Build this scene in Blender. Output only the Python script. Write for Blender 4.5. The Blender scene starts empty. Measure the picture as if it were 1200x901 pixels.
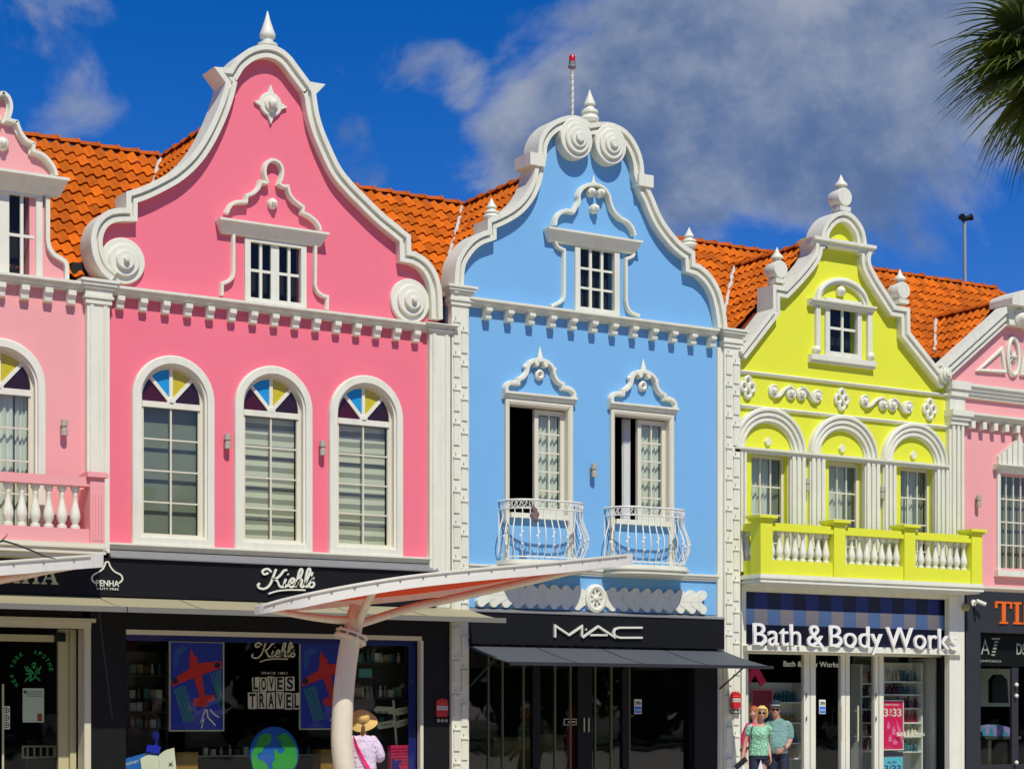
import bpy, bmesh, math, random
from math import sin, cos, pi, radians, sqrt, atan2
from mathutils import Vector, Matrix, Euler
from mathutils.geometry import tessellate_polygon
random.seed(7)
SC = bpy.context.scene
COL = SC.collection

# ------------------------------------------------------------------ camera
# Street front = plane Y=0, X runs along the street, Z up, viewer at Y<0.
F, CX, HY, TH, DIST, EYE = 2300.0, 600.0, 835.0, radians(31.87), 30.09, 1.6
cam = bpy.data.cameras.new("camera")
cam.sensor_width = 36.0
cam.lens = 36.0 * F / 1200.0
cam.shift_y = (HY - 450.5) / 1200.0
cam.clip_end = 3000.0
cam_ob = bpy.data.objects.new("camera", cam)
COL.objects.link(cam_ob)
cam_ob.location = (0, -DIST, EYE)
cam_ob.rotation_euler = (radians(90), 0, -TH)
SC.camera = cam_ob

def P(x, y, Y=0.0):
    """measured photo point -> (X, Z) on the vertical plane at depth Y"""
    u = (x - CX) / F
    dx = sin(TH) + cos(TH) * u
    dy = cos(TH) - sin(TH) * u
    t = (DIST + Y) / dy
    return (t * dx, EYE + (HY - y) / F * t)
def PX(x, Y=0.0): return P(x, 0, Y)[0]
def PZ(x, y, Y=0.0): return P(x, y, Y)[1]
def PL(pts, Y=0.0): return [P(a, b, Y) for a, b in pts]
def project(X, Y, Z):
    rx, ry = X, Y + DIST
    t = rx * sin(TH) + ry * cos(TH)
    l = rx * cos(TH) - ry * sin(TH)
    return (CX + F * l / t, HY - F * (Z - EYE) / t, t)

# ------------------------------------------------------------------ light
SUN_V = Vector((0.20, 1.0, -1.36)).normalized()          # direction the light travels
sun = bpy.data.lights.new("sun", 'SUN')
sun.energy = 4.0
sun.angle = radians(0.53)
sun.color = (1.0, 0.955, 0.88)
sun_ob = bpy.data.objects.new("sun", sun)
COL.objects.link(sun_ob)
sun_ob.location = (0, -40, 40)
sun_ob.rotation_euler = SUN_V.to_track_quat('-Z', 'Y').to_euler()
SUN_EL = math.asin(-SUN_V.z)
to_sun = -SUN_V
SUN_ROT = atan2(to_sun.x, to_sun.y)

SC.view_settings.view_transform = 'Standard'
SC.view_settings.look = 'None'
SC.view_settings.exposure = 0.0
SC.view_settings.gamma = 1.0

def N(nt, typ, **kw):
    n = nt.nodes.new(typ)
    for k, v in kw.items():
        setattr(n, k, v)
    return n
def MATH(nt, op, a, b=None, clamp=False):
    n = nt.nodes.new('ShaderNodeMath'); n.operation = op; n.use_clamp = clamp
    for i, v in enumerate((a, b)):
        if v is None: continue
        if isinstance(v, (int, float)): n.inputs[i].default_value = v
        else: nt.links.new(v, n.inputs[i])
    return n.outputs[0]

def build_world():
    w = bpy.data.worlds.new("World")
    SC.world = w
    w.use_nodes = True
    nt = w.node_tree
    nt.nodes.clear()
    out = N(nt, 'ShaderNodeOutputWorld')
    bg = N(nt, 'ShaderNodeBackground')
    bg.inputs['Strength'].default_value = 0.10
    sky = N(nt, 'ShaderNodeTexSky')
    sky.sky_type = 'NISHITA'
    sky.sun_disc = False
    sky.sun_elevation = SUN_EL
    sky.sun_rotation = SUN_ROT
    sky.air_density = 0.8
    sky.dust_density = 0.15
    sky.ozone_density = 4.0
    hs = N(nt, 'ShaderNodeHueSaturation')
    hs.inputs['Saturation'].default_value = SKY_SAT
    hs.inputs['Value'].default_value = SKY_VAL
    nt.links.new(sky.outputs[0], hs.inputs['Color'])
    tint = N(nt, 'ShaderNodeVectorMath', operation='MULTIPLY')
    nt.links.new(hs.outputs[0], tint.inputs[0]); tint.inputs[1].default_value = (1.0, .78, 1.10)
    tc = N(nt, 'ShaderNodeTexCoord')
    sep = N(nt, 'ShaderNodeSeparateXYZ')
    nt.links.new(tc.outputs['Generated'], sep.inputs[0])
    comb = N(nt, 'ShaderNodeCombineXYZ')
    nt.links.new(sep.outputs[0], comb.inputs[0]); nt.links.new(sep.outputs[1], comb.inputs[1])
    nt.links.new(MATH(nt, 'ADD', MATH(nt, 'MULTIPLY', sep.outputs[2], 1.25), CLOUD_Z), comb.inputs[2])
    n1 = N(nt, 'ShaderNodeTexNoise')
    n1.inputs['Scale'].default_value = 7.0
    n1.inputs['Detail'].default_value = 10
    n1.inputs['Roughness'].default_value = 0.58
    n1.inputs['Distortion'].default_value = 0.35
    nt.links.new(comb.outputs[0], n1.inputs['Vector'])
    # broad banks of cumulus, as directions
    tot = None
    for (bx, by, rad, amp) in BANKS:
        u = (bx - CX) / F; v = (HY - by) / F
        d = Vector((sin(TH) + cos(TH) * u, cos(TH) - sin(TH) * u, v)).normalized()
        dn = N(nt, 'ShaderNodeVectorMath', operation='DOT_PRODUCT')
        nt.links.new(tc.outputs['Generated'], dn.inputs[0]); dn.inputs[1].default_value = d
        mr = N(nt, 'ShaderNodeMapRange'); mr.interpolation_type = 'SMOOTHSTEP'
        nt.links.new(dn.outputs['Value'], mr.inputs[0])
        mr.inputs[1].default_value = cos(rad / F * 1.25); mr.inputs[2].default_value = 1.0
        mr.inputs[3].default_value = 0.0; mr.inputs[4].default_value = amp
        tot = mr.outputs[0] if tot is None else MATH(nt, 'ADD', tot, mr.outputs[0])
    dens = MATH(nt, 'ADD', n1.outputs[0], tot)
    mask = N(nt, 'ShaderNodeMapRange'); mask.interpolation_type = 'SMOOTHSTEP'
    nt.links.new(dens, mask.inputs[0])
    mask.inputs[1].default_value = 0.55; mask.inputs[2].default_value = 0.70
    mask.inputs[4].default_value = 0.86
    n2 = N(nt, 'ShaderNodeTexNoise')
    n2.inputs['Scale'].default_value = 11.0
    n2.inputs['Detail'].default_value = 6
    n2.inputs['Roughness'].default_value = 0.6
    nt.links.new(comb.outputs[0], n2.inputs['Vector'])
    thick = MATH(nt, 'ADD', MATH(nt, 'MULTIPLY', dens, 0.60), MATH(nt, 'MULTIPLY', n2.outputs[0], 0.80))
    cr = N(nt, 'ShaderNodeValToRGB')
    nt.links.new(thick, cr.inputs[0])
    cr.color_ramp.interpolation = 'EASE'
    cr.color_ramp.elements[0].position = 0.67
    cr.color_ramp.elements[0].color = (3.8, 4.15, 4.85, 1)
    cr.color_ramp.elements[1].position = 0.97
    cr.color_ramp.elements[1].color = (1.08, 1.72, 3.15, 1)
    mix = N(nt, 'ShaderNodeMix', data_type='RGBA')
    nt.links.new(mask.outputs[0], mix.inputs[0])
    nt.links.new(tint.outputs[0], mix.inputs[6])
    nt.links.new(cr.outputs[0], mix.inputs[7])
    nt.links.new(mix.outputs[2], bg.inputs[0])
    nt.links.new(bg.outputs[0], out.inputs[0])
SKY_SAT, SKY_VAL, CLOUD_Z = 1.40, 1.0, 0.37
BANKS = [(700, 60, 160, .165), (840, 120, 200, .13), (615, 200, 100, .165), (1030, 140, 190, .14),
         (20, 80, 150, .17), (520, 85, 45, .13), (425, 175, 45, .07), (930, 20, 200, .09), (760, 230, 90, .08)]
build_world()

# ------------------------------------------------------------------ materials
MATS = {}
def mat(name, col, rough=0.6, var=0.0, scale=6.0, bump=0.0, bscale=60.0, metal=0.0, objvar=0.0, streak=0.0, spec=0.5, emit=None):
    if name in MATS: return MATS[name]
    m = bpy.data.materials.new(name)
    m.use_nodes = True
    nt = m.node_tree
    b = nt.nodes['Principled BSDF']
    b.inputs['Roughness'].default_value = rough
    b.inputs['Metallic'].default_value = metal
    b.inputs['Specular IOR Level'].default_value = spec
    base = N(nt, 'ShaderNodeRGB'); base.outputs[0].default_value = (*col, 1)
    c = base.outputs[0]
    geo = N(nt, 'ShaderNodeNewGeometry')
    if var > 0 or streak > 0:
        n = N(nt, 'ShaderNodeTexNoise'); n.inputs['Scale'].default_value = scale
        n.inputs['Detail'].default_value = 7; n.inputs['Roughness'].default_value = .6
        nt.links.new(geo.outputs['Position'], n.inputs['Vector'])
        f = MATH(nt, 'ADD', MATH(nt, 'MULTIPLY', MATH(nt, 'SUBTRACT', n.outputs[0], .5), var * 2), 1.0)
        if streak > 0:
            mp = N(nt, 'ShaderNodeMapping'); mp.inputs['Scale'].default_value = (9, 9, .7)
            nt.links.new(geo.outputs['Position'], mp.inputs[0])
            n3 = N(nt, 'ShaderNodeTexNoise'); n3.inputs['Scale'].default_value = 1.0; n3.inputs['Detail'].default_value = 5
            nt.links.new(mp.outputs[0], n3.inputs['Vector'])
            st = N(nt, 'ShaderNodeMapRange'); st.inputs[1].default_value = .5; st.inputs[2].default_value = .8
            st.inputs[3].default_value = 1.0; st.inputs[4].default_value = 1.0 - streak
            nt.links.new(n3.outputs[0], st.inputs[0])
            f = MATH(nt, 'MULTIPLY', f, st.outputs[0])
        mm = N(nt, 'ShaderNodeVectorMath', operation='SCALE')
        nt.links.new(c, mm.inputs[0]); nt.links.new(f, mm.inputs['Scale'])
        c = mm.outputs[0]
    if objvar > 0:
        oi = N(nt, 'ShaderNodeObjectInfo')
        f = MATH(nt, 'ADD', MATH(nt, 'MULTIPLY', MATH(nt, 'SUBTRACT', oi.outputs['Random'], .5), objvar * 2), 1.0)
        mm = N(nt, 'ShaderNodeVectorMath', operation='SCALE')
        nt.links.new(c, mm.inputs[0]); nt.links.new(f, mm.inputs['Scale'])
        c = mm.outputs[0]
    nt.links.new(c, b.inputs['Base Color'])
    if bump > 0:
        nb = N(nt, 'ShaderNodeTexNoise'); nb.inputs['Scale'].default_value = bscale; nb.inputs['Detail'].default_value = 5
        nt.links.new(geo.outputs['Position'], nb.inputs['Vector'])
        bp = N(nt, 'ShaderNodeBump'); bp.inputs['Strength'].default_value = bump; bp.inputs['Distance'].default_value = .01
        nt.links.new(nb.outputs[0], bp.inputs['Height'])
        nt.links.new(bp.outputs[0], b.inputs['Normal'])
    if emit:
        b.inputs['Emission Color'].default_value = (*col, 1)
        b.inputs['Emission Strength'].default_value = emit
    MATS[name] = m
    return m

def rust(m, col, scale, thr):
    """irregular stains with an outline of their own"""
    nt = m.node_tree; b = nt.nodes['Principled BSDF']
    src = b.inputs['Base Color'].links[0].from_socket
    geo = N(nt, 'ShaderNodeNewGeometry')
    n = N(nt, 'ShaderNodeTexNoise'); n.inputs['Scale'].default_value = scale; n.inputs['Detail'].default_value = 9; n.inputs['Roughness'].default_value = .7
    nt.links.new(geo.outputs['Position'], n.inputs['Vector'])
    r = N(nt, 'ShaderNodeMapRange'); nt.links.new(n.outputs[0], r.inputs[0])
    r.inputs[1].default_value = thr; r.inputs[2].default_value = thr+.06; r.inputs[4].default_value = .8
    mx = N(nt, 'ShaderNodeMix', data_type='RGBA')
    nt.links.new(r.outputs[0], mx.inputs[0]); nt.links.new(src, mx.inputs[6]); mx.inputs[7].default_value = (*col, 1)
    nt.links.new(mx.outputs[2], b.inputs['Base Color'])

def glass_mat(name, tint, refl=1.0):
    m = bpy.data.materials.new(name); m.use_nodes = True
    nt = m.node_tree; nt.nodes.clear()
    out = N(nt, 'ShaderNodeOutputMaterial')
    tr = N(nt, 'ShaderNodeBsdfTransparent'); tr.inputs[0].default_value = (*tint, 1)
    gl = N(nt, 'ShaderNodeBsdfGlossy'); gl.inputs['Roughness'].default_value = .02
    geo = N(nt, 'ShaderNodeNewGeometry')
    fr = N(nt, 'ShaderNodeFresnel')      # same 1.5 on both faces of the thin pane
    nt.links.new(MATH(nt, 'SUBTRACT', 1.5, MATH(nt, 'MULTIPLY', geo.outputs['Backfacing'], 1.5-1/1.5)), fr.inputs[0])
    f = MATH(nt, 'MULTIPLY', fr.outputs[0], refl, clamp=True)
    nz = N(nt, 'ShaderNodeTexNoise'); nz.inputs['Scale'].default_value = 1.3
    nt.links.new(geo.outputs['Position'], nz.inputs['Vector'])
    bp = N(nt, 'ShaderNodeBump'); bp.inputs['Strength'].default_value = .05; bp.inputs['Distance'].default_value = .05
    nt.links.new(nz.outputs[0], bp.inputs['Height']); nt.links.new(bp.outputs[0], gl.inputs['Normal'])
    mx = N(nt, 'ShaderNodeMixShader')
    nt.links.new(f, mx.inputs[0]); nt.links.new(tr.outputs[0], mx.inputs[1]); nt.links.new(gl.outputs[0], mx.inputs[2])
    nt.links.new(mx.outputs[0], out.inputs[0])
    MATS[name] = m
    return m

def srgb(r, g, b):
    def f(v):
        v /= 255.0
        return v / 12.92 if v <= .04045 else ((v + .055) / 1.055) ** 2.4
    return (f(r), f(g), f(b))

WHITE = mat('white_paint', (.75, .745, .595), .6, .08, 4.0, .16, 45, streak=.13)
CREAM = mat('cream_paint', (.70, .66, .50), .5, .04, 3.0, .05)
PINK = mat('pink_paint', (.84, .172, .230), .75, .06, 1.1, .22, 70, streak=.015)
ROSE = mat('rose_paint', (.82, .355, .345), .75, .06, 1.1, .22, 70, streak=.015)
BLUE = mat('blue_paint', (.172, .425, .705), .75, .06, 1.1, .22, 70, streak=.015)
LIME = mat('lime_paint', (.73, .755, .032), .75, .055, 1.1, .22, 70, streak=.015)
TILE = mat('clay_tile', (.56, .122, .002), .75, .28, 7.0, .35, 50, objvar=.27, spec=.2, streak=.12)
CAPT = mat('clay_ridge', (.47, .092, .003), .75, .2, 12.0, .3, 50, objvar=.15, spec=.2)
MORTAR = mat('mortar', (.55, .52, .45), .9, .2, 20, .4, 60)
BLACK = mat('black_panel', (.008, .0085, .009), .5, .15, 4, .04, spec=.22)
DGREY = mat('dark_grey_panel', (.030, .032, .036), .5, .1, 4, .04, spec=.25)
GREYM = mat('grey_metal', (.25, .25, .24), .5, .15, 10, metal=.3)
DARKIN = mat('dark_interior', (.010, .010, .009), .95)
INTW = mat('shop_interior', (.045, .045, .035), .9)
AWN_B = mat('beige_awning', (.34, .31, .175), .9, .08, 5, .15, 120)
AWN_K = mat('charcoal_awning', (.075, .085, .095), .7, .12, 8, .15, 120)
STEEL = mat('cream_steel', (.74, .67, .49), .42, .10, 6, .04, streak=.16)
rust(STEEL, (.42, .30, .04), 4.5, .66)
rust(WHITE, (.46, .44, .33), 7.0, .70)
ORANGEC = mat('red_canvas', (.80, .07, .015), .8, .06, 6, .1)
CANW = mat('white_beam', (.80, .77, .66), .45, .06, 6, .05, streak=.10)
REDP = mat('red_plastic', (.55, .012, .02), .4, .08, 30)
SKIN = mat('skin', (.52, .26, .17), .55, .06, 25)
GLASS = glass_mat('clear_glass', (.93, .96, .94), .7)
GLASSD = glass_mat('dark_glass', (.93, .95, .91), .45)
GLASSM = glass_mat('street_glass', (.90, .92, .88), 1.05)
GLASSG = glass_mat('green_glass', (.90, .925, .875), .9)
def plain(name, r, g, b, rough=.6, var=.05, scale=20, **kw): return mat(name, srgb(r, g, b), rough, var, scale, **kw)

# ------------------------------------------------------------------ mesh helpers
WPOS = {}
class MB:
    def __init__(s): s.v = []; s.f = []
    def add(s, vs, fs):
        o = len(s.v)
        s.v += [tuple(v) for v in vs]
        s.f += [tuple(i + o for i in f) for f in fs]
        return s
    def box(s, x0, x1, y0, y1, z0, z1):
        if x0 > x1: x0, x1 = x1, x0
        if y0 > y1: y0, y1 = y1, y0
        if z0 > z1: z0, z1 = z1, z0
        return s.add([(x0,y0,z0),(x1,y0,z0),(x1,y1,z0),(x0,y1,z0),(x0,y0,z1),(x1,y0,z1),(x1,y1,z1),(x0,y1,z1)],
                     [(0,3,2,1),(4,5,6,7),(0,1,5,4),(1,2,6,5),(2,3,7,6),(3,0,4,7)])
    def prism(s, pts, y0, y1, holes=()):
        """(x,z) outline extruded along Y, with holes"""
        loops = [list(pts)] + [list(h) for h in holes]
        tris = tessellate_polygon([[Vector((a, b, 0)) for a, b in l] for l in loops])
        flat = [p for l in loops for p in l]
        n = len(flat)
        vs = [(a, y0, b) for a, b in flat] + [(a, y1, b) for a, b in flat]
        fs = []
        for t in tris:
            (a, b, c) = t
            ar = (flat[b][0]-flat[a][0])*(flat[c][1]-flat[a][1]) - (flat[c][0]-flat[a][0])*(flat[b][1]-flat[a][1])
            if ar < 0: a, b, c = a, c, b
            fs.append((a, b, c)); fs.append((a + n, c + n, b + n))
        o = 0
        for k, l in enumerate(loops):
            m = len(l)
            ar = sum(l[i][0]*l[(i+1)%m][1] - l[(i+1)%m][0]*l[i][1] for i in range(m))
            ccw = (ar > 0) == (k == 0)
            for i in range(m):
                a, b = o + i, o + (i + 1) % m
                fs.append((a, a + n, b + n, b) if ccw else (b, b + n, a + n, a))
            o += m
        return s.add(vs, fs)
    def prism_x(s, pts, x0, x1):
        """(y,z) outline extruded along X"""
        n = len(pts)
        vs = [(x0, a, b) for a, b in pts] + [(x1, a, b) for a, b in pts]
        fs = [tuple(range(n)), tuple(range(2*n-1, n-1, -1))]
        fs += [(i, n + i, n + (i+1) % n, (i+1) % n) for i in range(n)]
        return s.add(vs, fs)
    def prism_z(s, pts, z0, z1):
        n = len(pts)
        vs = [(a, b, z0) for a, b in pts] + [(a, b, z1) for a, b in pts]
        fs = [tuple(range(n-1, -1, -1)), tuple(range(n, 2*n))]
        fs += [(i, (i+1) % n, n + (i+1) % n, n + i) for i in range(n)]
        return s.add(vs, fs)
    def sweep(s, path, prof, closed=False, clean=False):
        """profile [(n,y)] swept along an (x,z) path; n>0 lies to the right of travel"""
        P_ = [path[0]]
        for p in path[1:]:
            if (p[0]-P_[-1][0])**2 + (p[1]-P_[-1][1])**2 > 1e-7: P_.append(p)
        if closed and (P_[0][0]-P_[-1][0])**2 + (P_[0][1]-P_[-1][1])**2 < 1e-7: P_.pop()
        n = len(P_); k = len(prof)
        vs = []
        for i in range(n):
            m, l = miter(P_, i, closed)
            for (a, y) in prof:
                vs.append((P_[i][0] + m[0]*a*l, y, P_[i][1] + m[1]*a*l))
        if clean:
            # inner offsets that overshoot a tight corner collapse onto the corner
            for q, (a, y) in enumerate(prof):
                if a < .03: continue
                ok = []
                for i in range(n):
                    vx, _, vz = vs[i*k+q]
                    dm = 9.0
                    for j in range(n-1):
                        ax, az = P_[j]; bx, bz = P_[j+1]
                        ex, ez = bx-ax, bz-az
                        t = ((vx-ax)*ex + (vz-az)*ez)/(ex*ex+ez*ez)
                        t = 0 if t < 0 else 1 if t > 1 else t
                        d = (vx-ax-ex*t)**2 + (vz-az-ez*t)**2
                        if d < dm: dm = d
                    ok.append(sqrt(dm) > a*.96)
                src = [vs[i*k+q] for i in range(n)]
                for i in range(n):
                    if ok[i]: continue
                    for d in range(1, n):
                        c_ = [j for j in (i-d, i+d) if 0 <= j < n and ok[j]]
                        if c_:
                            b_ = min(c_, key=lambda j: (src[j][0]-src[i][0])**2 + (src[j][2]-src[i][2])**2)
                            vs[i*k+q] = src[b_]; break
        fs = []
        for i in range(n if closed else n - 1):
            j = (i + 1) % n
            for q in range(k):
                r = (q + 1) % k
                fs.append((i*k+q, i*k+r, j*k+r, j*k+q))
        if not closed:
            fs.append(tuple(range(k-1, -1, -1))); fs.append(tuple((n-1)*k + q for q in range(k)))
        return s.add(vs, fs)
    def lathe(s, cx, cy, prof, seg=14, z0=0.0):
        vs = []; fs = []
        k = len(prof)
        for (r, z) in prof:
            for i in range(seg):
                a = 2*pi*i/seg
                vs.append((cx + r*cos(a), cy + r*sin(a), z0 + z))
        for j in range(k-1):
            for i in range(seg):
                i2 = (i+1) % seg
                fs.append((j*seg+i, j*seg+i2, (j+1)*seg+i2, (j+1)*seg+i))
        fs.append(tuple(range(seg-1, -1, -1))); fs.append(tuple((k-1)*seg+i for i in range(seg)))
        return s.add(vs, fs)
    def lathe_y(s, cx, cz, prof, seg=28, ez=1.0):
        """profile [(r,y)] turned about an axis along Y; prof runs from the wall outwards"""
        vs = []; fs = []
        k = len(prof)
        for (r, y) in prof:
            for i in range(seg):
                a = 2*pi*i/seg
                vs.append((cx + r*cos(a), y, cz + r*ez*sin(a)))
        for j in range(k-1):
            for i in range(seg):
                i2 = (i+1) % seg
                fs.append((j*seg+i, j*seg+i2, (j+1)*seg+i2, (j+1)*seg+i))
        fs.append(tuple((k-1)*seg+i for i in range(seg)))
        fs.append(tuple(range(seg-1, -1, -1)))
        return s.add(vs, fs)
    def tube(s, pts, r, seg=8, caps=True):
        pts = [Vector(p) for p in pts]
        n = len(pts)
        rs = r if isinstance(r, (list, tuple)) else [r]*n
        t0 = (pts[1]-pts[0]).normalized()
        up = Vector((0, 0, 1)) if abs(t0.z) < .9 else Vector((1, 0, 0))
        nx = t0.cross(up).normalized()
        vs = []
        for i in range(n):
            t = (pts[min(i+1, n-1)] - pts[max(i-1, 0)]).normalized()
            nx = (nx - t * nx.dot(t)).normalized()
            ny = t.cross(nx)
            for q in range(seg):
                a = 2*pi*q/seg
                vs.append(pts[i] + (nx*cos(a) + ny*sin(a)) * rs[i])
        fs = []
        for i in range(n-1):
            for q in range(seg):
                r2 = (q+1) % seg
                fs.append((i*seg+q, i*seg+r2, (i+1)*seg+r2, (i+1)*seg+q))
        if caps:
            fs.append(tuple(range(seg-1, -1, -1))); fs.append(tuple((n-1)*seg+q for q in range(seg)))
        return s.add(vs, fs)
    def ball(s, c, r, seg=12, rings=8):
        rx, ry, rz = r if isinstance(r, (tuple, list)) else (r, r, r)
        vs = []; fs = []
        for j in range(rings+1):
            b = pi*j/rings
            for i in range(seg):
                a = 2*pi*i/seg
                vs.append((c[0]+rx*sin(b)*cos(a), c[1]+ry*sin(b)*sin(a), c[2]-rz*cos(b)))
        for j in range(rings):
            for i in range(seg):
                i2 = (i+1) % seg
                fs.append((j*seg+i, j*seg+i2, (j+1)*seg+i2, (j+1)*seg+i))
        return s.add(vs, fs)
    def mesh(s, name, m, smooth=0.0, origin=None):
        me = bpy.data.meshes.new(name)
        o = origin or (0, 0, 0)
        me.from_pydata([(a-o[0], b-o[1], c-o[2]) for a, b, c in s.v], [], s.f)
        me.validate(clean_customdata=False)
        bm = bmesh.new(); bm.from_mesh(me)
        bmesh.ops.remove_doubles(bm, verts=bm.verts, dist=1e-6)
        bmesh.ops.recalc_face_normals(bm, faces=bm.faces)
        bm.to_mesh(me); bm.free()
        me.materials.append(m)
        if smooth:
            me.shade_smooth()
            me.set_sharp_from_angle(angle=radians(smooth))
        return me
    def build(s, name, m, parent=None, smooth=0.0, origin=None):
        if origin is None:
            xs = [v[0] for v in s.v]; ys = [v[1] for v in s.v]; zs = [v[2] for v in s.v]
            origin = ((min(xs)+max(xs))/2, (min(ys)+max(ys))/2, min(zs))
        return put(name, s.mesh(name, m, smooth, origin), origin, parent)

def miter(P_, i, closed):
    n = len(P_)
    def nrm(a, b):
        dx, dz = b[0]-a[0], b[1]-a[1]
        L = sqrt(dx*dx + dz*dz) or 1e-9
        return (dz/L, -dx/L)
    if closed or 0 < i < n-1:
        n1 = nrm(P_[i-1], P_[i]); n2 = nrm(P_[i], P_[(i+1) % n])
    elif i == 0: n1 = n2 = nrm(P_[0], P_[1])
    else: n1 = n2 = nrm(P_[-2], P_[-1])
    mx, mz = n1[0]+n2[0], n1[1]+n2[1]
    L = sqrt(mx*mx + mz*mz)
    if L < 1e-4: return n1, 1.0
    mx /= L; mz /= L
    return (mx, mz), min(2.2, 1.0 / max(.2, mx*n1[0] + mz*n1[1]))
def offset(path, d):
    r = []
    for i in range(len(path)):
        m, l = miter(path, i, False)
        r.append((path[i][0] + m[0]*d*l, path[i][1] + m[1]*d*l))
    return r
def spline(pts, k=5):
    """Catmull-Rom through points"""
    if len(pts) < 3: return list(pts)
    r = []
    n = len(pts)
    for i in range(n-1):
        p0 = pts[max(i-1, 0)]; p1 = pts[i]; p2 = pts[i+1]; p3 = pts[min(i+2, n-1)]
        for q in range(k):
            t = q/k
            r.append(tuple(.5*((2*p1[c]) + (-p0[c]+p2[c])*t + (2*p0[c]-5*p1[c]+4*p2[c]-p3[c])*t*t + (-p0[c]+3*p1[c]-3*p2[c]+p3[c])*t**3) for c in range(len(p1))))
    r.append(tuple(pts[-1]))
    return r
def outline(segs, Y, k=5):
    """list of smooth pieces (photo points) joined at sharp corners -> world path"""
    r = []
    for sg in segs:
        q = spline(PL(sg, Y), k)
        if r and (abs(r[-1][0]-q[0][0]) + abs(r[-1][1]-q[0][1])) < 1e-4: q = q[1:]
        r += q
    return r

def put(name, me, loc, parent=None):
    o = bpy.data.objects.new(name, me)
    COL.objects.link(o)
    WPOS[o.name] = Vector(loc)
    if parent is not None:
        o.parent = parent
        o.location = Vector(loc) - WPOS[parent.name]
    else:
        o.location = loc
    return o
def put_m(name, me, M, parent):
    o = bpy.data.objects.new(name, me)
    COL.objects.link(o)
    o.parent = parent
    o.matrix_local = Matrix.Translation(-WPOS[parent.name]) @ M
    WPOS[o.name] = M.translation.copy()
    return o
def tag(o, label=None, cat=None, group=None, kind=None):
    if label: o['label'] = label
    if cat: o['category'] = cat
    if group: o['group'] = group
    if kind: o['kind'] = kind
    return o
def thing(name, label, cat, loc, group=None):
    o = bpy.data.objects.new(name, None)
    o.empty_display_size = .3
    COL.objects.link(o); o.location = loc
    WPOS[o.name] = Vector(loc)
    return tag(o, label, cat, group)

def text_mesh(body, size, extrude, bold=0.0, shear=0.0, spacing=1.0):
    cu = bpy.data.curves.new('lettering', 'FONT')
    cu.body = body; cu.size = size; cu.extrude = extrude; cu.offset = bold; cu.shear = shear
    cu.space_character = spacing
    cu.resolution_u = 5
    ob = bpy.data.objects.new('lettering', cu)
    COL.objects.link(ob)
    bpy.context.view_layer.update()
    dg = bpy.context.evaluated_depsgraph_get()
    me = bpy.data.meshes.new_from_object(ob.evaluated_get(dg))
    bpy.data.objects.remove(ob); bpy.data.curves.remove(cu)
    return me
def text_part(name, body, x0, z0, y, height, m, parent, width=None, depth=.02, bold=0.0, shear=0.0, rot=0.0):
    """flat lettering facing -Y; x0,z0 = lower left; height = capital height"""
    me = text_mesh(body, 1.0, 0.5, bold, shear)
    if not me.vertices: return None
    xs = [v.co.x for v in me.vertices]; ys = [v.co.y for v in me.vertices]
    sz = height / .70
    sx = (width / (max(xs)-min(xs))) if width else sz
    xm = min(xs)
    for v in me.vertices:
        a = (v.co.x - xm)*sx; b = v.co.y*sz; c = -v.co.z*depth
        v.co = (a*cos(rot) - b*sin(rot), c, a*sin(rot) + b*cos(rot))
    me.name = name
    me.materials.clear(); me.materials.append(m)
    return put(name, me, (x0, y, z0), parent)
def letters(body, x0, x1, z0, y, height, m, parent, depth=.05, bold=0.0, tight=0.0):
    """every character its own part, fitted between x0 and x1"""
    full = text_mesh(body, 1.0, .5, bold)
    fx = [v.co.x for v in full.vertices]
    k = (x1-x0)/(max(fx)-min(fx)-tight*body.count(' ')); sz = height/.70; m0 = min(fx)
    for i, ch in enumerate(body):
        if ch == ' ': continue
        a = text_mesh(ch, 1.0, .5, bold); pre = text_mesh(body[:i+1], 1.0, .5, bold)
        dx = max(v.co.x for v in pre.vertices) - max(v.co.x for v in a.vertices) - tight*body[:i].count(' ')
        for v in a.vertices:
            v.co = ((v.co.x)*k, -v.co.z*depth, v.co.y*sz)
        a.name = 'letter'; a.materials.clear(); a.materials.append(m)
        put('letter', a, (x0 + (dx - m0)*k, y, z0), parent)
def ribbon(mb, path, w, y0, y1):
    """pen stroke of width w along an (x,z) path"""
    return mb.sweep(path, [(-w/2, y1), (-w/2, y0), (w/2, y0), (w/2, y1)])
def strip(w, d, y=0.0):
    """rounded moulding profile centred on its path, standing d off the wall"""
    return [(-w/2, y+.01), (-w/2, y-d*.75), (-w*.3, y-d), (w*.3, y-d), (w/2, y-d*.75), (w/2, y+.01)]
def arch(xc, a, z0, zs, n=16, rz=None):
    rz = rz or a
    return [(xc-a, z0), (xc-a, zs)] + [(xc - a*cos(pi*i/n), zs + rz*sin(pi*i/n)) for i in range(1, n)] + [(xc+a, zs), (xc+a, z0)]
# ------------------------------------------------------------------ ground
def structure(o): o['kind'] = 'structure'; return o
gm = mat('asphalt', (.055, .055, .055), .9, .2, 3, .3, 80)
pm = mat('paving', (.50, .45, .36), .85, .15, 5, .2, 60)
structure(MB().box(-600, 700, -700, 600, -1.0, -.02).build('ground', mat('soil', (.16, .14, .10), .95, .2, 1)))
structure(MB().box(-60, 110, -40.0, -31.6, -.015, .0).build('road', gm))
structure(MB().box(-60, 110, -31.3, -.02, .0, .12).build('pavement', pm))
structure(MB().box(-60, 110, -31.6, -31.3, -.01, .14).build('kerb', mat('kerb_stone', (.40, .39, .36), .85, .1, 8)))
structure(MB().box(-60, 110, -90.0, -40.0, -.012, .10).build('grass_verge', mat('verge_grass', (.05, .075, .022), .95, .3, 2)))

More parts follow.
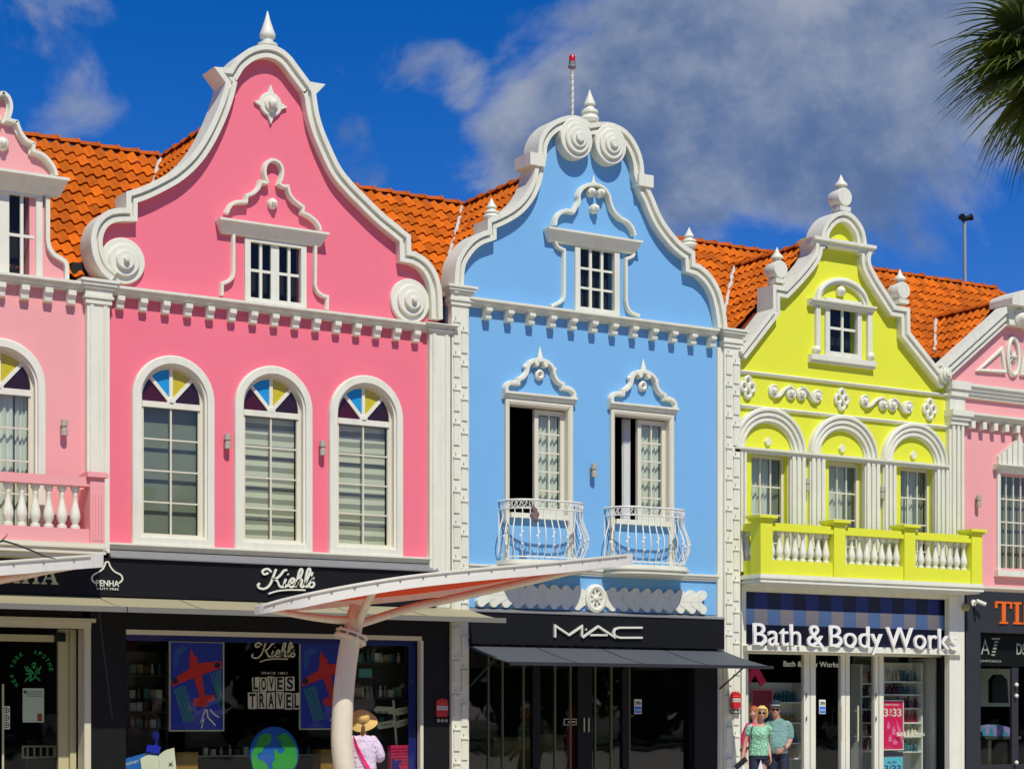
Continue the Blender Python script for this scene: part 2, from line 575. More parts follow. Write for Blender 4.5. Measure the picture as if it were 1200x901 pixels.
# leafy belt across the street, seen only as dark reflections in the glass
def tree_belt():
    r = random.Random(3); mb = MB()
    x = -70
    while x < 150:
        cx, cy, hgt = x, -58 + r.uniform(-5, 5), r.uniform(11, 15)
        for k in range(330):
            a, b = r.uniform(0, 2*pi), math.acos(r.uniform(-1, 1))
            rad = r.uniform(.2, 1.0)**.6
            c = Vector((cx + 4.4*rad*sin(b)*cos(a), cy + 3.6*rad*sin(b)*sin(a), hgt*.5 + hgt*.5*rad*cos(b)))
            s_ = r.uniform(.5, 1.15)
            d1 = Vector((r.uniform(-1, 1), r.uniform(-1, 1), r.uniform(-1, 1))).normalized()
            d2 = d1.orthogonal().normalized()
            mb.add([c+d1*s_, c+d2*s_*.7, c-d1*s_, c-d2*s_*.7], [(0, 1, 2, 3)])
        mb.tube([(cx, cy, 0), (cx+.2, cy, hgt*.55)], [.3, .18], 7)
        x += r.uniform(3.5, 5.5)
    o = mb.build('tree_belt', mat('belt_leaf', (.085, .125, .028), .7, .3, 1.5))
    o['kind'] = 'stuff'
tree_belt()

# ------------------------------------------------------------------ house roots
XB = [4.0, PX(113), PX(528.5), PX(866.5), PX(1113.5), 37.0]
A_ = thing('gabled_house', 'pale pink shop house cut off by the left edge, with a white baluster balcony', 'house', ((XB[0]+XB[1])/2, 0, .12), 'gabled shop houses in a row')
B_ = thing('gabled_house', 'deep pink shop house with a tall bell gable and three arched stained glass windows', 'house', ((XB[1]+XB[2])/2, 0, .12), 'gabled shop houses in a row')
C_ = thing('gabled_house', 'sky blue shop house with twin spiral scrolls on its gable and two bowed iron balconies', 'house', ((XB[2]+XB[3])/2, 0, .12), 'gabled shop houses in a row')
D_ = thing('gabled_house', 'lime yellow shop house with three round arches above a white baluster balcony', 'house', ((XB[3]+XB[4])/2, 0, .12), 'gabled shop houses in a row')
E_ = thing('gabled_house', 'pale pink shop house with a triangular pediment, cut off by the right edge', 'house', ((XB[4]+XB[5])/2, 0, .12), 'gabled shop houses in a row')
HS = [A_, B_, C_, D_, E_]

def shell(h, x0, x1, zf, zc, back=7.0, shop=DARKIN):
    m = MB()
    m.box(x0+.02, x0+.14, .26, back, .12, zc)
    m.box(x1-.14, x1-.02, .26, back, .12, zc)
    m.box(x0+.02, x1-.02, back+.01, back+.2, .12, zc)
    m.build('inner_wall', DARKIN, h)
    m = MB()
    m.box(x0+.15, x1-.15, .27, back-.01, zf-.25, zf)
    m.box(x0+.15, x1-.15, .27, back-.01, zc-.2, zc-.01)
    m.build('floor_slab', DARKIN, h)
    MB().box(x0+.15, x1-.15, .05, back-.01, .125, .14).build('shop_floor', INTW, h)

def facade(h, pts, holes, m, y1=.25):
    return MB().prism(pts, 0.0, y1, holes).build('wall', m, h)

def cornice(h, x0, x1, ztop, th, d, m=WHITE, name='cornice', y0=.0, steps=3):
    """stepped moulding, deepest at the top"""
    pr = [(y0+.02, ztop), (y0-d, ztop)]
    for i in range(steps):
        a = d*(1 - i/steps*.85); b = d*(1 - (i+1)/steps*.85)
        zz = ztop - th*(i+1)/steps
        pr.append((y0-a, zz + th*.06)); pr.append((y0-b, zz))
    pr.append((y0+.02, ztop-th))
    return MB().prism_x(pr, x0, x1).build(name, m, h)

def modillions(h, x0, x1, n, ztop, w, ht, d, scroll=False, m=WHITE):
    if scroll: pr = [(0.02, 0), (-d, 0), (-d, -ht*.28), (-d*.6, -ht*.42), (-d*.55, -ht*.6), (-d*.8, -ht*.7), (-d*.75, -ht*.95), (-d*.4, -ht), (0.02, -ht)]
    else: pr = [(0.02, 0), (-d, 0), (-d, -ht*.35), (-d*.72, -ht*.6), (-d*.66, -ht*.92), (-d*.4, -ht), (0.02, -ht)]
    me = MB().prism_x(pr, -w/2, w/2).mesh('modillion', m)
    for i in range(n):
        put('modillion', me, (x0 + (x1-x0)*i/(n-1), 0, ztop), h)

def win_box(h, name, x0, x1, z0, z1, cols, rows, fw, yf=.06, mull=None, glass=GLASS, bar=.022, parent=None, frame_m=WHITE, fy0=None):
    """rectangular sash: frame with panes and glazing bars; returns the frame part"""
    f = MB()
    ya, yb = (yf if fy0 is None else fy0), yf+.07
    f.prism([(x0, z0), (x1, z0), (x1, z1), (x0, z1)], ya, yb, [[(x0+fw, z0+fw), (x1-fw, z0+fw), (x1-fw, z1-fw), (x0+fw, z1-fw)]])
    win = f.build(name, frame_m, h if parent is None else parent)
    gx0, gx1, gz0, gz1 = x0+fw, x1-fw, z0+fw, z1-fw
    xs = [gx0 + (gx1-gx0)*i/cols for i in range(cols+1)]
    zs = [gz0 + (gz1-gz0)*i/rows for i in range(rows+1)]
    return win, xs, zs, yf
def glaze(win, xs, zs, yf, bar, glass, wide=None, m=WHITE):
    b = MB()
    for i in range(1, len(xs)-1):
        w = bar if (wide is None or i not in wide) else wide[i]
        b.box(xs[i]-w/2, xs[i]+w/2, yf+.008, yf+.05, zs[0]-.004, zs[-1]+.004)
    for j in range(1, len(zs)-1):
        for i in range(len(xs)-1):
            b.box(xs[i]+bar/2, xs[i+1]-bar/2, yf+.011, yf+.047, zs[j]-bar/2, zs[j]+bar/2)
    if b.v: b.build('glazing_bar', m, win)
    for i in range(len(xs)-1):
        for j in range(len(zs)-1):
            MB().box(xs[i]+.001, xs[i+1]-.001, yf+.026, yf+.032, zs[j]+.001, zs[j+1]-.001).build('pane', glass, win)

def stepped_disc(h, xc, zc, r, rings, y0=0.0, name='scroll_disc', m=WHITE, ez=1.0, swirl=0.0):
    """stack of rings standing off the wall: rings = [(radius fraction, protrusion)]"""
    mb = MB(); prof = []
    y = y0 + .01
    for (f, d) in rings:
        prof += [(r*f, y), (r*f, y0-d+.012), (r*f-.012, y0-d)]
        y = y0-d
    prof.append((.002, y))
    return mb.lathe_y(xc, zc, prof, 40, ez).build(name, m, h, 40)

def spire(h, xc, yc, z0, prof, m=WHITE, name='finial'):
    return MB().lathe(xc, yc, prof, 18, z0).build(name, m, h, 40)

def wall_lamp(x, y, label):
    X, Z = P(x, y, -.10)
    t = thing('wall_lamp', label, 'lamp', (X, 0, Z), 'small up and down lamps on the house fronts')
    lm = plain('lamp_metal', 176, 170, 150, .5, .1)
    MB().box(X-.035, X+.035, -.03, .004, Z-.05, Z+.05).build('bracket', lm, t)
    MB().lathe(X, -.095, [(.042, -.125), (.054, -.12), (.054, -.025), (.038, -.015), (.038, .015), (.054, .025), (.054, .12), (.042, .125)], 14, Z).build('lamp_body', lm, t, 40)
    return t

def zebra():
    m = bpy.data.materials.new('zebra_blind'); m.use_nodes = True; nt = m.node_tree
    b = nt.nodes['Principled BSDF']; b.inputs['Roughness'].default_value = .8
    geo = N(nt, 'ShaderNodeNewGeometry'); sp = N(nt, 'ShaderNodeSeparateXYZ'); nt.links.new(geo.outputs['Position'], sp.inputs[0])
    n = N(nt, 'ShaderNodeTexNoise'); n.inputs['Scale'].default_value = 1.6; nt.links.new(geo.outputs['Position'], n.inputs['Vector'])
    z = MATH(nt, 'ADD', sp.outputs[2], MATH(nt, 'MULTIPLY', n.outputs[0], .03))
    fr = MATH(nt, 'FRACT', MATH(nt, 'MULTIPLY', z, 5.6))
    tri = MATH(nt, 'ABSOLUTE', MATH(nt, 'SUBTRACT', fr, .5))
    cr = N(nt, 'ShaderNodeValToRGB'); nt.links.new(tri, cr.inputs[0])
    e = cr.color_ramp.elements
    e[0].position = .22; e[0].color = (.78, .77, .66, 1); e[1].position = .27; e[1].color = (.36, .37, .315, 1)
    nt.links.new(cr.outputs[0], b.inputs['Base Color'])
    return m
ZEBRA = zebra()
PLAINB = mat('plain_blind', (.24, .265, .225), .8, .25, .9)
CURT = mat('white_curtain', (.80, .82, .78), .85, .08, 3)
def curtain(parent, x0, x1, y, z0, z1, m=CURT, waves=7, amp=.03, name='curtain'):
    mb = MB(); n = waves*6
    vs = []
    for i in range(n+1):
        t = i/n
        x = x0 + (x1-x0)*t
        yy = y + amp*sin(2*pi*waves*t + .7*sin(9*t))
        vs += [(x, yy, z0), (x, yy + amp*.3*cos(11*t), z1)]
    fs = [(2*i, 2*i+2, 2*i+3, 2*i+1) for i in range(n)]
    mb.add(vs, fs)
    return mb.build(name, m, parent, 60)

# ------------------------------------------------------------------ roof tiles
def tile_mesh():
    w, L, th = .215, .375, .020
    prof = []
    nseg = 8
    for i in range(nseg+1):
        t = i/nseg
        z = .030*sin(2*pi*(t*.98+.02)) if t > .5 else .034*sin(2*pi*t)
        prof.append((t*w - w/2, z))
    vs = []; n = nseg+1
    for (y, lift) in ((0, 0.0), (L, .042)):
        for (x, z) in prof: vs.append((x, y, z+lift))
    for (x, z) in prof: vs.append((x, L-.004, z+.042-th))
    fs = []
    for i in range(nseg):
        fs.append((i, i+1, n+i+1, n+i))
        fs.append((n+i, n+i+1, 2*n+i+1, 2*n+i))
    fs.append((0, n, 2*n)); fs.append((nseg, 2*n+nseg, n+nseg))
    me = bpy.data.meshes.new('roof_tile'); me.from_pydata(vs, [], fs)
    bm = bmesh.new(); bm.from_mesh(me); bmesh.ops.recalc_face_normals(bm, faces=bm.faces); bm.to_mesh(me); bm.free()
    me.materials.append(TILE); me.shade_smooth(); me.set_sharp_from_angle(angle=radians(50))
    return me
TILE_ME = tile_mesh()
TV = [v.co.copy() for v in TILE_ME.vertices]; TF = [tuple(p.vertices) for p in TILE_ME.polygons]
def cap_mesh():
    L, seg = .42, 8
    vs = []; fs = []
    for (x, r, dz) in ((0, .085, 0), (L-.05, .105, .012), (L-.05, .118, .014), (L, .118, .014)):
        for i in range(seg+1):
            a = pi*i/seg
            vs.append((x, r*cos(a), r*.85*sin(a)+dz))
    n = seg+1
    for k in range(3):
        for i in range(seg): fs.append((k*n+i, k*n+i+1, (k+1)*n+i+1, (k+1)*n+i))
    fs.append(tuple(range(n))); fs.append(tuple(3*n+i for i in range(n-1, -1, -1)))
    me = bpy.data.meshes.new('ridge_tile'); me.from_pydata(vs, [], fs)
    bm = bmesh.new(); bm.from_mesh(me); bmesh.ops.recalc_face_normals(bm, faces=bm.faces); bm.to_mesh(me); bm.free()
    me.materials.append(CAPT); me.shade_smooth(); me.set_sharp_from_angle(angle=radians(50))
    return me
CAP_ME = cap_mesh()
GABLES = []          # (x,z) outlines on the front plane that hide what stands behind
def hidden(p):
    k = DIST/(p[1]+DIST)
    X = p[0]*k; Z = EYE + (p[2]-EYE)*k
    for poly in GABLES:
        c = False; j = len(poly)-1
        for i in range(len(poly)):
            a, b = poly[i], poly[j]
            if (a[1] > Z) != (b[1] > Z) and X < (b[0]-a[0])*(Z-a[1])/(b[1]-a[1]) + a[0]: c = not c
            j = i
        if c: return True
    return False
RY0, RZ0, RY1, RZ1 = .55, 8.75, 3.35, 11.55       # eave and ridge of the long roof
CROSS = []                                        # (house, ridge x, ridge z)
def zmain(Y): return RZ0 + (Y-RY0)*(RZ1-RZ0)/(RY1-RY0) if Y < RY1 else RZ1 - (Y-RY1)
TILES = {}
def tile_plane(h, O, A, Dn, ncol, nrow, keep):
    A = A.normalized(); Dn = Dn.normalized(); Nn = A.cross(Dn)
    if Nn.z < 0: Nn = -Nn
    ex, w = .325, .20
    flip = A.cross(Dn).dot(Nn) < 0
    for j in range(nrow):
        for i in range(ncol):
            c = O + A*(w*(i+.5)) + Dn*(ex*j) + Nn*.05
            mid = c + Dn*ex*.6
            if not keep(mid): continue
            ja = random.uniform(-.012, .012)
            M = Matrix.Identity(4)
            ax = -A if flip else A
            d2 = (Dn + ax*ja).normalized(); a2 = d2.cross(Nn).normalized()
            for r in range(3):
                M[r][0] = a2[r]; M[r][1] = d2[r]; M[r][2] = Nn[r]
            c = c + Nn*random.uniform(-.006, .008) + Dn*random.uniform(-.012, .012)
            M.translation = c
            if Matrix(M).to_3x3().determinant() < 0:
                for r in range(3): M[r][0] = -M[r][0]
            x, y, t = project(*mid)
            vis = -10 < x < 1210 and not hidden(mid)
            TILES.setdefault(h.name, []).append((0 if vis else 1, t, M))
def lay_tiles(h):
    lst = sorted(TILES.get(h.name, []), key=lambda q: (q[0], q[1]))
    rest = MB()
    for k, (v, t, M) in enumerate(lst):
        if v == 0 and k < 300: put_m('roof_tile', TILE_ME, M, h)
        else: rest.add([M @ c for c in TV], TF)
    if rest.v: tag(rest.build('roof_tiling', TILE, h, 50), kind='stuff')
def caps(h, a, b):
    a = Vector(a); b = Vector(b); d = b-a; L = d.length; d.normalize()
    y = Vector((0, 0, 1)).cross(d).normalized(); z = d.cross(y)
    n = max(1, round(L/.37))
    for i in range(n):
        M = Matrix.Identity(4)
        dd = (d + z*random.uniform(-.02, .02) + y*random.uniform(-.03, .03)).normalized()
        yy = z.cross(dd).normalized(); zz = dd.cross(yy)
        for r in range(3): M[r][0] = dd[r]; M[r][1] = yy[r]; M[r][2] = zz[r]
        M.translation = a + d*(L*i/n) + z*random.uniform(0, .012)
        put_m('ridge_tile', CAP_ME, M, h)
def mortar_line(h, a, b, r, name='valley_mortar'):
    a = Vector(a); b = Vector(b); pts = []; rs = []
    n = max(4, int((b-a).length/.12))
    for i in range(n+1):
        pts.append(a.lerp(b, i/n) + Vector((random.uniform(-.02, .02), random.uniform(-.02, .02), random.uniform(-.02, .02))))
        rs.append(r*random.uniform(.55, 1.2))
    MB().tube(pts, rs, 6).build(name, MORTAR, h, 60)
COPING = [(0.0, .30), (0.0, -.20), (.085, -.20), (.10, -.125), (.125, -.125), (.135, -.165), (.205, -.165), (.205, .02), (.06, .30)]
def coping(h, path, prof=COPING, m=WHITE):
    return MB().sweep(path, prof, clean=True).build('coping', m, h, 32)
ZF = 4.15      # first floor level

# ================================================================== B: deep pink house
h = B_
gB = outline([
    [(131,329),(120,319.5),(112,306.5),(107.5,291),(107,276),(111,262),(118.5,252),(128,246),(138,243.8),(148,243.5)],
    [(148,243.5),(148,224.5)],
    [(148,224.5),(160,221),(174,215.5),(190,207.5),(204,199.5),(219,187),(231,173),(241,157),(250,139),(257,122),(262,107),(264.5,97)],
    [(264.5,97),(251,78.5)], [(251,78.5),(269.5,80)],
    [(269.5,80),(277,68.5),(290,58),(303,53),(315,52.2),(328,56),(340,65),(351.5,80),(363.5,96)],
    [(363.5,96),(381.5,99)], [(381.5,99),(370.5,110.5)],
    [(370.5,110.5),(374,133),(380,153),(390,176.5),(400,196.5),(413,213),(430,230.5),(450,250),(466.5,263.5),(481.5,276)],
    [(481.5,276),(482,294)],
    [(482,294),(487.5,295.5),(498,301.5),(506.5,310),(513.4,322.6),(517,336.5),(518.5,352),(519,374)]], -.2)
zcB = (PZ(240,347.6,-.2) + PZ(498,376.8,-.2))/2
holes = []
aw = [(204.5, 416.6), (322, 428.6), (430.5, 439.5)]
hw = (PX(253,-.09)-PX(156,-.09) + PX(368,-.09)-PX(276.4,-.09) + PX(473,-.09)-PX(388,-.09))/6     # outer half width
zb = (PZ(205,641,-.09) + PZ(322,646,-.09) + PZ(430,650,-.09))/3
zt = sum(PZ(a, b, -.09) for a, b in aw)/3
fwB = .165
WB = [PX(a, -.09) for a, _ in aw]
zs_ = zt - hw
for x in WB: holes.append(arch(x, hw-.08, zb+.08, zs_))
xwB = PX(322); zw0, zw1 = PZ(322,358), PZ(322, 281)
hwB = (PX(358,-.05)-PX(286,-.05))/2
holes.append([(xwB-hwB+.05, zw0), (xwB+hwB-.05, zw0), (xwB+hwB-.05, zw1), (xwB-hwB+.05, zw1)])
wp = [(XB[1]+.01, ZF), (XB[1]+.01, zcB)] + offset(gB, .05) + [(XB[2]-.01, zcB), (XB[2]-.01, ZF)]
facade(h, wp, holes, PINK)
GABLES.append(gB + [(gB[-1][0], 4), (gB[0][0], 4)])
coping(h, gB)
shell(h, XB[1], XB[2], ZF, 8.3)
cornice(h, PX(126,-.15), PX(506,-.15), zcB, .145, .20)
x0, x1 = PX(141.5,-.12), PX(488.5,-.12)
modillions(h, x0, x1, 15, zcB-.15, .115, .20, .17)
for (cx, cy, rx) in ((145.0, 305.5, 25.5), (481.5, 352.5, 22.5)):
    X, Z = P(cx, cy, -.08)
    r = PX(cx+rx, -.08) - X
    stepped_disc(h, X, Z, r, [(1.0, .07), (.70, .13), (.42, .19), (.13, .26)])
# emblem on the gable
X, Z = P(317.5, 122.5, -.05)
e = stepped_disc(h, X, Z, .205, [(1.0, .06), (.60, .10)], name='emblem')
MB().lathe_y(X, Z-.0, [(.075, -.09), (.07, -.17), (.03, -.20)], 16).build('emblem_boss', WHITE, e, 40)
for k in range(4):
    a = pi/2*k
    ca, sa = cos(a), sin(a)
    L = .33 if k % 2 else .30
    pts = [(X + ca*.19 - sa*.055, Z + sa*.19 + ca*.055), (X + ca*L, Z + sa*L), (X + ca*.19 + sa*.055, Z + sa*.19 - ca*.055)]
    MB().prism(pts, -.055, .005).build('emblem_spike', WHITE, e)
# finial
X, Z = P(313.5, 53, -.02)
spire(h, X, -.02, Z-.03, [(.17, 0), (.17, .04), (.10, .06), (.10, .12), (.13, .15), (.135, .20), (.11, .26), (.055, .42), (.012, .58), (.002, .60)])
# gable window
win, xs, zs, yf = win_box(h, 'window', xwB-hwB, xwB+hwB, zw0-.02, zw1, 4, 2, .10, yf=-.02, fy0=-.055)
d = xs[4]-xs[0]
xs = [xs[0], xs[0]+d*.22, xs[0]+d*.5, xs[0]+d*.78, xs[4]]
glaze(win, xs, zs, -.02, .045, GLASSD, {1: .05, 2: .15, 3: .05})
MB().box(xwB-hwB, xwB+hwB, .26, .30, zw0-.1, zw1+.1).build('window_backing', DARKIN, h)  # near-black sheet added so the attic looks unlit through the glass
xl, xr = PX(257.5,-.2), PX(385.5,-.2)
def window_hood(h, xl, xr, z1, ht, d, m=WHITE):
    """flared lintel, wider at the top"""
    mb = MB()
    k = .10
    z0 = z1-ht
    lv = [(0, z0), (.18, z0+ht*.10), (.5, z0+ht*.45), (.85, z0+ht*.8), (1, z0+ht*.84), (1, z1)]
    vs = []; fs = []
    for (t, z) in lv:
        e_ = k*(1-t); dd = .06 + (d-.06)*t
        vs += [(xl+e_, .01, z), (xr-e_, .01, z), (xr-e_, -dd, z), (xl+e_, -dd, z)]
    for i in range(len(lv)-1):
        for q in range(4):
            r = (q+1) % 4
            fs.append((i*4+q, i*4+r, i*4+4+r, i*4+4+q))
    fs.append((3, 2, 1, 0)); n = 4*len(lv); fs.append((n-4, n-3, n-2, n-1))
    return mb.add(vs, fs).build('window_hood', m, h)
zh1 = (PZ(256.6,254.6,-.2)+PZ(385.7,272.7,-.2))/2
window_hood(h, xl, xr, zh1, .225, .22)
y_ = -.10
pedL = [[(266,250),(268.5,244),(272,239.5),(278,237),(288.5,236.5)], [(288.5,236.5),(289,229.5)], [(289,229.5),(297,226.5),(303,220.5),(305.5,213)], [(305.5,213),(311,214.5),(313.5,213.5)],
        [(313.5,213.5),(311,207),(310.3,199),(313,191.5),(320,187.7),(327.5,191.5),(331,200),(330,208.5),(327.5,215.5)], [(327.5,215.5),(332.5,218.5),(337.5,219)],
        [(337.5,219),(339,226.5),(344,234),(351,239.5),(355.5,243)], [(355.5,243),(354.5,249)], [(354.5,249),(362,252.5),(369,258),(373.5,264),(375.5,270)]]
MB().sweep(outline(pedL, y_, 4), strip(.065, .13)).build('scroll_moulding', WHITE, h, 40)
MB().sweep(outline([[(274,272),(274,318)], [(274,318),(272.5,325),(268,329.5),(260.5,332.5)], [(260.5,332.5),(260.5,346)]], -.07, 4), strip(.062, .09)).build('scroll_moulding', WHITE, h, 40)
MB().sweep(outline([[(370,286),(369.5,334)], [(369.5,334),(372,341),(378,346),(384,348)], [(384,348),(383.5,363)]], -.07, 4), strip(.062, .09)).build('scroll_moulding', WHITE, h, 40)
X, Z = P(320, 238.5, -.06)
MB().lathe_y(X, Z, [(.088, .01), (.088, -.06), (.07, -.085), (.045, -.09), (.04, -.14), (.015, -.16)], 18).build('boss', WHITE, h, 40)

# arched windows
STAIN = [plain('maroon_glass', 70, 14, 26, .12, .1), plain('azure_glass', 36, 146, 205, .12, .1),
         plain('amber_glass', 196, 180, 22, .12, .1), plain('umber_glass', 46, 22, 24, .12, .1)]
def arched_window(h, x, a, w, z0, zspr, ztr, cols, rows, blind, frac_sash=.055):
    """a = outer half width, w = surround width, ztr = transom height"""
    o = arch(x, a, z0, zspr, 22)
    mb = MB().sweep(o, [(0, .01), (0, -.075), (.02, -.095), (w-.035, -.095), (w-.03, -.055), (w, -.05), (w, .17), (w-.03, .17), (w-.06, .01)], True)
    win = mb.build('window', WHITE, h, 35)
    ai = a-w
    zi = z0+w
    inn = arch(x, ai, zi, zspr, 22)
    MB().sweep(inn, [(-.01, .05), (.045, .05), (.045, .12), (-.01, .12)], True).build('sash', CREAM, win, 35)
    b = MB()
    b.box(x-ai+.045, x+ai-.045, .03, .12, ztr-.065, ztr+.03)
    b.build('transom', WHITE, win)
    ag = ai-.045
    gz0, gz1 = zi+.045, ztr-.065
    b = MB()
    b.box(x-.014, x+.014, .060, .10, gz0, gz1)
    for j in range(1, rows):
        zz = gz0 + (gz1-gz0)*j/rows
        for s in (-1, 1):
            b.box(x+s*.014, x+s*ag, .064, .098, zz-.012, zz+.012)
    # inner window frame, proud on both sides
    for s in (-1, 1): b.box(x+s*(ag-.03), x+s*(ag+.002), .056, .10, gz0, gz1)
    b.build('glazing_bar', CREAM, win)
    for i in range(cols):
        for j in range(rows):
            MB().box(x-ag+2*ag*i/cols+.001, x-ag+2*ag*(i+1)/cols-.001, .078, .084, gz0+(gz1-gz0)*j/rows+.001, gz0+(gz1-gz0)*(j+1)/rows-.001).build('pane', GLASSG, win)
    # fanlight
    zc = ztr+.03
    R = ag; dz = zspr-zc
    def rim(an):
        # from (x,zc) at angle an to the sash arc (centre (x,zspr) radius R)
        c, s = cos(an), sin(an)
        bq = -2*s*dz; cq = dz*dz-R*R
        t = (-bq + sqrt(max(0, bq*bq-4*cq)))/2
        if zc + t*s < zspr and abs(c) > 1e-6:
            t = R/abs(c)
        return (x+c*t, zc+s*t)
    ang = [pi, pi*.735, pi*.5, pi*.265, 0]
    f = MB()
    for k in range(1, 4):
        ex, ez = rim(ang[k])
        ribbon(f, [(x + cos(ang[k])*.03, zc + sin(ang[k])*.03), (ex, ez)], .06, .045 + .003*k, .10)
    f.lathe_y(x, zc+.02, [(.07, .10), (.07, .035), (.05, .03)], 16)
    f.build('fan_bar', WHITE, win)
    for k in range(4):
        n = 8
        pts = [(x, zc)] + [rim(ang[k] + (ang[k+1]-ang[k])*i/n) for i in range(n+1)]
        MB().prism(pts, .078, .084).build('stained_pane', STAIN[k], win)
    if blind is CURT:
        curtain(win, x-ag, x+ag*.55, .20, zi, ztr, CURT, 7, .03); curtain(win, x+ag*.6, x+ag, .21, zi, ztr, CURT, 3, .025)
    else: MB().box(x-ag+.01, x+ag-.01, .20, .205, zi+.02, ztr).build('blind', blind, win)
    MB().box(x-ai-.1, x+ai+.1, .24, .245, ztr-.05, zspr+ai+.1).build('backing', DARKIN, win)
    return win
ztr = (PZ(205,472,0)+PZ(322,485,0)+PZ(430,495,0))/3
for i, x in enumerate(WB):
    arched_window(h, x, hw, fwB, zb, zs_, ztr, 2, 4, PLAINB if i == 0 else ZEBRA)
wall_lamp(267, 517, 'small grey wall lamp on the deep pink wall between the left and middle arched windows')
wall_lamp(378.5, 525, 'small grey wall lamp on the deep pink wall between the middle and right arched windows')

def pilaster(h, x0, x1, z0, z1, d, caph=.30, panel=True, name='pilaster', m=WHITE):
    mb = MB()
    mb.box(x0, x1, -d, .02, z0, z1-caph)
    p = mb.build(name, m, h)
    if panel:
        w = x1-x0
        q = MB()
        for a, b in ((.13, .27), (.73, .87)): q.box(x0+w*a, x0+w*b, -d-.025, -d+.01, z0+.03, z1-caph-.02)
        q.build('pilaster_band', m, p)
    c = MB()
    zz = z1-caph
    for (e, a, b) in ((.03, .0, .22), (.055, .22, .34), (.035, .34, .62), (.07, .62, .74), (.10, .74, .88), (.125, .88, 1.0)):
        c.box(x0-e, x1+e, -d-e, .03, zz+caph*a, zz+caph*b-.001)
    c.build('capital', m, p)
    return p
zp = PZ(113,326,-.25)
pilaster(h, PX(101.5,-.1), PX(128,-.1), ZF, zp, .12, .38)
pilaster(h, PX(503,-.1), PX(527,-.1), ZF-.1, PZ(505,378,-.2), .12, .15)

# ================================================================== A: pale pink house at the left
h = A_
xc = PX(4.0, -.1)
half = outline([[(82,327),(81.8,311)], [(81.8,311),(79.5,305),(74,300.5),(66,295.5),(61,288),(59.5,280)], [(59.5,280),(59.5,206)],
                [(68.5,205),(66.5,198),(62,190),(55,182),(48,177.5),(41.6,175)], [(41.6,175),(41.8,166.5)], [(41.8,166.5),(33,162.5),(26.5,154),(23,145),(21.8,141)], [(21.8,141),(12.5,138.8)],
                [(12.5,138.8),(15,130),(15.2,122),(12.5,113.5),(8,108.5),(3.9,106.5)]], -.12, 4)
half[-1] = (xc, half[-1][1])
left = [(2*xc-a, b) for a, b in half]
gA = left + half[::-1][1:]
zcA = (PZ(0,319,-.2) + PZ(95,328.5,-.2))/2
xa = PX(2.0, -.09)
xw = PX(5.0)
hg = .40; zg0, zg1 = PZ(20, 321), PZ(20, 224)
wp = [(XB[0], ZF), (XB[0], zcA)] + offset(gA, .02) + [(XB[1]-.01, zcA), (XB[1]-.01, ZF)]
facade(h, wp, [arch(xa, hw-.08, zb+.08, zs_), [(xw-hg, zg0), (xw+hg, zg0), (xw+hg, zg1), (xw-hg, zg1)]], ROSE)
GABLES.append(gA + [(gA[-1][0], 4), (gA[0][0], 4)])
n2 = len(half)
iq = next(i for i, p in enumerate(half) if abs(p[0]-half[0][0]) > .28 and p[1] > half[0][1]+1.0)
up = half[iq+1:]
MB().sweep([(2*xc-a, b) for a, b in up] + up[::-1][1:], [(0, .26), (0, -.12), (.05, -.12), (.07, -.05), (.085, -.05), (.085, .02), (.03, .26)]).build('coping', WHITE, h, 35)
for s in (0, 1):
    pth = half[:iq+1]
    pth = [(2*xc-a, b) for a, b in pth] if s == 0 else pth[::-1]
    MB().sweep(pth, [(0, .26), (0, -.09), (.065, -.09), (.065, .02), (.03, .26)]).build('coping', WHITE, h, 35)
shell(h, XB[0], XB[1], ZF, 8.3)
cornice(h, XB[0], PX(100,-.15), zcA, .145, .20)
dxm = (PX(84,-.12)-PX(1.6,-.12))/3
x1 = PX(84,-.12)
modillions(h, x1-dxm*12, x1, 13, zcA-.15, .125, .22, .17)
zh = PZ(80.6,208.5,-.3)
hwid = PX(80.6,-.25)-PX(4,-.1)
window_hood(h, xc-hwid, xc+hwid, zh, .27, .30)
win, xs, zs, yf = win_box(h, 'window', xw-hwB*1.05, xw+hwB*1.05, zg0-.12, zg1+.03, 4, 2, .10, yf=-.02, fy0=-.055)
d = xs[4]-xs[0]
xs = [xs[0], xs[0]+d*.22, xs[0]+d*.5, xs[0]+d*.78, xs[4]]
glaze(win, xs, zs, -.02, .045, GLASSD, {1: .05, 2: .15, 3: .05})
MB().box(xw-hwB*1.05, xw+hwB*1.05, .26, .30, zg0-.2, zg1+.1).build('window_backing', DARKIN, h)  # added dark sheet, hides the lit attic behind the dormer panes
X, Z = P(3, 168, -.08)
MB().lathe_y(xc, Z, [(.105, .01), (.105, -.06), (.08, -.09), (.05, -.10), (.045, -.15), (.02, -.17)], 18).build('boss', WHITE, h, 40)
arched_window(h, xa, hw, fwB, zb, zs_, ztr, 2, 4, CURT)
wall_lamp(75.5, 501, 'small grey wall lamp on the pale pink wall above the left balcony')
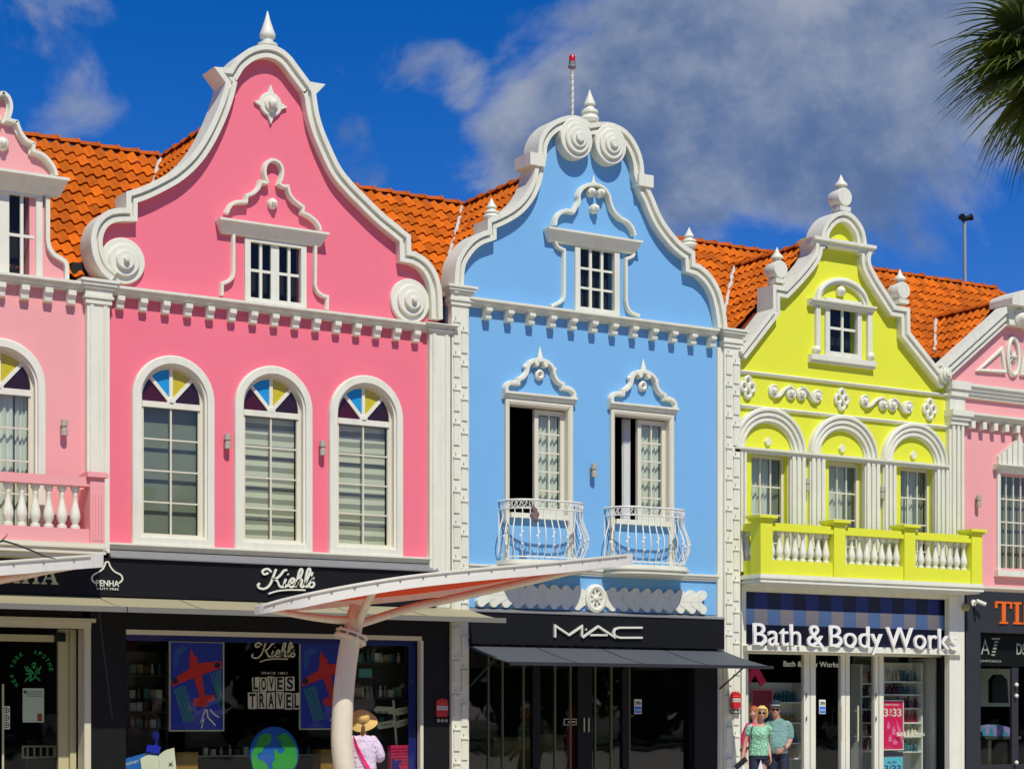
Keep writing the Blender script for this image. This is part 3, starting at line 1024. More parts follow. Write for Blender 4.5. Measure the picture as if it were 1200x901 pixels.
# balcony with pink piers and white balusters
bp = -.62
bal = MB()
zt0, zt1 = PZ(50,566.5,bp), PZ(50,555.5,bp)
zb0, zb1 = PZ(50,634,bp), PZ(50,617,bp)
xR = PX(122,bp); xP0 = PX(105,bp); xL = XB[0]
bal.box(xL, xP0, bp-.0, bp+.22, zt0, zt1)
bal.box(xL, xP0+.0, bp+.02, bp+.2, zb0, zb1)
bal.box(xL, xR-.02, bp+.201, .0, zb0, zb0+.06)
balc = bal.build('balcony', ROSE, h)
m = MB().box(xP0, xR, bp-.03, bp+.25, zb0, zt1-.0)
m.box(xP0-.06, xR+.05, bp-.08, bp+.30, zt1+.001, zt1+.06).box(xP0-.03, xR+.025, bp-.05, bp+.27, zt1+.061, zt1+.085)
for k in range(4):
    xx = xP0 + (xR-xP0)*(.2+.2*k)
    m.box(xx-.012, xx+.012, bp-.045, bp-.02, zb0+.05, zt0-.12)
m.build('pier', ROSE, balc)
MB().box(xP0+.03, xR-.03, bp+.251, .0, zb0+.061, zt0).build('side_panel', ROSE, balc)
def baluster_mesh(hh, r):
    pr = [(.9,0),(.9,.07),(.55,.09),(.6,.12),(.95,.22),(1.0,.30),(.85,.42),(.5,.62),(.38,.76),(.5,.80),(.42,.84),(.75,.90),(.85,.93),(.85,1.0)]
    return MB().lathe(0, 0, [(r*a, hh*b) for a, b in pr], 12).mesh('baluster', WHITE, 45)
bme = baluster_mesh(zt0-zb1, .085)
bx1, bx0 = PX(88,bp+.11), PX(9.5,bp+.11)
n = 6; st = (bx1-bx0)/(n-1)
for i in range(16):
    if bx1-st*i > xL+.1: put('baluster', bme, (bx1-st*i, bp+.11, zb1), balc)
md = MB()
for (e, a, b) in ((.02, .0, .05), (.05, .05, .085), (.0, .085, .13), (.035, .13, .17), (-.03, .17, .24)):
    md.box(xL, xR-.03+e, bp-.04-e, .0, zb0-b, zb0-a-.001)
md.build('balcony_slab', CREAM, balc)

# ================================================================== C: sky blue house
h = C_
gC = outline([
    [(533,342),(533.2,325),(535,308),(540,295.5),(550,282),(561,273.5),(571.7,269.4)], [(571.7,269.4),(571.7,256.5)],
    [(571.7,256.5),(590,248.5),(605.6,238.6),(617,225.5),(624,211),(627.5,196)],
    [(627.5,196),(631,179)],
    [(631,179),(631.5,168),(635,157.5),(641,148.5),(650,141),(661.6,136.5),(673,135.3),(682.6,138),(692,144.5)],
    [(692,144.5),(701,143.2),(712,143.2),(722,145.5),(734,152.5),(743,163),(750,176.6),(754,191),(755,203.5)],
    [(755,203.5),(760.5,219.5)],
    [(760.5,219.5),(766,231),(773,248),(781,262.5),(793.7,278.7),(804,288),(814.6,294.7)], [(814.6,294.7),(815,308)],
    [(815,308),(822,311),(833.8,321.8),(843,337),(848,352.7),(851.3,371),(852.5,384)]], -.2)
for (ax, ay, bx, by) in ((621.5, 178, 639, 195.5), (749, 203, 766, 220)):
    a, zt_ = P(ax, ay, -.235); b, zb_ = P(bx, by, -.235)
    MB().box(a, b, -.235, .31, zb_, zt_).build('coping_block', WHITE, h)
zcC = (PZ(556,348,-.2)+PZ(841.5,385,-.2))/2
xwC = PX(698.5); hwC = (PX(724.3,-.05)-PX(672.5,-.05))/2
zq0, zq1 = PZ(698,366), PZ(698,290)
dz0 = (PZ(632,600,-.04)+PZ(753,612,-.04))/2; zflo = PZ(640, 655, -.3)
DW = [(632, 671.5-592.6), (753, 790-716)]
xd = [PX(632,-.04), PX(753,-.04)]
hd = ((PX(671.5,-.04)-PX(592.6,-.04)) + (PX(790,-.04)-PX(716,-.04)))/4
zd1 = (PZ(632,469,-.04)+PZ(753,485,-.04))/2        # top of door frame
holes = [[(xwC-hwC+.05, zq0), (xwC+hwC-.05, zq0), (xwC+hwC-.05, zq1), (xwC-hwC+.05, zq1)]]
for x in xd: holes.append([(x-hd+.04, dz0), (x+hd-.04, dz0), (x+hd-.04, zd1-.04), (x-hd+.04, zd1-.04)])
ZFC = PZ(700,716)
wp = [(XB[2]+.01, ZFC), (XB[2]+.01, zcC)] + offset(gC, .05) + [(XB[3]-.01, zcC), (XB[3]-.01, ZFC)]
facade(h, wp, holes, BLUE)
GABLES.append(gC + [(gC[-1][0], 4), (gC[0][0], 4)])
coping(h, gC)
shell(h, XB[2], XB[3], zflo, 9.0)
cornice(h, PX(550,-.15), PX(842,-.15), zcC, .145, .20)
x0, x1 = PX(571.7,-.12), PX(834.7,-.12)
modillions(h, x0, x1, 12, zcC-.15, .125, .20, .19, True)
for (cx, cy, rx) in ((675.5,162.5,18.5), (715.5,169.5,18.0)):
    X, Z = P(cx, cy, -.2); r = PX(cx+rx,-.2)-X
    stepped_disc(h, X, Z, r, [(1.0, .22), (.76, .27), (.50, .31), (.25, .36)], ez=1.06)
spC = [(.13, 0), (.13, .05), (.19, .08), (.21, .14), (.18, .20), (.15, .22), (.19, .26), (.18, .31), (.10, .36), (.09, .40), (.13, .43), (.12, .47), (.05, .62), (.004, .74)]
X, Z = P(691, 146, -.05)
spire(h, X, -.05, Z-.04, [(r*.85, z*.93) for r, z in spC])
for (fx, fy) in ((576, 256), (807.5, 289)):
    X, Z = P(fx, fy, -.05)
    spire(h, X, -.05, Z-.06, [(r*.72, z*.58) for r, z in spC])
win, xs, zs, yf = win_box(h, 'window', xwC-hwC, xwC+hwC, zq0-.05, zq1+.05, 3, 3, .11, yf=-.02, fy0=-.055)
glaze(win, xs, zs, -.02, .04, GLASSD, {1: .055, 2: .055})
MB().box(xwC-hwC, xwC+hwC, .26, .30, zq0-.1, zq1+.1).build('window_backing', DARKIN, h)  # attic shade put in as an added near-black sheet
zhC = (PZ(642,266.3,-.2)+PZ(754,281.8,-.2))/2
window_hood(h, PX(643,-.2), PX(753,-.2), zhC, .23, .22)
ped = [[(650.5,264),(652,256),(657,249.5),(664.5,247),(672,248.5)], [(672,248.5),(675,243),(678.5,236.5),(678,230)], [(678,230),(680.5,223.5),(686,218.5),(693,216.5),(701,217),(708,221),(713,228),(715,236)],
       [(715,236),(717,242.5),(721.5,250),(728,256)], [(728,256),(735,259.5),(741,267),(744,276)]]
MB().sweep(outline(ped, -.1, 4), strip(.075, .13)).build('scroll_moulding', WHITE, h, 40)
MB().sweep(outline([[(650.5,281),(653,288),(658,291.5),(661.5,293)], [(661.5,293),(661.5,343)], [(661.5,343),(660,351),(654,355.5),(646,358.5)]], -.07, 4), strip(.062, .09)).build('scroll_moulding', WHITE, h, 40)
MB().sweep(outline([[(743.5,297),(741,301),(734,303.5)], [(734,303.5),(734,352)], [(734,352),(736.5,362),(742,367),(749.5,370)]], -.07, 4), strip(.062, .09)).build('scroll_moulding', WHITE, h, 40)
for (bx, by, r) in ((692.5, 225.5, .085), (703.5, 226.5, .085), (696.5, 245, .088)):
    X, Z = P(bx, by, -.06)
    MB().lathe_y(X, Z, [(r, .01), (r, -.09), (r*.8, -.12), (r*.55, -.125), (r*.5, -.17), (r*.2, -.19)], 18).build('boss', WHITE, h, 40)
def spike(h, x, y0, y1, r, Yp):
    X, Z = P(x, y0, Yp); Z1 = PZ(x, y1, Yp)
    MB().lathe(X, Yp, [(r, 0), (r, .02), (r*.5, (Z1-Z)*.5), (.004, Z1-Z)], 10, Z).build('spike', WHITE, h, 40)
spike(h, 695.5, 217.5, 205.5, .055, -.08)
# upper doors with scroll pediments and bow balconies
for k, x in enumerate(xd):
    f = MB()
    f.sweep([(x-hd, zflo-.05), (x-hd, zd1), (x+hd, zd1), (x+hd, zflo-.05)], [(0, .01), (0, -.06), (.03, -.075), (.075, -.06), (.10, -.03), (.10, .16), (.07, .16), (.05, .01)])
    fr = f.build('window_frame', CREAM, h)
    MB().box(x-hd+.101, x+hd-.101, -.10, .16, dz0-.09, dz0-.001).build('window_sill', WHITE, h)
    # lintel
    hz = .13
    cornice(h, x-hd-.055, x+hd+.055, zd1+hz, hz, .14, WHITE, 'lintel')
    # scroll
    def q(dx, dz): return (x + dx*hd/.62, zd1 + hz + dz)
    pr = [[q(-.62,0), q(-.625,.07), q(-.58,.14), q(-.50,.165), q(-.41,.165)], [q(-.41,.165), q(-.41,.23)], [q(-.41,.23), q(-.33,.27), q(-.26,.36), q(-.235,.47)],
          [q(-.235,.47), q(-.20,.545), q(-.12,.60), q(0,.62), q(.12,.60), q(.20,.545), q(.235,.47)], [q(.235,.47), q(.26,.36), q(.33,.27), q(.41,.23)],
          [q(.41,.23), q(.41,.165)], [q(.41,.165), q(.50,.165), q(.58,.14), q(.625,.07), q(.62,0)]]
    pth = []
    for s in pr:
        t = spline(s, 4)
        pth += t if not pth else t[1:]
    MB().sweep(pth, strip(.085, .12)).build('scroll_moulding', WHITE, h, 40)
    for s in (-1, 1):
        a = q(s*.27, .48); MB().ball((a[0], -.05, a[1]), .05).build('knob', WHITE, h, 40)
    for s in (-1, 1):
        a = q(s*.08, .545)
        MB().lathe_y(a[0], a[1], [(.055, .01), (.055, -.10), (.04, -.13)], 14).build('boss', WHITE, h, 40)
    a = q(0, .36)
    MB().sweep([(a[0] + .062*cos(t*pi/8), a[1] + .062*sin(t*pi/8)) for t in range(16)], [(-.035, .005), (-.035, -.06), (.0, -.09), (.035, -.06), (.035, .005)], True).build('boss_ring', WHITE, h, 40)
    a = q(0, .62)
    MB().lathe(a[0], -.06, [(.065, -.02), (.065, .03), (.035, .14), (.004, .26)], 10, a[1]).build('spike', WHITE, h, 40)
    # right leaf stays shut, left leaf folded away inside
    lw = hd-.10
    l0 = x - .02
    win, xs, zs, yf = win_box(h, 'window_leaf', l0, x+hd-.101, dz0+.02, zd1-.12, 2, 5, .085, yf=.09, frame_m=CREAM)
    glaze(win, xs, zs, .09, .03, GLASSG, None, CREAM)
    curtain(win, xs[0]-.02, xs[-1]+.02, .22, zs[0], zs[-1], CURT, 6, .025)
    if k == 1: curtain(win, x-.23, x-.05, .30, dz0, zd1-.1, mat('bright_curtain', (.75,.75,.72), .9, .05), 4, .03)
    MB().box(x-hd+.16, x-hd+.19, .2, .75, dz0, zd1-.12).build('open_leaf', DGREY, h)
wall_lamp(696.5, 551, 'small grey wall lamp on the sky blue wall between the two iron balconies')

IRON = plain('white_iron', 226, 224, 210, .45, .06)
def ellipse_pt(xc, a, b, t, Yo=0.0):
    # superellipse quarter arcs: straight at the wall, rounded ahead
    c, s = cos(t), sin(t)
    e = .62
    return (xc + a*math.copysign(abs(c)**e, c), Yo - b*abs(s)**e)
def bow_balcony(h, xc, a, b, zfl, zrail):
    n = 40
    pl = [ellipse_pt(xc, a+.04, b+.04, pi*(1-i/n)) for i in range(n+1)]
    sl = MB()
    for (e, z0, z1) in ((.02, -.055, .0), (.05, -.09, -.055), (.0, -.135, -.09), (.03, -.165, -.135), (-.06, -.20, -.165)):
        pts = [ellipse_pt(xc, a+.04+e, b+.04+e, pi*(1-i/n)) for i in range(n+1)]
        pts[0] = (pts[0][0], .005); pts[-1] = (pts[-1][0], .005)
        sl.prism_z(pts[::-1], zfl+z0+.0005, zfl+z1)
    bal = sl.build('balcony', WHITE, h)
    rl = MB()
    def ring(z, r, off=0.0):
        rl.tube([(*ellipse_pt(xc, a+off, b+off, pi*(1-i/n)), z) for i in range(n+1)], r, 6)
    zt = zrail
    zf = zrail-.15
    for z_, r_ in ((zt, .020), (zf, .014), (zfl+.05, .014)):
        rl = MB(); ring(z_, r_); rl.build('rail', IRON, bal, 40)
    # rings of the frieze
    fr = MB()
    cnt = 17
    for i in range(cnt):
        t = pi*(1-(i+.5)/cnt)
        p = ellipse_pt(xc, a, b, t); p2 = ellipse_pt(xc, a, b, t-.02)
        d = Vector((p2[0]-p[0], p2[1]-p[1], 0)).normalized()
        for sgn, off in ((1, -.028), (-1, .028)):
            pts = []
            for j in range(10):
                q_ = 2*pi*j/12 * sgn
                pts.append((p[0] + d.x*(off + .042*cos(q_)), p[1] + d.y*(off + .042*cos(q_)), (zt+zf)/2 + .055*sin(q_)))
            fr.tube(pts, .007, 5)
    tag(fr.build('frieze', IRON, bal, 40), kind='stuff')
    # pot-bellied bars
    cnt = 17
    # bars at equal steps along the rail
    fine = [ellipse_pt(xc, a, b, pi*(1-q/400)) for q in range(401)]
    acc = [0.0]
    for q in range(400): acc.append(acc[-1] + sqrt((fine[q+1][0]-fine[q][0])**2 + (fine[q+1][1]-fine[q][1])**2))
    for i in range(cnt+1):
        p = fine[min(range(401), key=lambda q: abs(acc[q]-acc[-1]*i/cnt))]
        nx, ny = (p[0]-xc)/a, p[1]/b
        L = sqrt(nx*nx+ny*ny) or 1
        nx, ny = nx/L, ny/L
        if i in (0, cnt): nx = ny = 0
        hh = zf - zfl - .05
        pts = []
        for j in range(13):
            u = j/12
            bul = .11*sin(pi*min(1, u*1.12))**1.3*(1-.5*u)*1.5 - .02*sin(pi*u)
            pts.append((p[0]+nx*bul, p[1]+ny*bul, zfl+.05+hh*u))
        mb = MB().tube(pts, .0115 if i not in (0, cnt) else .016, 6)
        if i % 2 == 0 and i not in (0, cnt):
            for u, s in ((.30, 1), (.42, -1), (.55, 1)):
                q_ = pts[int(u*12)]
                mb.ball((q_[0]-ny*.02*s, q_[1]+nx*.02*s, q_[2]), (.022, .016, .03), 6, 4)
        mb.build('bar', IRON, bal, 50)
    return bal
aB = (PX(672)-PX(583))/2
zfl = (PZ(756, 663, -.6)+PZ(640,654,-.6))/2
zrl = (PZ(633,585,-.55)+PZ(755,595,-.55))/2
for k, x in enumerate(xd):
    bow_balcony(h, x-.02, aB, .56, zfl, zrl)
X, Z = P(625, 598, -.52)
mb = MB()
for (a_, b_, c_, r_) in ((0, 0, 0, .055), (.03, -.01, -.07, .06), (-.035, .01, -.09, .055), (.0, -.02, -.15, .06), (.04, 0, -.19, .04), (-.03, 0, .05, .035)):
    mb.ball((X+a_, -.57+b_, Z+c_), (r_, r_*.7, r_*1.1), 7, 5)
tag(mb.build('cloth_bundle', plain('faded_cloth', 120, 96, 100, .9, .3, 30), None), 'small dark bundle tied to the rail of the left iron balcony', 'bundle')
# string course and carved garland below
zsc = PZ(825,673,-.05)
cornice(h, XB[2]+.33, PX(842,-.05), zsc, .125, .09, WHITE, 'string_course')
gx0, gx1 = PX(556,-.05), PX(828,-.05)
gz = (PZ(570,706,-.05)+PZ(815,705,-.05))/2
gz = PZ(698,701,-.05)
gxc = PX(698,-.05)
whl = MB().sweep([(gxc+.20*cos(t*pi/14), gz+.235*sin(t*pi/14)) for t in range(28)], [(-.07, .005), (-.07, -.08), (-.02, -.10), (.03, -.08), (.03, .005)], True).build('rosette', WHITE, h, 40)
for k in range(8):
    a = pi*k/4 + .2
    c, s = cos(a), sin(a)
    ribbon(MB(), [(gxc+.05*c, gz+.05*s), (gxc+.18*c, gz+.21*s)], .045, -.07-.001*k, .0).build('spoke', WHITE, whl)
MB().lathe_y(gxc, gz, [(.06, .0), (.06, -.08), (.03, -.11)], 16).build('hub', WHITE, whl, 40)
def leaf(h, x, z, sx, up, y):
    """one lobed leaf of the garland, leaning outwards from the axis"""
    an = radians(40)
    L = .215
    pts = [(-.075, -.004), (.075, -.004)]
    cx_, cz_ = L*cos(an)*.92, L*sin(an)
    dx_, dz_ = cos(an), sin(an)
    nx_, nz_ = dz_, -dx_
    pts = [(-.15, -.005), (.09, -.005), (cx_+nx_*.080-dx_*.02, cz_+nz_*.080-dz_*.02)]
    for i in range(11):
        t = -pi*.60 + 2*pi*.60*i/10
        pts.append((cx_ + .088*(dx_*cos(t) - nx_*sin(t)), cz_ + .088*(dz_*cos(t) - nz_*sin(t))))
    pts.append((cx_-nx_*.085-dx_*.05, cz_-nz_*.085-dz_*.05)); pts.append((-.13, .07))
    MB().prism([(x + sx*p_, z + up*q_) for p_, q_ in pts], y, .005).build('leaf', WHITE, h)
gl = tag(MB().box(gx0+.1, gx1-.1, -.03, .004, gz-.03, gz+.03).build('garland', WHITE, h))
nl = 9
for sx in (-1, 1):
    xe = gx0 if sx < 0 else gx1
    for i in range(nl):
        xx = gxc + sx*(.24 + (abs(xe-gxc)-.24-.27)*(i)/(nl-1))
        for up in (1, -1):
            leaf(gl, xx, gz, sx, up, -.045-.007*i-.003*(up > 0))

# quoined white strips beside the blue wall
def quoins(h, x0, x1, z0, z1, d=.12, caph=.34):
    p = pilaster(h, x0, x1, z0, z1, d, caph, False, 'quoin_strip')
    z = z0+.05; step = .60
    w = x1-x0
    i = 0
    while z + step < z1-caph+.2:
        for c in range(2):
            a = x0 + w*(.10 if c == 0 else .56); b = a + w*.34
            zz = z + (.16 if c == 0 else 0)
            top = min(zz + .36, z1-caph-.03)
            if top-zz < .1: continue
            m = MB()
            m.box(a, b, -d-.022, -d+.01, zz, top)
            m.box(a-w*.03, b+w*.04, -d-.04, -d+.01, top+.002, top+.032)
            m.box(a+w*.08, a+w*.15, -d-.03, -d+.01, top+.085, top+.115)
            m.build('quoin_panel', WHITE, p)
        z += step
    return p
zq = PZ(537,333,-.25)
quoins(h, PX(529.5,-.12), PX(549.5,-.12), .12, zq)
zq2 = PZ(856,384,-.25)
quoins(h, PX(849,-.12), PX(867.5,-.12), .12, zq2)
MB().box(PX(841,-.06), PX(848.8,-.06), -.06, .02, .12, zq2-.36).build('corner_strip', WHITE, h)
# ================================================================== D: lime yellow house
h = D_
gD = outline([
    [(868,411),(906,361.6)], [(906,361.6),(906,333)], [(906,333),(921.5,336)], [(921.5,336),(936,321),(949,305.5)],
    [(949,305.5),(954.5,297),(956.5,289),(955.5,282),(952,277)], [(952,277),(963,279)],
    [(963,279),(965,268),(970,258.5),(978,250.5),(988,247),(998,250),(1006.5,258.5),(1013,270),(1016,286.5)],
    [(1016,286.5),(1027.6,288.3)], [(1027.6,288.3),(1022,296),(1020.5,305),(1022.5,313),(1030,327)], [(1030,327),(1050,358)],
    [(1050,358),(1066.5,360.8)], [(1066.5,360.8),(1067,389)], [(1067,389),(1112,446)]], -.2)
xwD = PX(988.5, -.04); 
gl0, gl1 = PZ(988, 418), PZ(988, 356)
hwD = (PX(1009.8,-.04)-PX(967.6,-.04))/2
zD1 = (PZ(868,432.5,-.06)+PZ(1109,462,-.06))/2
zD2 = (PZ(868,472,-.06)+PZ(1109,500,-.06))/2
xa3 = [PX(902.5,-.1), PX(989.5,-.1), PX(1073,-.1)]
aD = ((PX(943,-.1)-PX(866,-.1)) + (PX(1030.5,-.1)-PX(950,-.1)) + (PX(1113,-.1)-PX(1034.8,-.1)))/6
zimp = (PZ(904,525,-.1)+PZ(990,535,-.1)+PZ(1074,543,-.1))/3
ztopD = (PZ(901.6,478,-.1)+PZ(988,487,-.1)+PZ(1073,497,-.1))/3
zflD = PZ(990, 676)
wl = [PX(899)-PX(878.6), PX(1089)-PX(1052)]
hwin = (PX(1089,.1)-PX(1052,.1))/2 + .02
xwn = [PX(898,.1), PX(987.5,.1), PX(1070.5,.1)]
hole = []
for i in range(3):
    hole.append([(xwn[i]-hwin+.01, zflD-.02), (xwn[i]+hwin-.01, zflD-.02), (xwn[i]+hwin-.01, zimp-.07), (xwn[i]-hwin+.01, zimp-.07)])
holes = hole + [[(xwD-hwD+.05, gl0), (xwD+hwD-.05, gl0), (xwD+hwD-.05, gl1), (xwD-hwD+.05, gl1)]]
ZFD = PZ(990, 684)
wp = [(XB[3]+.01, ZFD)] + [(XB[3]+.01, gD[0][1]-.15)] + offset(gD, .05) + [(XB[4]-.01, gD[-1][1]-.1), (XB[4]-.01, ZFD)]
facade(h, wp, holes, LIME)
GABLES.append(gD + [(gD[-1][0], 4), (gD[0][0], 4)])
coping(h, gD)
XS = PX(1126)
shell(h, XB[3], XS, zflD-.03, 8.2)
# ledge under the top arch
X0, Z0 = P(963, 279, -.2); X1, Z1 = P(1016, 286.5, -.2)
zl = (Z0+Z1)/2
MB().prism_x([(.02, zl), (-.25, zl), (-.25, zl-.06), (-.17, zl-.075), (-.17, zl-.12), (-.13, zl-.15), (.02, zl-.15)], X0-.22, X1+.22).build('gable_ledge', WHITE, h)
# finials: disc and cone
def disc_finial(h, x, y, r, hgt):
    X, Z = P(x, y, -.05)
    p = MB().box(X-r*.75, X+r*.75, -.05-r*.75, -.05+r*.75, Z-.03, Z+r*.28)
    p.box(X-r*.55, X+r*.55, -.05-r*.55, -.05+r*.55, Z+r*.28, Z+r*.5)
    o = p.build('finial', WHITE, h)
    zc_ = Z + r*1.35
    MB().lathe_y(X, zc_, [(r*.93, .05+r*.8-.05), (r, .0+r*.6-.05), (r, -.05-r*.62), (r*.93, -.05-r*.72)], 26).build('finial_disc', WHITE, o, 40)
    zt_ = zc_ + r*.95
    MB().lathe(X, -.05, [(r*.42, -.03), (r*.42, .02), (r*.36, .05), (r*.72, .07), (r*.70, .10), (r*.30, hgt*.6), (.004, hgt)], 14, zt_).build('finial_cone', WHITE, o, 40)
disc_finial(h, 985.5, 247, .185, .30)
disc_finial(h, 910.5, 331, .175, .29)
disc_finial(h, 1054.5, 355, .175, .29)
# volutes at the foot of the gable
for (cx, cy) in ((1106.5, 438.5),):
    X, Z = P(cx, cy, -.18)
    stepped_disc(h, X, Z, .17, [(1, .24), (.68, .29), (.38, .33)])
# small gable window
win, xs, zs, yf = win_box(h, 'window', xwD-hwD, xwD+hwD, gl0-.04, gl1+.07, 2, 2, .11, yf=-.02, fy0=-.055)
glaze(win, xs, zs, -.02, .05, GLASSD)
MB().box(xwD-hwD, xwD+hwD, .26, .30, gl0-.1, gl1+.1).build('window_backing', DARKIN, h)  # added sheet, its dark colour stands in for attic shade
zhD = (PZ(951,349,-.16)+PZ(1027,359.5,-.16))/2
cornice(h, PX(951,-.15), PX(1027,-.15), zhD, .13, .18, WHITE, 'window_hood')
a0, a1 = PX(957.5,-.1), PX(1018.7,-.1)
za = PZ(988, 325.5, -.1)
xm = (a0+a1)/2
MB().sweep(arch(xm, (a1-a0)/2, zhD, zhD+.02, 18, za-zhD-.02)[1:-1], [(0, .01), (0, -.11), (.03, -.13), (.07, -.13), (.08, -.08), (.13, -.08), (.13, .01)]).build('arch_moulding', WHITE, h, 40)
X, Z = P(986.5, 341, -.08)
MB().lathe_y(X, Z, [(.10, .01), (.10, -.08), (.07, -.11), (.045, -.15), (.02, -.16)], 16).build('boss', WHITE, h, 40)
zsl = (PZ(951,414.5,-.12)+PZ(1027,423.5,-.12))/2
MB().prism_x([(.02, zsl), (-.13, zsl), (-.13, zsl-.10), (-.09, zsl-.12), (-.09, zsl-.15), (.02, zsl-.15)], PX(951,-.12), PX(1027,-.12)).build('window_sill', WHITE, h)
for (px0, px1) in ((956.5, 961.5), (1017, 1022)):
    a, b = PX(px0,-.07), PX(px1,-.07)
    MB().box(a, b, -.08, .01, zsl+.10, zhD-.131).build('side_strip', WHITE, h)
    MB().lathe_y((a+b)/2 + (.03 if px0 < 980 else -.03)*-1, zsl+.10, [(.085, .01), (.085, -.09), (.05, -.12), (.03, -.14)], 16).build('strip_scroll', WHITE, h, 40)
# two string courses with the ornament frieze
for z in (zD1, zD2):
    MB().prism_x([(.02, z), (-.06, z), (-.075, z-.02), (-.06, z-.045), (-.03, z-.065), (.02, z-.065)], PX(868,-.06), PX(1110,-.06)).build('string_course', WHITE, h)
for (qx, qy) in ((876.8, 453.5), (987, 467.8), (1090, 479.2)):
    X, Z = P(qx, qy, -.05)
    mb = MB()
    for (ox, oz) in ((.0, .115), (.0, -.115), (.095, 0), (-.095, 0)):
        mb.sweep([(X+ox+.072*cos(t*pi/8), Z+oz+.085*sin(t*pi/8)) for t in range(16)], [(-.032, .005), (-.032, -.055), (0, -.075), (.032, -.055), (.032, .005)], True)
    mb.prism([(X, Z+.05), (X+.04, Z), (X, Z-.05), (X-.04, Z)], -.085, .0)
    for (ox, oz) in ((0, .21), (0, -.21), (.17, 0), (-.17, 0)):
        mb.prism([(X+ox*1.17, Z+oz*1.13), (X+ox-abs(oz)*.2, Z+oz-abs(ox)*.2), (X+ox*.8, Z+oz*.8), (X+ox+abs(oz)*.2, Z+oz+abs(ox)*.2)], -.06, .0)
    mb.build('quatrefoil', WHITE, h, 40)
for ch in ([(907.6,457.5),(928,460.3),(940,461.3),(958.8,463.5)], [(1014.5,469.5),(1036,473.2),(1047,474.3),(1065.3,476.5)]):
    c = PL(ch, -.06)
    mb = MB()
    for (X, Z) in c:
        mb.lathe_y(X, Z, [(.125, .01), (.125, -.05), (.10, -.075), (.085, -.05), (.06, -.06), (.05, -.11), (.02, -.13)], 18)
    r = .09
    (xa_, za_), (xb_, zb_), (xc_, zc_), (xd_, zd_) = c
    for s, (p0, p1) in ((1, (c[0], c[1])), (-1, (c[3], c[2]))):
        pts = spline([(p0[0], p0[1]-.12), (p0[0]+s*.14, p0[1]-.09), ((p0[0]+p1[0])/2+s*.03, p0[1]+.03), (p1[0]-s*.06, p1[1]+.12), (p1[0], p1[1]+.125)], 5)
        mb.sweep(pts, strip(.05, .09))
    mb.build('scroll_band', WHITE, h, 40)
# three arches
for i in range(3):
    x = xa3[i]; rz = ztopD - zimp
    mb = MB()
    pr = []
    w = .30
    for k in range(3):
        n0 = w*k/3; n1 = w*(k+1)/3
        pr += [(n0, -.13+.025*k), (n0+.02, -.15+.025*k), (n1-.035, -.15+.025*k), (n1-.03, -.10+.025*k), (n1, -.10+.025*k)]
    mb.sweep(arch(x, aD, zimp, zimp+.015, 24, rz)[1:-1], [(0, .01)] + pr + [(w, .01)])
    o = mb.build('arch', WHITE, h, 30)
    X, Z = x, zimp+.16
    s_ = .075
    MB().prism([(X, Z+s_*1.2), (X+s_, Z), (X, Z-s_*1.2), (X-s_, Z)], -.06, .005).build('keystone_diamond', WHITE, o)
# impost blocks and fluted pilasters
edges = [xa3[0]-aD, xa3[0]+aD, xa3[1]-aD, xa3[1]+aD, xa3[2]-aD, xa3[2]+aD]
MB().prism_x([(.02, zimp), (-.17, zimp), (-.17, zimp-.04), (-.12, zimp-.055), (-.12, zimp-.10), (.02, zimp-.10)], edges[0], edges[5]+.02).build('impost', WHITE, h)
pw = .50
pil = [(PX(a, -.1), PX(b, -.1)) for a, b in ((866.8, 875), (927, 944.5), (950, 967.5), (1014.5, 1031.5), (1036, 1050.5), (1097, 1117))]
for (a, b) in pil:
    if b-a < .1: continue
    m = MB().box(a, b, -.08, .02, zflD, zimp-.101)
    nfl = max(2, round((b-a)/.125))
    for k in range(nfl):
        c0 = a + (b-a)*(k+.18)/nfl; c1 = a + (b-a)*(k+.82)/nfl
        m.box(c0, c1, -.125, -.079, zflD, zimp-.102)
    m.build('fluted_pilaster', WHITE, h)
for i in range(3):
    z0, z1 = zflD, zimp-.07
    a, b = xwn[i]-hwin, xwn[i]+hwin
    win, xs, zs, yf = win_box(h, 'balcony_door' if i == 1 else 'window', a, b, z0, z1-.02, 3, 4, .065 if i != 1 else .09, yf=.12, frame_m=CREAM)
    glaze(win, xs, zs, .12, .028, GLASSG, None, CREAM)
    wd = (b-a)
    if i < 2:
        curtain(win, a+.05, a+wd*.70, .28, z0, z1, CURT, 6, .035)
        curtain(win, a+wd*.72, b-.03, .27, z0, z1, mat('grey_curtain', (.30, .33, .25), .9, .1), 3, .03)
    else:
        curtain(win, a+.30, a+wd*.72, .28, z0, z1, CURT, 4, .035)
        curtain(win, a+.03, a+.28, .27, z0, z1, mat('grey_curtain', (.30, .33, .25), .9, .1), 3, .03)
        curtain(win, a+wd*.74, b-.03, .27, z0, z1, mat('grey_curtain', (.30, .33, .25), .9, .1), 2, .03)
wall_lamp(946, 568, 'small grey wall lamp on the yellow wall between the left and middle arches')
wall_lamp(1034, 577, 'small grey wall lamp on the yellow wall between the middle and right arches')
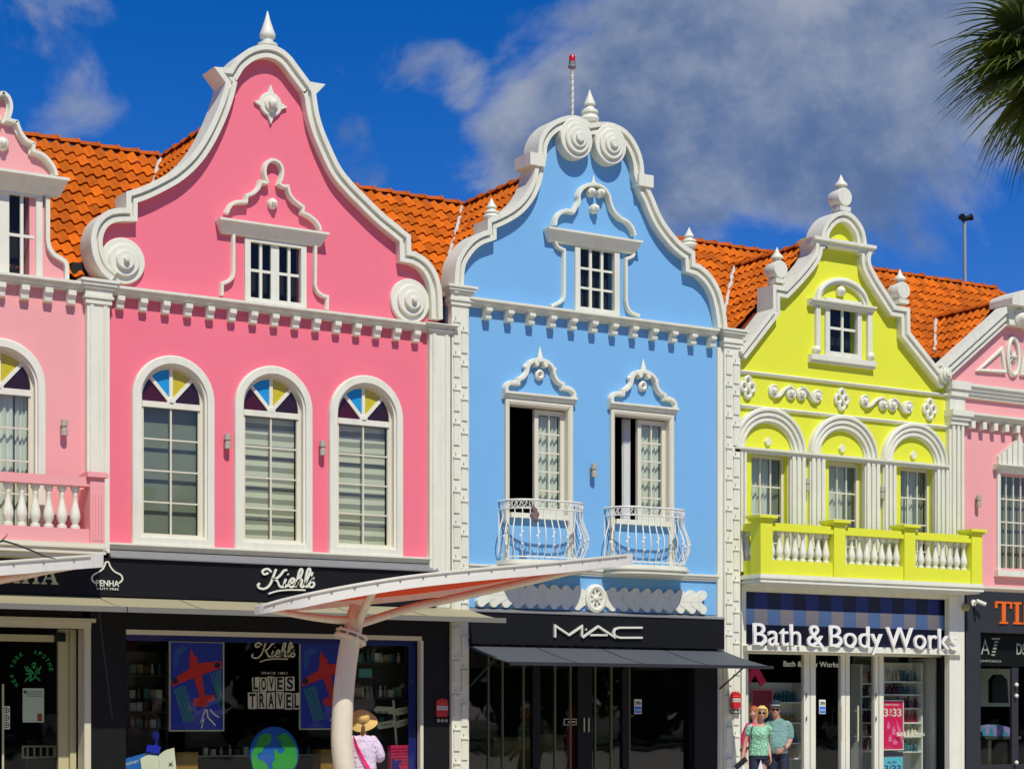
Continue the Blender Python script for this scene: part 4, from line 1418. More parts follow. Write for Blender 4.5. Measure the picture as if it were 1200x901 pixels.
# balcony
bp = -.66
cols = [(891.5, 903), (977, 989), (1060, 1070.5), (1138, 1149.5)]
pc = [(PX(a,bp), PX(b,bp)) for a, b in cols]
pwid = .27
pcx = [(a+b)/2 for a, b in pc]
ztop = (PZ(905,613.5,bp)+PZ(1136,626,bp))/2
zrb = ztop-.15
zpan1 = (PZ(903,658,bp)+PZ(1135,665.5,bp))/2
zpan0 = (PZ(892,673.5,bp)+PZ(1148,683,bp))/2
xl, xr = pcx[0]-pwid/2, pcx[3]+pwid/2
b = MB()
b.box(xl, xr, bp+.02, bp+.22, zpan0, zpan1)
b.box(xl+.02, xl+.2, bp+.221, -.13, zpan0, zpan1)
b.box(xr-.2, xr-.02, bp+.221, -.13, zpan0, zpan1)
b.box(xl+.201, xr-.201, bp+.221, .0, zpan0, zpan0+.05)
for i in range(3):
    b.box(pcx[i]+pwid/2+.001, pcx[i+1]-pwid/2-.001, bp+.0, bp+.24, zrb, ztop)
b.box(xl, xl+.24, bp+.28, -.13, zrb, ztop)
b.box(xr-.24, xr, bp+.28, -.13, zrb, ztop)
balc = b.build('balcony', LIME, h)
for i, x in enumerate(pcx):
    m = MB().box(x-pwid/2-.012, x+pwid/2+.012, bp-.03, bp+.27, zpan0, ztop+.03)
    m.box(x-pwid/2-.05, x+pwid/2+.05, bp-.07, bp+.31, ztop+.031, ztop+.075)
    m.box(x-pwid/2-.085, x+pwid/2+.085, bp-.105, bp+.345, ztop+.076, ztop+.13)
    m.build('pier', LIME, balc)
bme = baluster_mesh(zrb-zpan1, .078)
for i in range(3):
    a, b_ = pcx[i]+pwid/2, pcx[i+1]-pwid/2
    for k in range(8):
        put('baluster', bme, (a+(b_-a)*(k+.5)/8, bp+.12, zpan1), balc)
for xx in (xl+.12, xr-.12):
    for k in range(2): put('baluster', bme, (xx, bp+.36+.17*k, zpan1), balc)
md = MB()
for (e, a, c) in ((.03, .0, .04), (.05, .041, .085), (.01, .086, .12), (.035, .121, .16), (-.02, .161, .20)):
    md.box(xl-e, xr+e, bp-.02-e, .0, zpan0-c, zpan0-a-.001)
md.build('balcony_slab', WHITE, balc)
zbalD = zpan0-.20

# ================================================================== E: pale pink house at the right
h = E_
xcE = PX(1190, -.1)
def EL(px, py, Y): return P(px, py, Y)
l0 = P(1103.5, 428, -.25); l1 = P(1187, 352.5, -.25)
rake = [l0, l1]
def mir(p): return (2*xcE-p[0], p[1])
gE = [l0, l1, mir(l1), mir(l0)]
zE1 = PZ(1113, 447, -.15)
zE2 = PZ(1113, 481, -.15)
ZFE = PZ(1160, 690)
xwE = PX(1190.5); hwE = .50
zwE0, zwE1 = PZ(1172, 668), PZ(1172, 556)
wp = [(XB[4]+.01, ZFE), (XB[4]+.01, l0[1]-.1)] + offset(gE, .08) + [(XB[5], l0[1]-.1), (XB[5], ZFE)]
facade(h, wp, [[(xwE-hwE+.05, zwE0+.05), (xwE+hwE-.05, zwE0+.05), (xwE+hwE-.05, zwE1), (xwE-hwE+.05, zwE1)]], ROSE)
GABLES.append(gE + [(mir(l0)[0], 4), (l0[0], 4)])
prE = [(0, .06), (0, -.25), (.12, -.25), (.13, -.17), (.17, -.17), (.19, -.205), (.25, -.205), (.26, -.12), (.29, -.12), (.30, -.15), (.36, -.15), (.37, .02), (.08, .06)]
for pth in ([l0, l1], [mir(l1), mir(l0)]):
    MB().sweep(pth, prE).build('rake_cornice', WHITE, h)
z1 = l1[1]
pk = MB()
pk.prism([(xcE-.42, z1-.12), (xcE-.42, z1+.02), (xcE-.36, z1+.10), (xcE, z1+.24), (xcE+.36, z1+.10), (xcE+.42, z1+.02), (xcE+.42, z1-.12)], -.42, .25)
pk.prism([(xcE-.30, z1-.5), (xcE-.36, z1-.121), (xcE+.36, z1-.121), (xcE+.30, z1-.5)], -.22, .02)
pko = pk.build('peak_block', WHITE, h)
MB().lathe_y(xcE, z1-.33, [(.17, -.2), (.17, -.26), (.12, -.30), (.05, -.36)], 18).build('peak_scroll', WHITE, pko, 40)
shell(h, XS, XB[5], ZFE-.02, 8.0)
cornice(h, PX(1116,-.1), XB[5], zE1, .28, .22, WHITE, 'cornice', 0, 4)
cornice(h, PX(1116,-.1), XB[5], zE2, .16, .24, WHITE, 'cornice', 0, 3)
d0, d1 = PX(1139.5,-.12), PX(1192,-.12)
st = (d1-d0)/4
me = MB().box(-.055, .055, -.16, .01, -.15, 0).mesh('dentil', WHITE)
for i in range(16): put('dentil', me, (d0+st*i, 0, zE2-.162), h)
a, b = PX(1113.5,-.14), PX(1131,-.14)
zc0 = PZ(1120, 497, -.2)
m = MB().box(a, b, -.12, .02, .12, zc0)
for k in range(3): m.box(a+(b-a)*(.12+.30*k), a+(b-a)*(.28+.30*k), -.17, -.119, zbalD, zc0-.002)
p = m.build('pilaster', WHITE, h)
c = MB()
for (e, z0_, z1_) in ((.05, zc0, zc0+.10), (.09, zc0+.101, zc0+.18), (.13, zc0+.181, zE2+.02), (.0, zE2+.021, zE1-.29), (.05, zE1-.289, zE1-.15), (.09, zE1-.149, zE1+.02)):
    c.box(a-e*.3, b+e, -.14-e, .03, z0_, z1_)
c.build('capital', WHITE, p)
# pediment ornaments
for s in (0, 1):
    t3 = PL([(1144.5,434.5),(1175.3,405.5),(1180,437.5)], -.05)
    if s: t3 = [mir(q_) for q_ in t3][::-1]
    MB().sweep(t3, [(0, .01), (0, -.06), (.02, -.075), (.07, -.06), (.08, .01)], True).build('triangle_moulding', WHITE, h)
X, Z = xcE, PZ(1190, 418, -.05)
ov = MB().sweep([(X+.165*cos(t*pi/14), Z+.40*sin(t*pi/14)) for t in range(28)], [(-.04, .005), (-.04, -.07), (0, -.09), (.04, -.06), (.04, .005)], True).build('oval_moulding', WHITE, h, 40)
st_ = []
for k in range(16):
    r = .13 if k % 2 == 0 else .05
    st_.append((X + r*.85*cos(pi*k/8), Z + r*1.3*sin(pi*k/8)))
MB().prism(st_, -.05, .0).build('star', WHITE, ov)
MB().lathe_y(X, Z, [(.05, -.04), (.05, -.08), (.02, -.11)], 12).build('star_boss', WHITE, ov, 40)
# window with shell pediment
win, xs, zs, yf = win_box(h, 'window', xwE-hwE, xwE+hwE, zwE0, zwE1+.05, 4, 4, .06, yf=.06, frame_m=CREAM)
glaze(win, xs, zs, .06, .028, GLASSG, None, CREAM)
MB().box(xwE-hwE+.02, xwE+hwE-.02, .22, .225, zwE0, zwE1+.05).build('blind', PLAINB, win)
fr = MB().sweep([(xwE-hwE-.10, zwE0), (xwE-hwE-.10, zwE1+.14), (xwE+hwE+.10, zwE1+.14), (xwE+hwE+.10, zwE0)], [(0, .01), (0, -.06), (.03, -.075), (.10, -.05), (.12, .10), (.08, .10)])
fr.build('window_surround', WHITE, h)
MB().box(xwE-hwE-.16, xwE+hwE+.16, -.13, .02, zwE0-.13, zwE0-.001).build('window_sill', WHITE, h)
zsh = PZ(1164, 548, -.15)
cornice(h, xwE-hwE-.20, xwE+hwE+.20, zsh+.10, .11, .20, WHITE, 'window_hood')
sh = MB()
nn = 15
for k in range(nn):
    t = -1 + 2*(k+.5)/nn
    xx = xwE + t*(hwE+.10)
    hh = .16 + .42*(1-abs(t))**1.0
    if abs(t) < .12: hh = .66
    ww = (hwE+.10)/nn*.86
    sh.prism([(xx-ww, zsh+.10), (xx-ww, zsh+.08+hh), (xx-ww*.4, zsh+.12+hh), (xx+ww*.4, zsh+.12+hh), (xx+ww, zsh+.08+hh), (xx+ww, zsh+.10)], -.09-.02*(k % 2), .01)
sh.build('shell_pediment', WHITE, h)
wall_lamp(1147.5, 587, 'small grey wall lamp on the pale pink wall of the right house, beside its window')

# ================================================================== roofs
CROSS = {B_.name: (13.35, 11.52, 1.55), C_.name: (19.62, 11.50, 1.25), D_.name: (25.95, 10.95, 1.0), E_.name: (31.1, 10.30, 1.0)}
X_END = 34.2
for i, h in enumerate(HS):
    x0 = XB[i] if i else 5.0
    x1 = XB[i+1] if i < 4 else X_END
    n0, n1 = math.ceil(x0/.2), math.ceil(x1/.2)
    cr = list(CROSS.values())
    def keep(m):
        if h is HS[4] and m.x > X_END - (RZ1-m.z)*0: return False
        for (xr_, zr_, tp_) in cr:
            if zr_ - tp_*abs(m.x-xr_) > m.z + .10: return False
        return True
    O = Vector((n0*.2, RY1-.02, RZ1-.0)); A = Vector((1, 0, 0)); Dn = Vector((0, -(RY1-RY0), -(RZ1-RZ0)))
    tile_plane(h, O, A, Dn, n1-n0, 13, keep)
    MB().prism_x([(RY0-.3, RZ0-.38), (RY1, RZ1-.08), (RY1*2-RY0, RZ0-.08), (RY1*2-RY0, RZ0-.3), (RY1, RZ1-.3), (RY0-.3, RZ0-.55)], n0*.2, n1*.2-.002).build('roof_deck', plain('roof_underlay', 128, 52, 16, .9), h)
    caps(h, (n0*.2, RY1, RZ1+.05), (n1*.2, RY1, RZ1+.05))
    if h.name in CROSS:
        xr_, zr_, tp_ = CROSS[h.name]
        yend = RY0 + (zr_-RZ0)
        yend = min(yend, RY1)
        for s in (-1, 1):
            def keep2(m):
                if m.y < .33 or m.z < RZ0-.75: return False
                return m.z + .05 > zmain(m.y)
            O = Vector((xr_, yend+.15, zr_)) if s < 0 else Vector((xr_, .30, zr_))
            A = Vector((0, -1, 0)) if s < 0 else Vector((0, 1, 0))
            tile_plane(h, O, A, Vector((s, 0, -tp_)), int((yend-.1)/.2)+1, 15, keep2)
        k = (zr_-RZ0)/tp_
        MB().prism([(xr_-k-.2, RZ0-.3), (xr_, zr_-.10), (xr_+k+.2, RZ0-.3)], .32, yend-.02).build('cross_roof_deck', plain('roof_underlay', 128, 52, 16, .9), h)
        caps(h, (xr_, yend+.05, zr_+.05), (xr_, .32, zr_+.05))
        # valley on the left slope
        a = Vector((xr_-.05, RY0+(zr_-RZ0)-.10, zr_+.07)); b = a + Vector((-1/tp_, -1, -1))*(k*tp_*.66)
        mortar_line(h, a, b, .048)
    lay_tiles(h)
# hip end of the long roof
caps(E_, (X_END, RY1, RZ1+.05), (X_END+1.2, RY1-1.2, RZ1-1.15))
gut = plain('black_gutter', 18, 18, 18, .5)
MB().box(PX(83,.4), PX(101,.4), .32, .5, PZ(90,325,.4), PZ(90,309,.4)).build('gutter', gut, A_)
MB().box(PX(1090,.4), PX(1106,.4), .34, .5, PZ(1098,428,.4), PZ(1098,420,.4)).build('gutter', gut, E_)
MB().tube([(PX(94,.5)+.0, .5, PZ(94,322,.5)), (PX(101,.5), .45, PZ(101,318,.5)), (PX(106,.5), .35, PZ(106,330,.5))], .05, 8).build('drain_pipe', MORTAR, A_, 50)
# ================================================================== shop fronts
def frame_rect(mb, x0, x1, z0, z1, w, y0, y1):
    return mb.prism([(x0, z0), (x1, z0), (x1, z1), (x0, z1)], y0, y1, [[(x0+w, z0+w), (x1-w, z0+w), (x1-w, z1-w), (x0+w, z1-w)]])

# ---- pink house: black front with one wide display window
h = B_
zfB0 = PZ(300, 704, -.12); zfB1 = PZ(300, 661, -.12); zfl_ = PZ(300, 652.5, -.1)
sx0, sx1 = XB[1]-.02, PX(511, -.12)
MB().box(sx0, sx1, -.12, -.001, zfB0, zfB1).build('fascia', BLACK, h)
MB().prism_x([(-.001, zfl_+.02), (-.05, zfl_+.02), (-.17, zfB1+.02), (-.17, zfB1+.001), (-.001, zfB1+.001)], sx0+.2, sx1+.03).build('flashing', GREYM, h)
zcs = PZ(300, 643.5, -.1)
cornice(h, PX(128,-.1), PX(505,-.1), zcs, zcs-zfl_-.021, .13, WHITE, 'base_moulding')
wz0, wz1 = .42, PZ(300, 741)
wx0, wx1 = PX(146.5), PX(492.5)
xk1 = PX(535)
MB().prism([(PX(104.5), .12), (xk1, .12), (xk1, zfB0-.002), (PX(104.5), zfB0-.002)], -.04, .2, [[(wx0, wz0), (wx1, wz0), (wx1, wz1), (wx0, wz1)]]).build('shop_front', BLACK, h)
MB().box(PX(512,-.03), xk1, -.035, .2, zfB0, ZF-.1).build('upper_panel', WHITE, h)
MB().box(wx0, wx1-.0, -.055, .05, wz1-.075, wz1-.0).build('window_head', CREAM, h)
MB().box(wx1-.03, wx1+.03, -.06, .05, wz0, wz1-.076).build('window_jamb', CREAM, h)
NAVY = plain('royal_blue', 12, 26, 120, .5, .08)
m = MB().box(wx0+.01, wx1-.04, .10, .13, wz1-.17, wz1-.076)
m.build('blue_header', NAVY, h)
MB().box(wx1-.18, wx1-.035, .10, .13, wz0, wz1-.171).build('blue_border', NAVY, h)
MB().box(wx0, wx1-.04, .06, .07, wz0, wz1-.08).build('pane', GLASSD, h)
MB().box(wx0, wx1, .1, .9, wz0-.06, wz0).build('display_floor', mat('display_floor', (.10, .10, .09), .6), h)
OFFW = plain('off_white_print', 226, 226, 205, .6)
OFFG = plain('shelf_cream', 196, 190, 150, .6)

def px(zx, zy, k, ox, oy): return (ox + zx/k, oy + zy/k)
KIEHL = {
 'k1': [(612,104),(600,92),(584,94),(576,104),(584,113),(600,108)], 'k2': [(632,92),(622,118),(612,145),(600,163),(582,172),(563,168),(558,157),(566,150)],
 'k3': [(676,96),(664,98),(648,118),(632,130),(615,133)], 'k4': [(622,132),(636,140),(645,160),(658,164),(668,152)],
 'i1': [(672,132),(664,152),(668,164),(680,156)], 'i2': [(679,112),(681,115)],
 'e1': [(684,150),(700,146),(706,134),(697,130),(686,144),(684,158),(694,165),(708,156)],
 'h1': [(706,160),(728,128),(738,100),(732,92),(724,106),(718,134),(710,165)], 'h2': [(712,160),(722,140),(734,134),(736,144),(731,160),(740,164),(748,154)],
 'l1': [(746,158),(762,124),(770,98),(764,90),(756,106),(750,140),(750,160),(760,164)],
 'q1': [(778,104),(776,114),(772,120)], 's1': [(760,160),(782,132),(776,140),(786,152),(778,165),(764,162)],
 'u1': [(600,192),(640,180),(690,176),(750,177)]}
def script(parent, Y, k, ox, oy, tx, ty, sc, w, m, dep=.03):
    """flowing hand lettering, each letter one part"""
    for let in 'kiehlqsu':
        mb = MB()
        for key, pts in KIEHL.items():
            if key[0] != let: continue
            q = []
            for (a, b) in pts:
                x, y = px(a, b, k, ox, oy)
                q.append(P(tx + (x-301.5)*sc, ty + (y-690)*sc, Y))
            q = spline(q, 4)
            ww = w*(.75 if let == 'u' else 1)
            ribbon(mb, q, ww, Y-dep, Y)
        mb.build('underline' if let == 'u' else 'apostrophe' if let == 'q' else 'letter', m, parent)
X, Z = P(335, 690, -.14)
s = thing('shop_sign', 'white handwritten style lettering on the black fascia of the deep pink house', 'sign', (X, -.14, Z))
script(s, -.135, 3.453, 140, 640, 301.5, 690, 1.0, .034, OFFW)
X, Z = P(126, 688, -.14)
s = thing('shop_sign', 'small white bell gable outline logo with lettering at the left end of the black fascia', 'sign', (X, -.14, Z))
ol = [[(898,425),(872,405),(862,375),(880,345),(925,320),(965,290),(985,250),(990,232),(1005,224),(1020,232),(1027,252),(1045,285),(1080,320),(1130,345),(1148,378),(1140,405),(1112,425)]]
mb = MB(); ribbon(mb, spline(PL([px(a, b, 8, 0, 630) for a, b in ol[0]], -.14), 4), .022, -.145, -.12)
mb.build('outline_logo', OFFW, s)
x0_, z0_ = P(112.5, 686.2, -.13); x1_ = PX(139.5, -.13)
letters('PENHA', x0_, x1_, z0_, -.13, .095, OFFW, s, .012, .012)
x0_, z0_ = P(113.5, 690.6, -.13); x1_ = PX(139, -.13)
text_part('lettering', 'DUTY FREE', x0_, z0_, -.13, .035, OFFW, s, x1_-x0_, .01)

# window lettering
s = thing('window_lettering', 'cream lettering on the display window between the two aeroplane posters', 'lettering', (PX(320,.05), .05, wz0), None)
script(s, .057, 3.453, 140, 640, 295.0, 771, .76, .026, OFFG, .006)
x0_, z0_ = P(306, 789.5, .055); x1_ = PX(336.5, .055)
text_part('small_lettering', 'SINCE 1851', x0_, z0_, .055, .04, OFFG, s, x1_-x0_, .006)
rows = [('LOVES', 793, 809.5, [(85,135),(137,186),(188,237),(240,298),(302,368)]), ('TRAVEL', 811, 830.5, [(58,120),(122,180),(182,240),(243,298),(300,352),(355,402)])]
for word, ya, yb, spans in rows:
    for ch, (a, b) in zip(word, spans):
        xa_, za_ = P(280+a/5.6, yb, .055); xb_, zb_ = P(280+b/5.6, ya, .055)
        dz = random.uniform(-.01, .01)
        t_ = MB().prism([(xa_+random.uniform(0,.01), za_+dz), (xb_-.012, za_+dz), (xb_-random.uniform(.005,.02), zb_+dz), (xa_, zb_+dz+random.uniform(-.015,.01))], .045, .058).build('letter_tile', OFFG, s)
        text_part('letter', ch, xa_+(xb_-xa_)*.16, za_+dz+.03, .0435, (zb_-za_)*.80, BLACK, t_, (xb_-xa_)*.62, .003, .03)
# posters
POSTER_B = plain('poster_blue', 30, 50, 165, .6, .12); POSTER_R = plain('poster_red', 215, 40, 26, .6, .1)
POSTER_G = plain('poster_green', 60, 140, 110, .6); POSTER_D = plain('poster_dark', 10, 22, 60, .6); POSTER_L = plain('poster_light_blue', 40, 84, 170, .6, .1)
def poster(x0, x1, y0, y1, label):
    Y = .13
    a, zt_ = P(x0, y0, Y); b, zb_ = P(x1, y1, Y)
    zt_ = PZ((x0+x1)/2, y0, Y); zb_ = PZ((x0+x1)/2, y1, Y)
    t = thing('poster', label, 'poster', ((a+b)/2, Y, zb_), 'aeroplane posters in the display window')
    def q(u, v): return (a + (b-a)*u/868.0, zt_ + (zb_-zt_)*v/901.0)
    f = MB(); frame_rect(f, a, b, zb_, zt_, .022, Y-.012, Y+.012); f.build('poster_frame', OFFG, t)
    MB().box(a+.022, b-.022, Y-.004, Y+.004, zb_+.022, zt_-.022).build('sheet', POSTER_B, t)
    def Q(zx, zy): return q((zx-315)/350*868, (zy-88)/570*901)
    def poly(name, pts, m, lay): MB().prism([Q(*p) for p in pts], Y-.005-.0015*lay, Y-.004).build(name, m, t)
    poly('print', [(345,150),(400,120),(440,130),(380,180),(372,240),(345,270)], POSTER_L, 1)
    for (c, n) in (((345,390,75,215,70), 5), ((575,290,75,215,60), 4)):
        for i in range(n):
            x = c[0] + c[2]*i/n; 
            xe = min(640, x+62)
            poly('print', [(x, c[1]-i*5), (x+8, c[1]-i*5), (xe+8, c[1]+c[3]-i*3), (xe, c[1]+c[3]-i*3)], POSTER_G, 2)
    poly('print', [(455,140),(470,175),(492,190),(497,228),(645,210),(650,255),(520,300),(540,430),(600,425),(605,455),(575,470),(555,480),(545,508),(525,500),(490,500),(468,490),(470,455),(510,440),(470,320),(335,375),(330,335),(440,265),(445,190)], POSTER_R, 3)
    for (cx_, cy_) in ((353,340),(620,238)):
        mb = MB(); pts = [Q(cx_+20*cos(i*pi/6), cy_+20*sin(i*pi/6)) for i in range(12)]
        mb.prism(pts, Y-.0108, Y-.004).build('print', POSTER_D, t)
    for st_ in ([(545,520),(515,600),(535,580),(520,638)], [(555,520),(560,570),(575,585),(608,620)], [(575,520),(600,550),(632,570)]):
        mb = MB(); ribbon(mb, [Q(*p) for p in st_], .022, Y-.0095, Y-.004); mb.build('print', OFFW, t)
poster(198, 262.5, 751, 856.5, 'framed blue poster of a red propeller plane, left in the display window')
poster(350.5, 414, 753.5, 854.5, 'framed blue poster of a red propeller plane, partly hidden behind the curved post')
# globe cut-out
Y = .25
X, Z = P(321, 883, Y); r = PX(349, Y)-X; rz = .40
t = thing('globe_cutout', 'blue and green earth globe cut-out standing in the display window', 'display', (X, Y, wz0))
MB().lathe_y(X, Z, [(r, Y+.03), (r, Y-.03), (r-.01, Y-.035)], 36, 1.04).build('globe_disc', plain('globe_blue', 26, 96, 190, .5), t, 40)
GG = plain('globe_green', 48, 160, 62, .5)
for pts in ([(100,770),(130,690),(165,665),(205,668),(215,700),(195,740),(165,750),(150,790),(125,800),(120,830),(165,850),(190,880),(195,905),(95,905),(82,850),(82,800)],
            [(245,690),(290,660),(330,680),(370,740),(380,800),(380,860),(350,905),(225,905),(215,870),(235,840),(230,790),(240,760),(255,790),(285,800),(300,770),(270,740),(280,720)]):
    MB().prism([P(280+a/5.6, 740+b/5.6, Y-.04) for a, b in pts], Y-.045, Y-.03).build('continent', GG, t)
MB().box(X-.15, X+.15, Y-.08, Y+.08, wz0, wz0+.05).build('globe_stand', OFFG, t)
# passport, open book and stamp cut-outs
def cut(name, pts, Y, k, ox, oy, m, parent, dep=.02): return MB().prism([P(ox+a/k, oy+b/k, Y) for a, b in pts], Y-dep, Y).build(name, m, parent)
k5 = 5.427
Y = .22
X, Z = P(180, 880, Y)
t = thing('passport_display', 'display of a blue passport, open booklet and blue rubber stamp in the window corner', 'display', (X, Y, wz0))
cut('passport_cover', [(28,835),(175,795),(240,800),(215,1040),(40,1040)], Y, k5, 140, 735, plain('passport_blue', 30, 110, 200, .5), t)
cut('open_page', [(130,832),(180,808),(245,815),(262,1000),(150,1010)], Y-.03, k5, 140, 735, OFFW, t)
cut('open_page', [(246,812),(290,780),(345,764),(368,980),(264,1000)], Y-.03, k5, 140, 735, OFFW, t)
cut('stamp_print', [(310,855),(322,865),(338,850),(330,868),(342,882),(324,874),(312,886),(318,868)], Y-.052, k5, 140, 735, BLACK, t, .004)
cut('rubber_stamp', [(175,745),(222,748),(226,720),(205,690),(212,662),(236,658),(252,680),(246,710),(238,750),(262,758),(250,802),(168,788)], Y-.055, k5, 140, 735, plain('stamp_blue', 24, 44, 190, .4), t)
x0_, z0_ = P(145.5, 897, Y-.022)
text_part('lettering', 'PASSPORT', x0_, z0_, Y-.022, .04, OFFW, t, .26, .004, 0, 0, .22)
# boxes and shelf in the window
tb = plain('kraft_yellow', 150, 112, 20, .7, .1)
def crate(x0, x1, y0, Y, label, m=tb):
    a, z1 = P(x0, y0, Y); b = PX(x1, Y)
    o = MB().box(a, b, Y, Y+.3, wz0-.0, z1)
    o.box(a-.004, b+.004, Y-.004, Y+.304, z1-.05, z1+.004)
    return tag(o.build('cardboard_box', m, None), label, 'box', 'yellow boxes in the display window')
crate(207, 232, 881.5, .42, 'yellow cardboard box beside the open booklet in the display window')
crate(376, 392, 878, .42, 'yellow cardboard box behind the curved post in the display window')
def shelf_unit(name, label, x0, x1, ys, Y, dep, m, posts=True):
    a, b = PX(x0, Y), PX(x1, Y)
    zz = [PZ((x0+x1)/2, y, Y) for y in ys]
    t = thing(name, label, 'shelf', ((a+b)/2, Y, .14))
    for z in zz: MB().box(a, b, Y, Y+dep, z-.03, z).build('shelf_board', m, t)
    if posts:
        for x in (a, b): MB().box(x-.02, x+.02, Y+.01, Y+dep+.02, .14, zz[0]+.4).build('shelf_post', m, t)
        MB().box(a+.021, b-.021, Y+dep+.001, Y+dep+.02, .14, zz[0]+.4).build('back_board', m, t)
    return t, a, b, zz
BOT = [plain('bottle_tan', 150, 140, 104, .4, .1), plain('bottle_white', 205, 205, 190, .4, .1), plain('bottle_brown', 90, 62, 34, .4, .1), plain('bottle_teal', 80, 130, 120, .4, .1)]
bot_me = [MB().lathe(0, 0, [(.032, 0), (.034, .01), (.034, .11), (.014, .13), (.014, .15), (.02, .152), (.02, .18)], 8).mesh('bottle', m, 50) for m in BOT]
box_me = [MB().box(-.05, .05, -.04, .04, 0, .15).box(-.052, .052, -.042, .042, .13, .14).mesh('carton', m) for m in BOT]
ORD = ['first', 'second', 'third', 'fourth', 'fifth', 'sixth', 'seventh', 'eighth', 'ninth', 'tenth', 'eleventh', 'twelfth', 'thirteenth', 'fourteenth', 'fifteenth', 'sixteenth']
ROW = ['top', 'second', 'third', 'fourth', 'fifth', 'sixth']
def goods(a, b, Y, z, n, label, grp, boxes=.3, sc=1.0, row=None):
    for i in range(n):
        me = random.choice(box_me if random.random() < boxes else bot_me)
        o = put(me.name.split('.')[0], me, (a+(b-a)*(i+.5)/n + random.uniform(-.01, .01), Y, z))
        o.scale = (sc, sc, sc*random.uniform(.85, 1.15))
        kd = 'carton' if 'carton' in o.name else 'bottle'
        tag(o, '%s %s from the left on %s' % (ORD[i], kd, label if row is None else 'the %s %s' % (ROW[row], label)), kd, grp)
SHD = plain('dark_shelf', 60, 58, 46, .6)
t, a, b, zz = shelf_unit('display_shelf', 'dark shelves of skin care bottles at the right end of the display window', 412, 476, [776, 816.5, 849], .55, .25, SHD)
for q_, z in enumerate(zz): goods(a+.05, b-.05, .66, z, 11, 'dark shelf above the magenta suitcase', 'goods on the dark shelves', .4, 1.0, q_)
t, a, b, zz = shelf_unit('display_counter', 'low cream counter at the back of the display window', 232, 375, [884], 1.2, .3, OFFG, False)
MB().box(a+.05, b-.05, 1.22, 1.45, .14, zz[0]-.031).build('counter_base', SHD, t)
goods(a+.1, b-.1, 1.3, zz[0], 14, 'the low cream counter beside the globe', 'goods on the cream counter', .5, .8)
t, a, b, zz = shelf_unit('display_shelf', 'dark back shelves with pale cartons at the left of the display window', 150, 196, [790, 818, 833, 852], 1.6, .25, SHD)
for q_, z in enumerate(zz): goods(a+.05, b-.05, 1.7, z, 5, 'back shelf left of the first poster', 'cartons on the dark back shelves', .8, 1.0, q_)
# teal plaque on the shelf
X, Z = P(428, 788.5, .5)
tag(MB().box(X-.13, X+.13, .49, .51, Z-.075, Z+.075).box(X-.10, X+.10, .486, .49, Z-.02, Z+.02).build('shelf_plaque', plain('teal_plaque', 90, 160, 150, .5), None), 'small teal plaque on the top shelf of the display window', 'plaque')
# signpost on a suitcase
k7 = 7.06
Y = .24
X, Z = P(468, 901, Y)
t = thing('suitcase', 'magenta cardboard suitcase standing at the right end of the display window', 'suitcase', (X, Y, wz0))
MAG = plain('magenta', 196, 24, 84, .5, .1)
cut('suitcase_body', [(453,585),(655,583),(660,1100),(456,1100)], Y, k7, 390, 790, MAG, t, .12)
for i in range(6): cut('rib', [(460,610+26*i),(650,604+26*i),(650,612+26*i),(460,618+26*i)], Y-.121, k7, 390, 790, plain('dark_magenta', 130, 14, 60, .5), t, .006)
cut('suitcase_letter', [(488,700),(512,700),(516,735),(545,700),(570,712),(535,750),(572,790),(545,800),(512,765),(512,800),(488,800)], Y-.121, k7, 390, 790, NAVY, t, .012)
t = thing('signpost', 'little cream signpost with four pointed boards behind the magenta suitcase', 'signpost', (P(465, 872, Y+.03)[0], Y+.03, PZ(465, 872, Y+.03)))
SG = plain('signpost_cream', 196, 196, 160, .6)
cut('post', [(490,212),(506,212),(562,1000),(545,1000)], Y+.05, k7, 390, 790, SG, t, .02)
for i, pts in enumerate(([(333,290),(360,262),(500,270),(500,328),(360,318)], [(510,285),(640,260),(665,288),(645,308),(525,342)], [(366,400),(500,374),(505,430),(385,452),(366,440)], [(520,385),(655,352),(682,374),(660,394),(530,442)])):
    o = cut('arrow_board', pts, Y+.028, k7, 390, 790, SG, t, .02)
    a = P(390+min(p[0] for p in pts)/k7 + 4, 790+(pts[0][1]+22)/k7, Y)
    text_part('board_lettering', ['NEW YORK', 'TOKYO', 'PARIS', 'LONDON'][i], a[0]+.02, a[1]-.02, Y+.007, .045, BLACK, o, .22, .003, 0, 0, [-.04, .17, .15, .2][i])
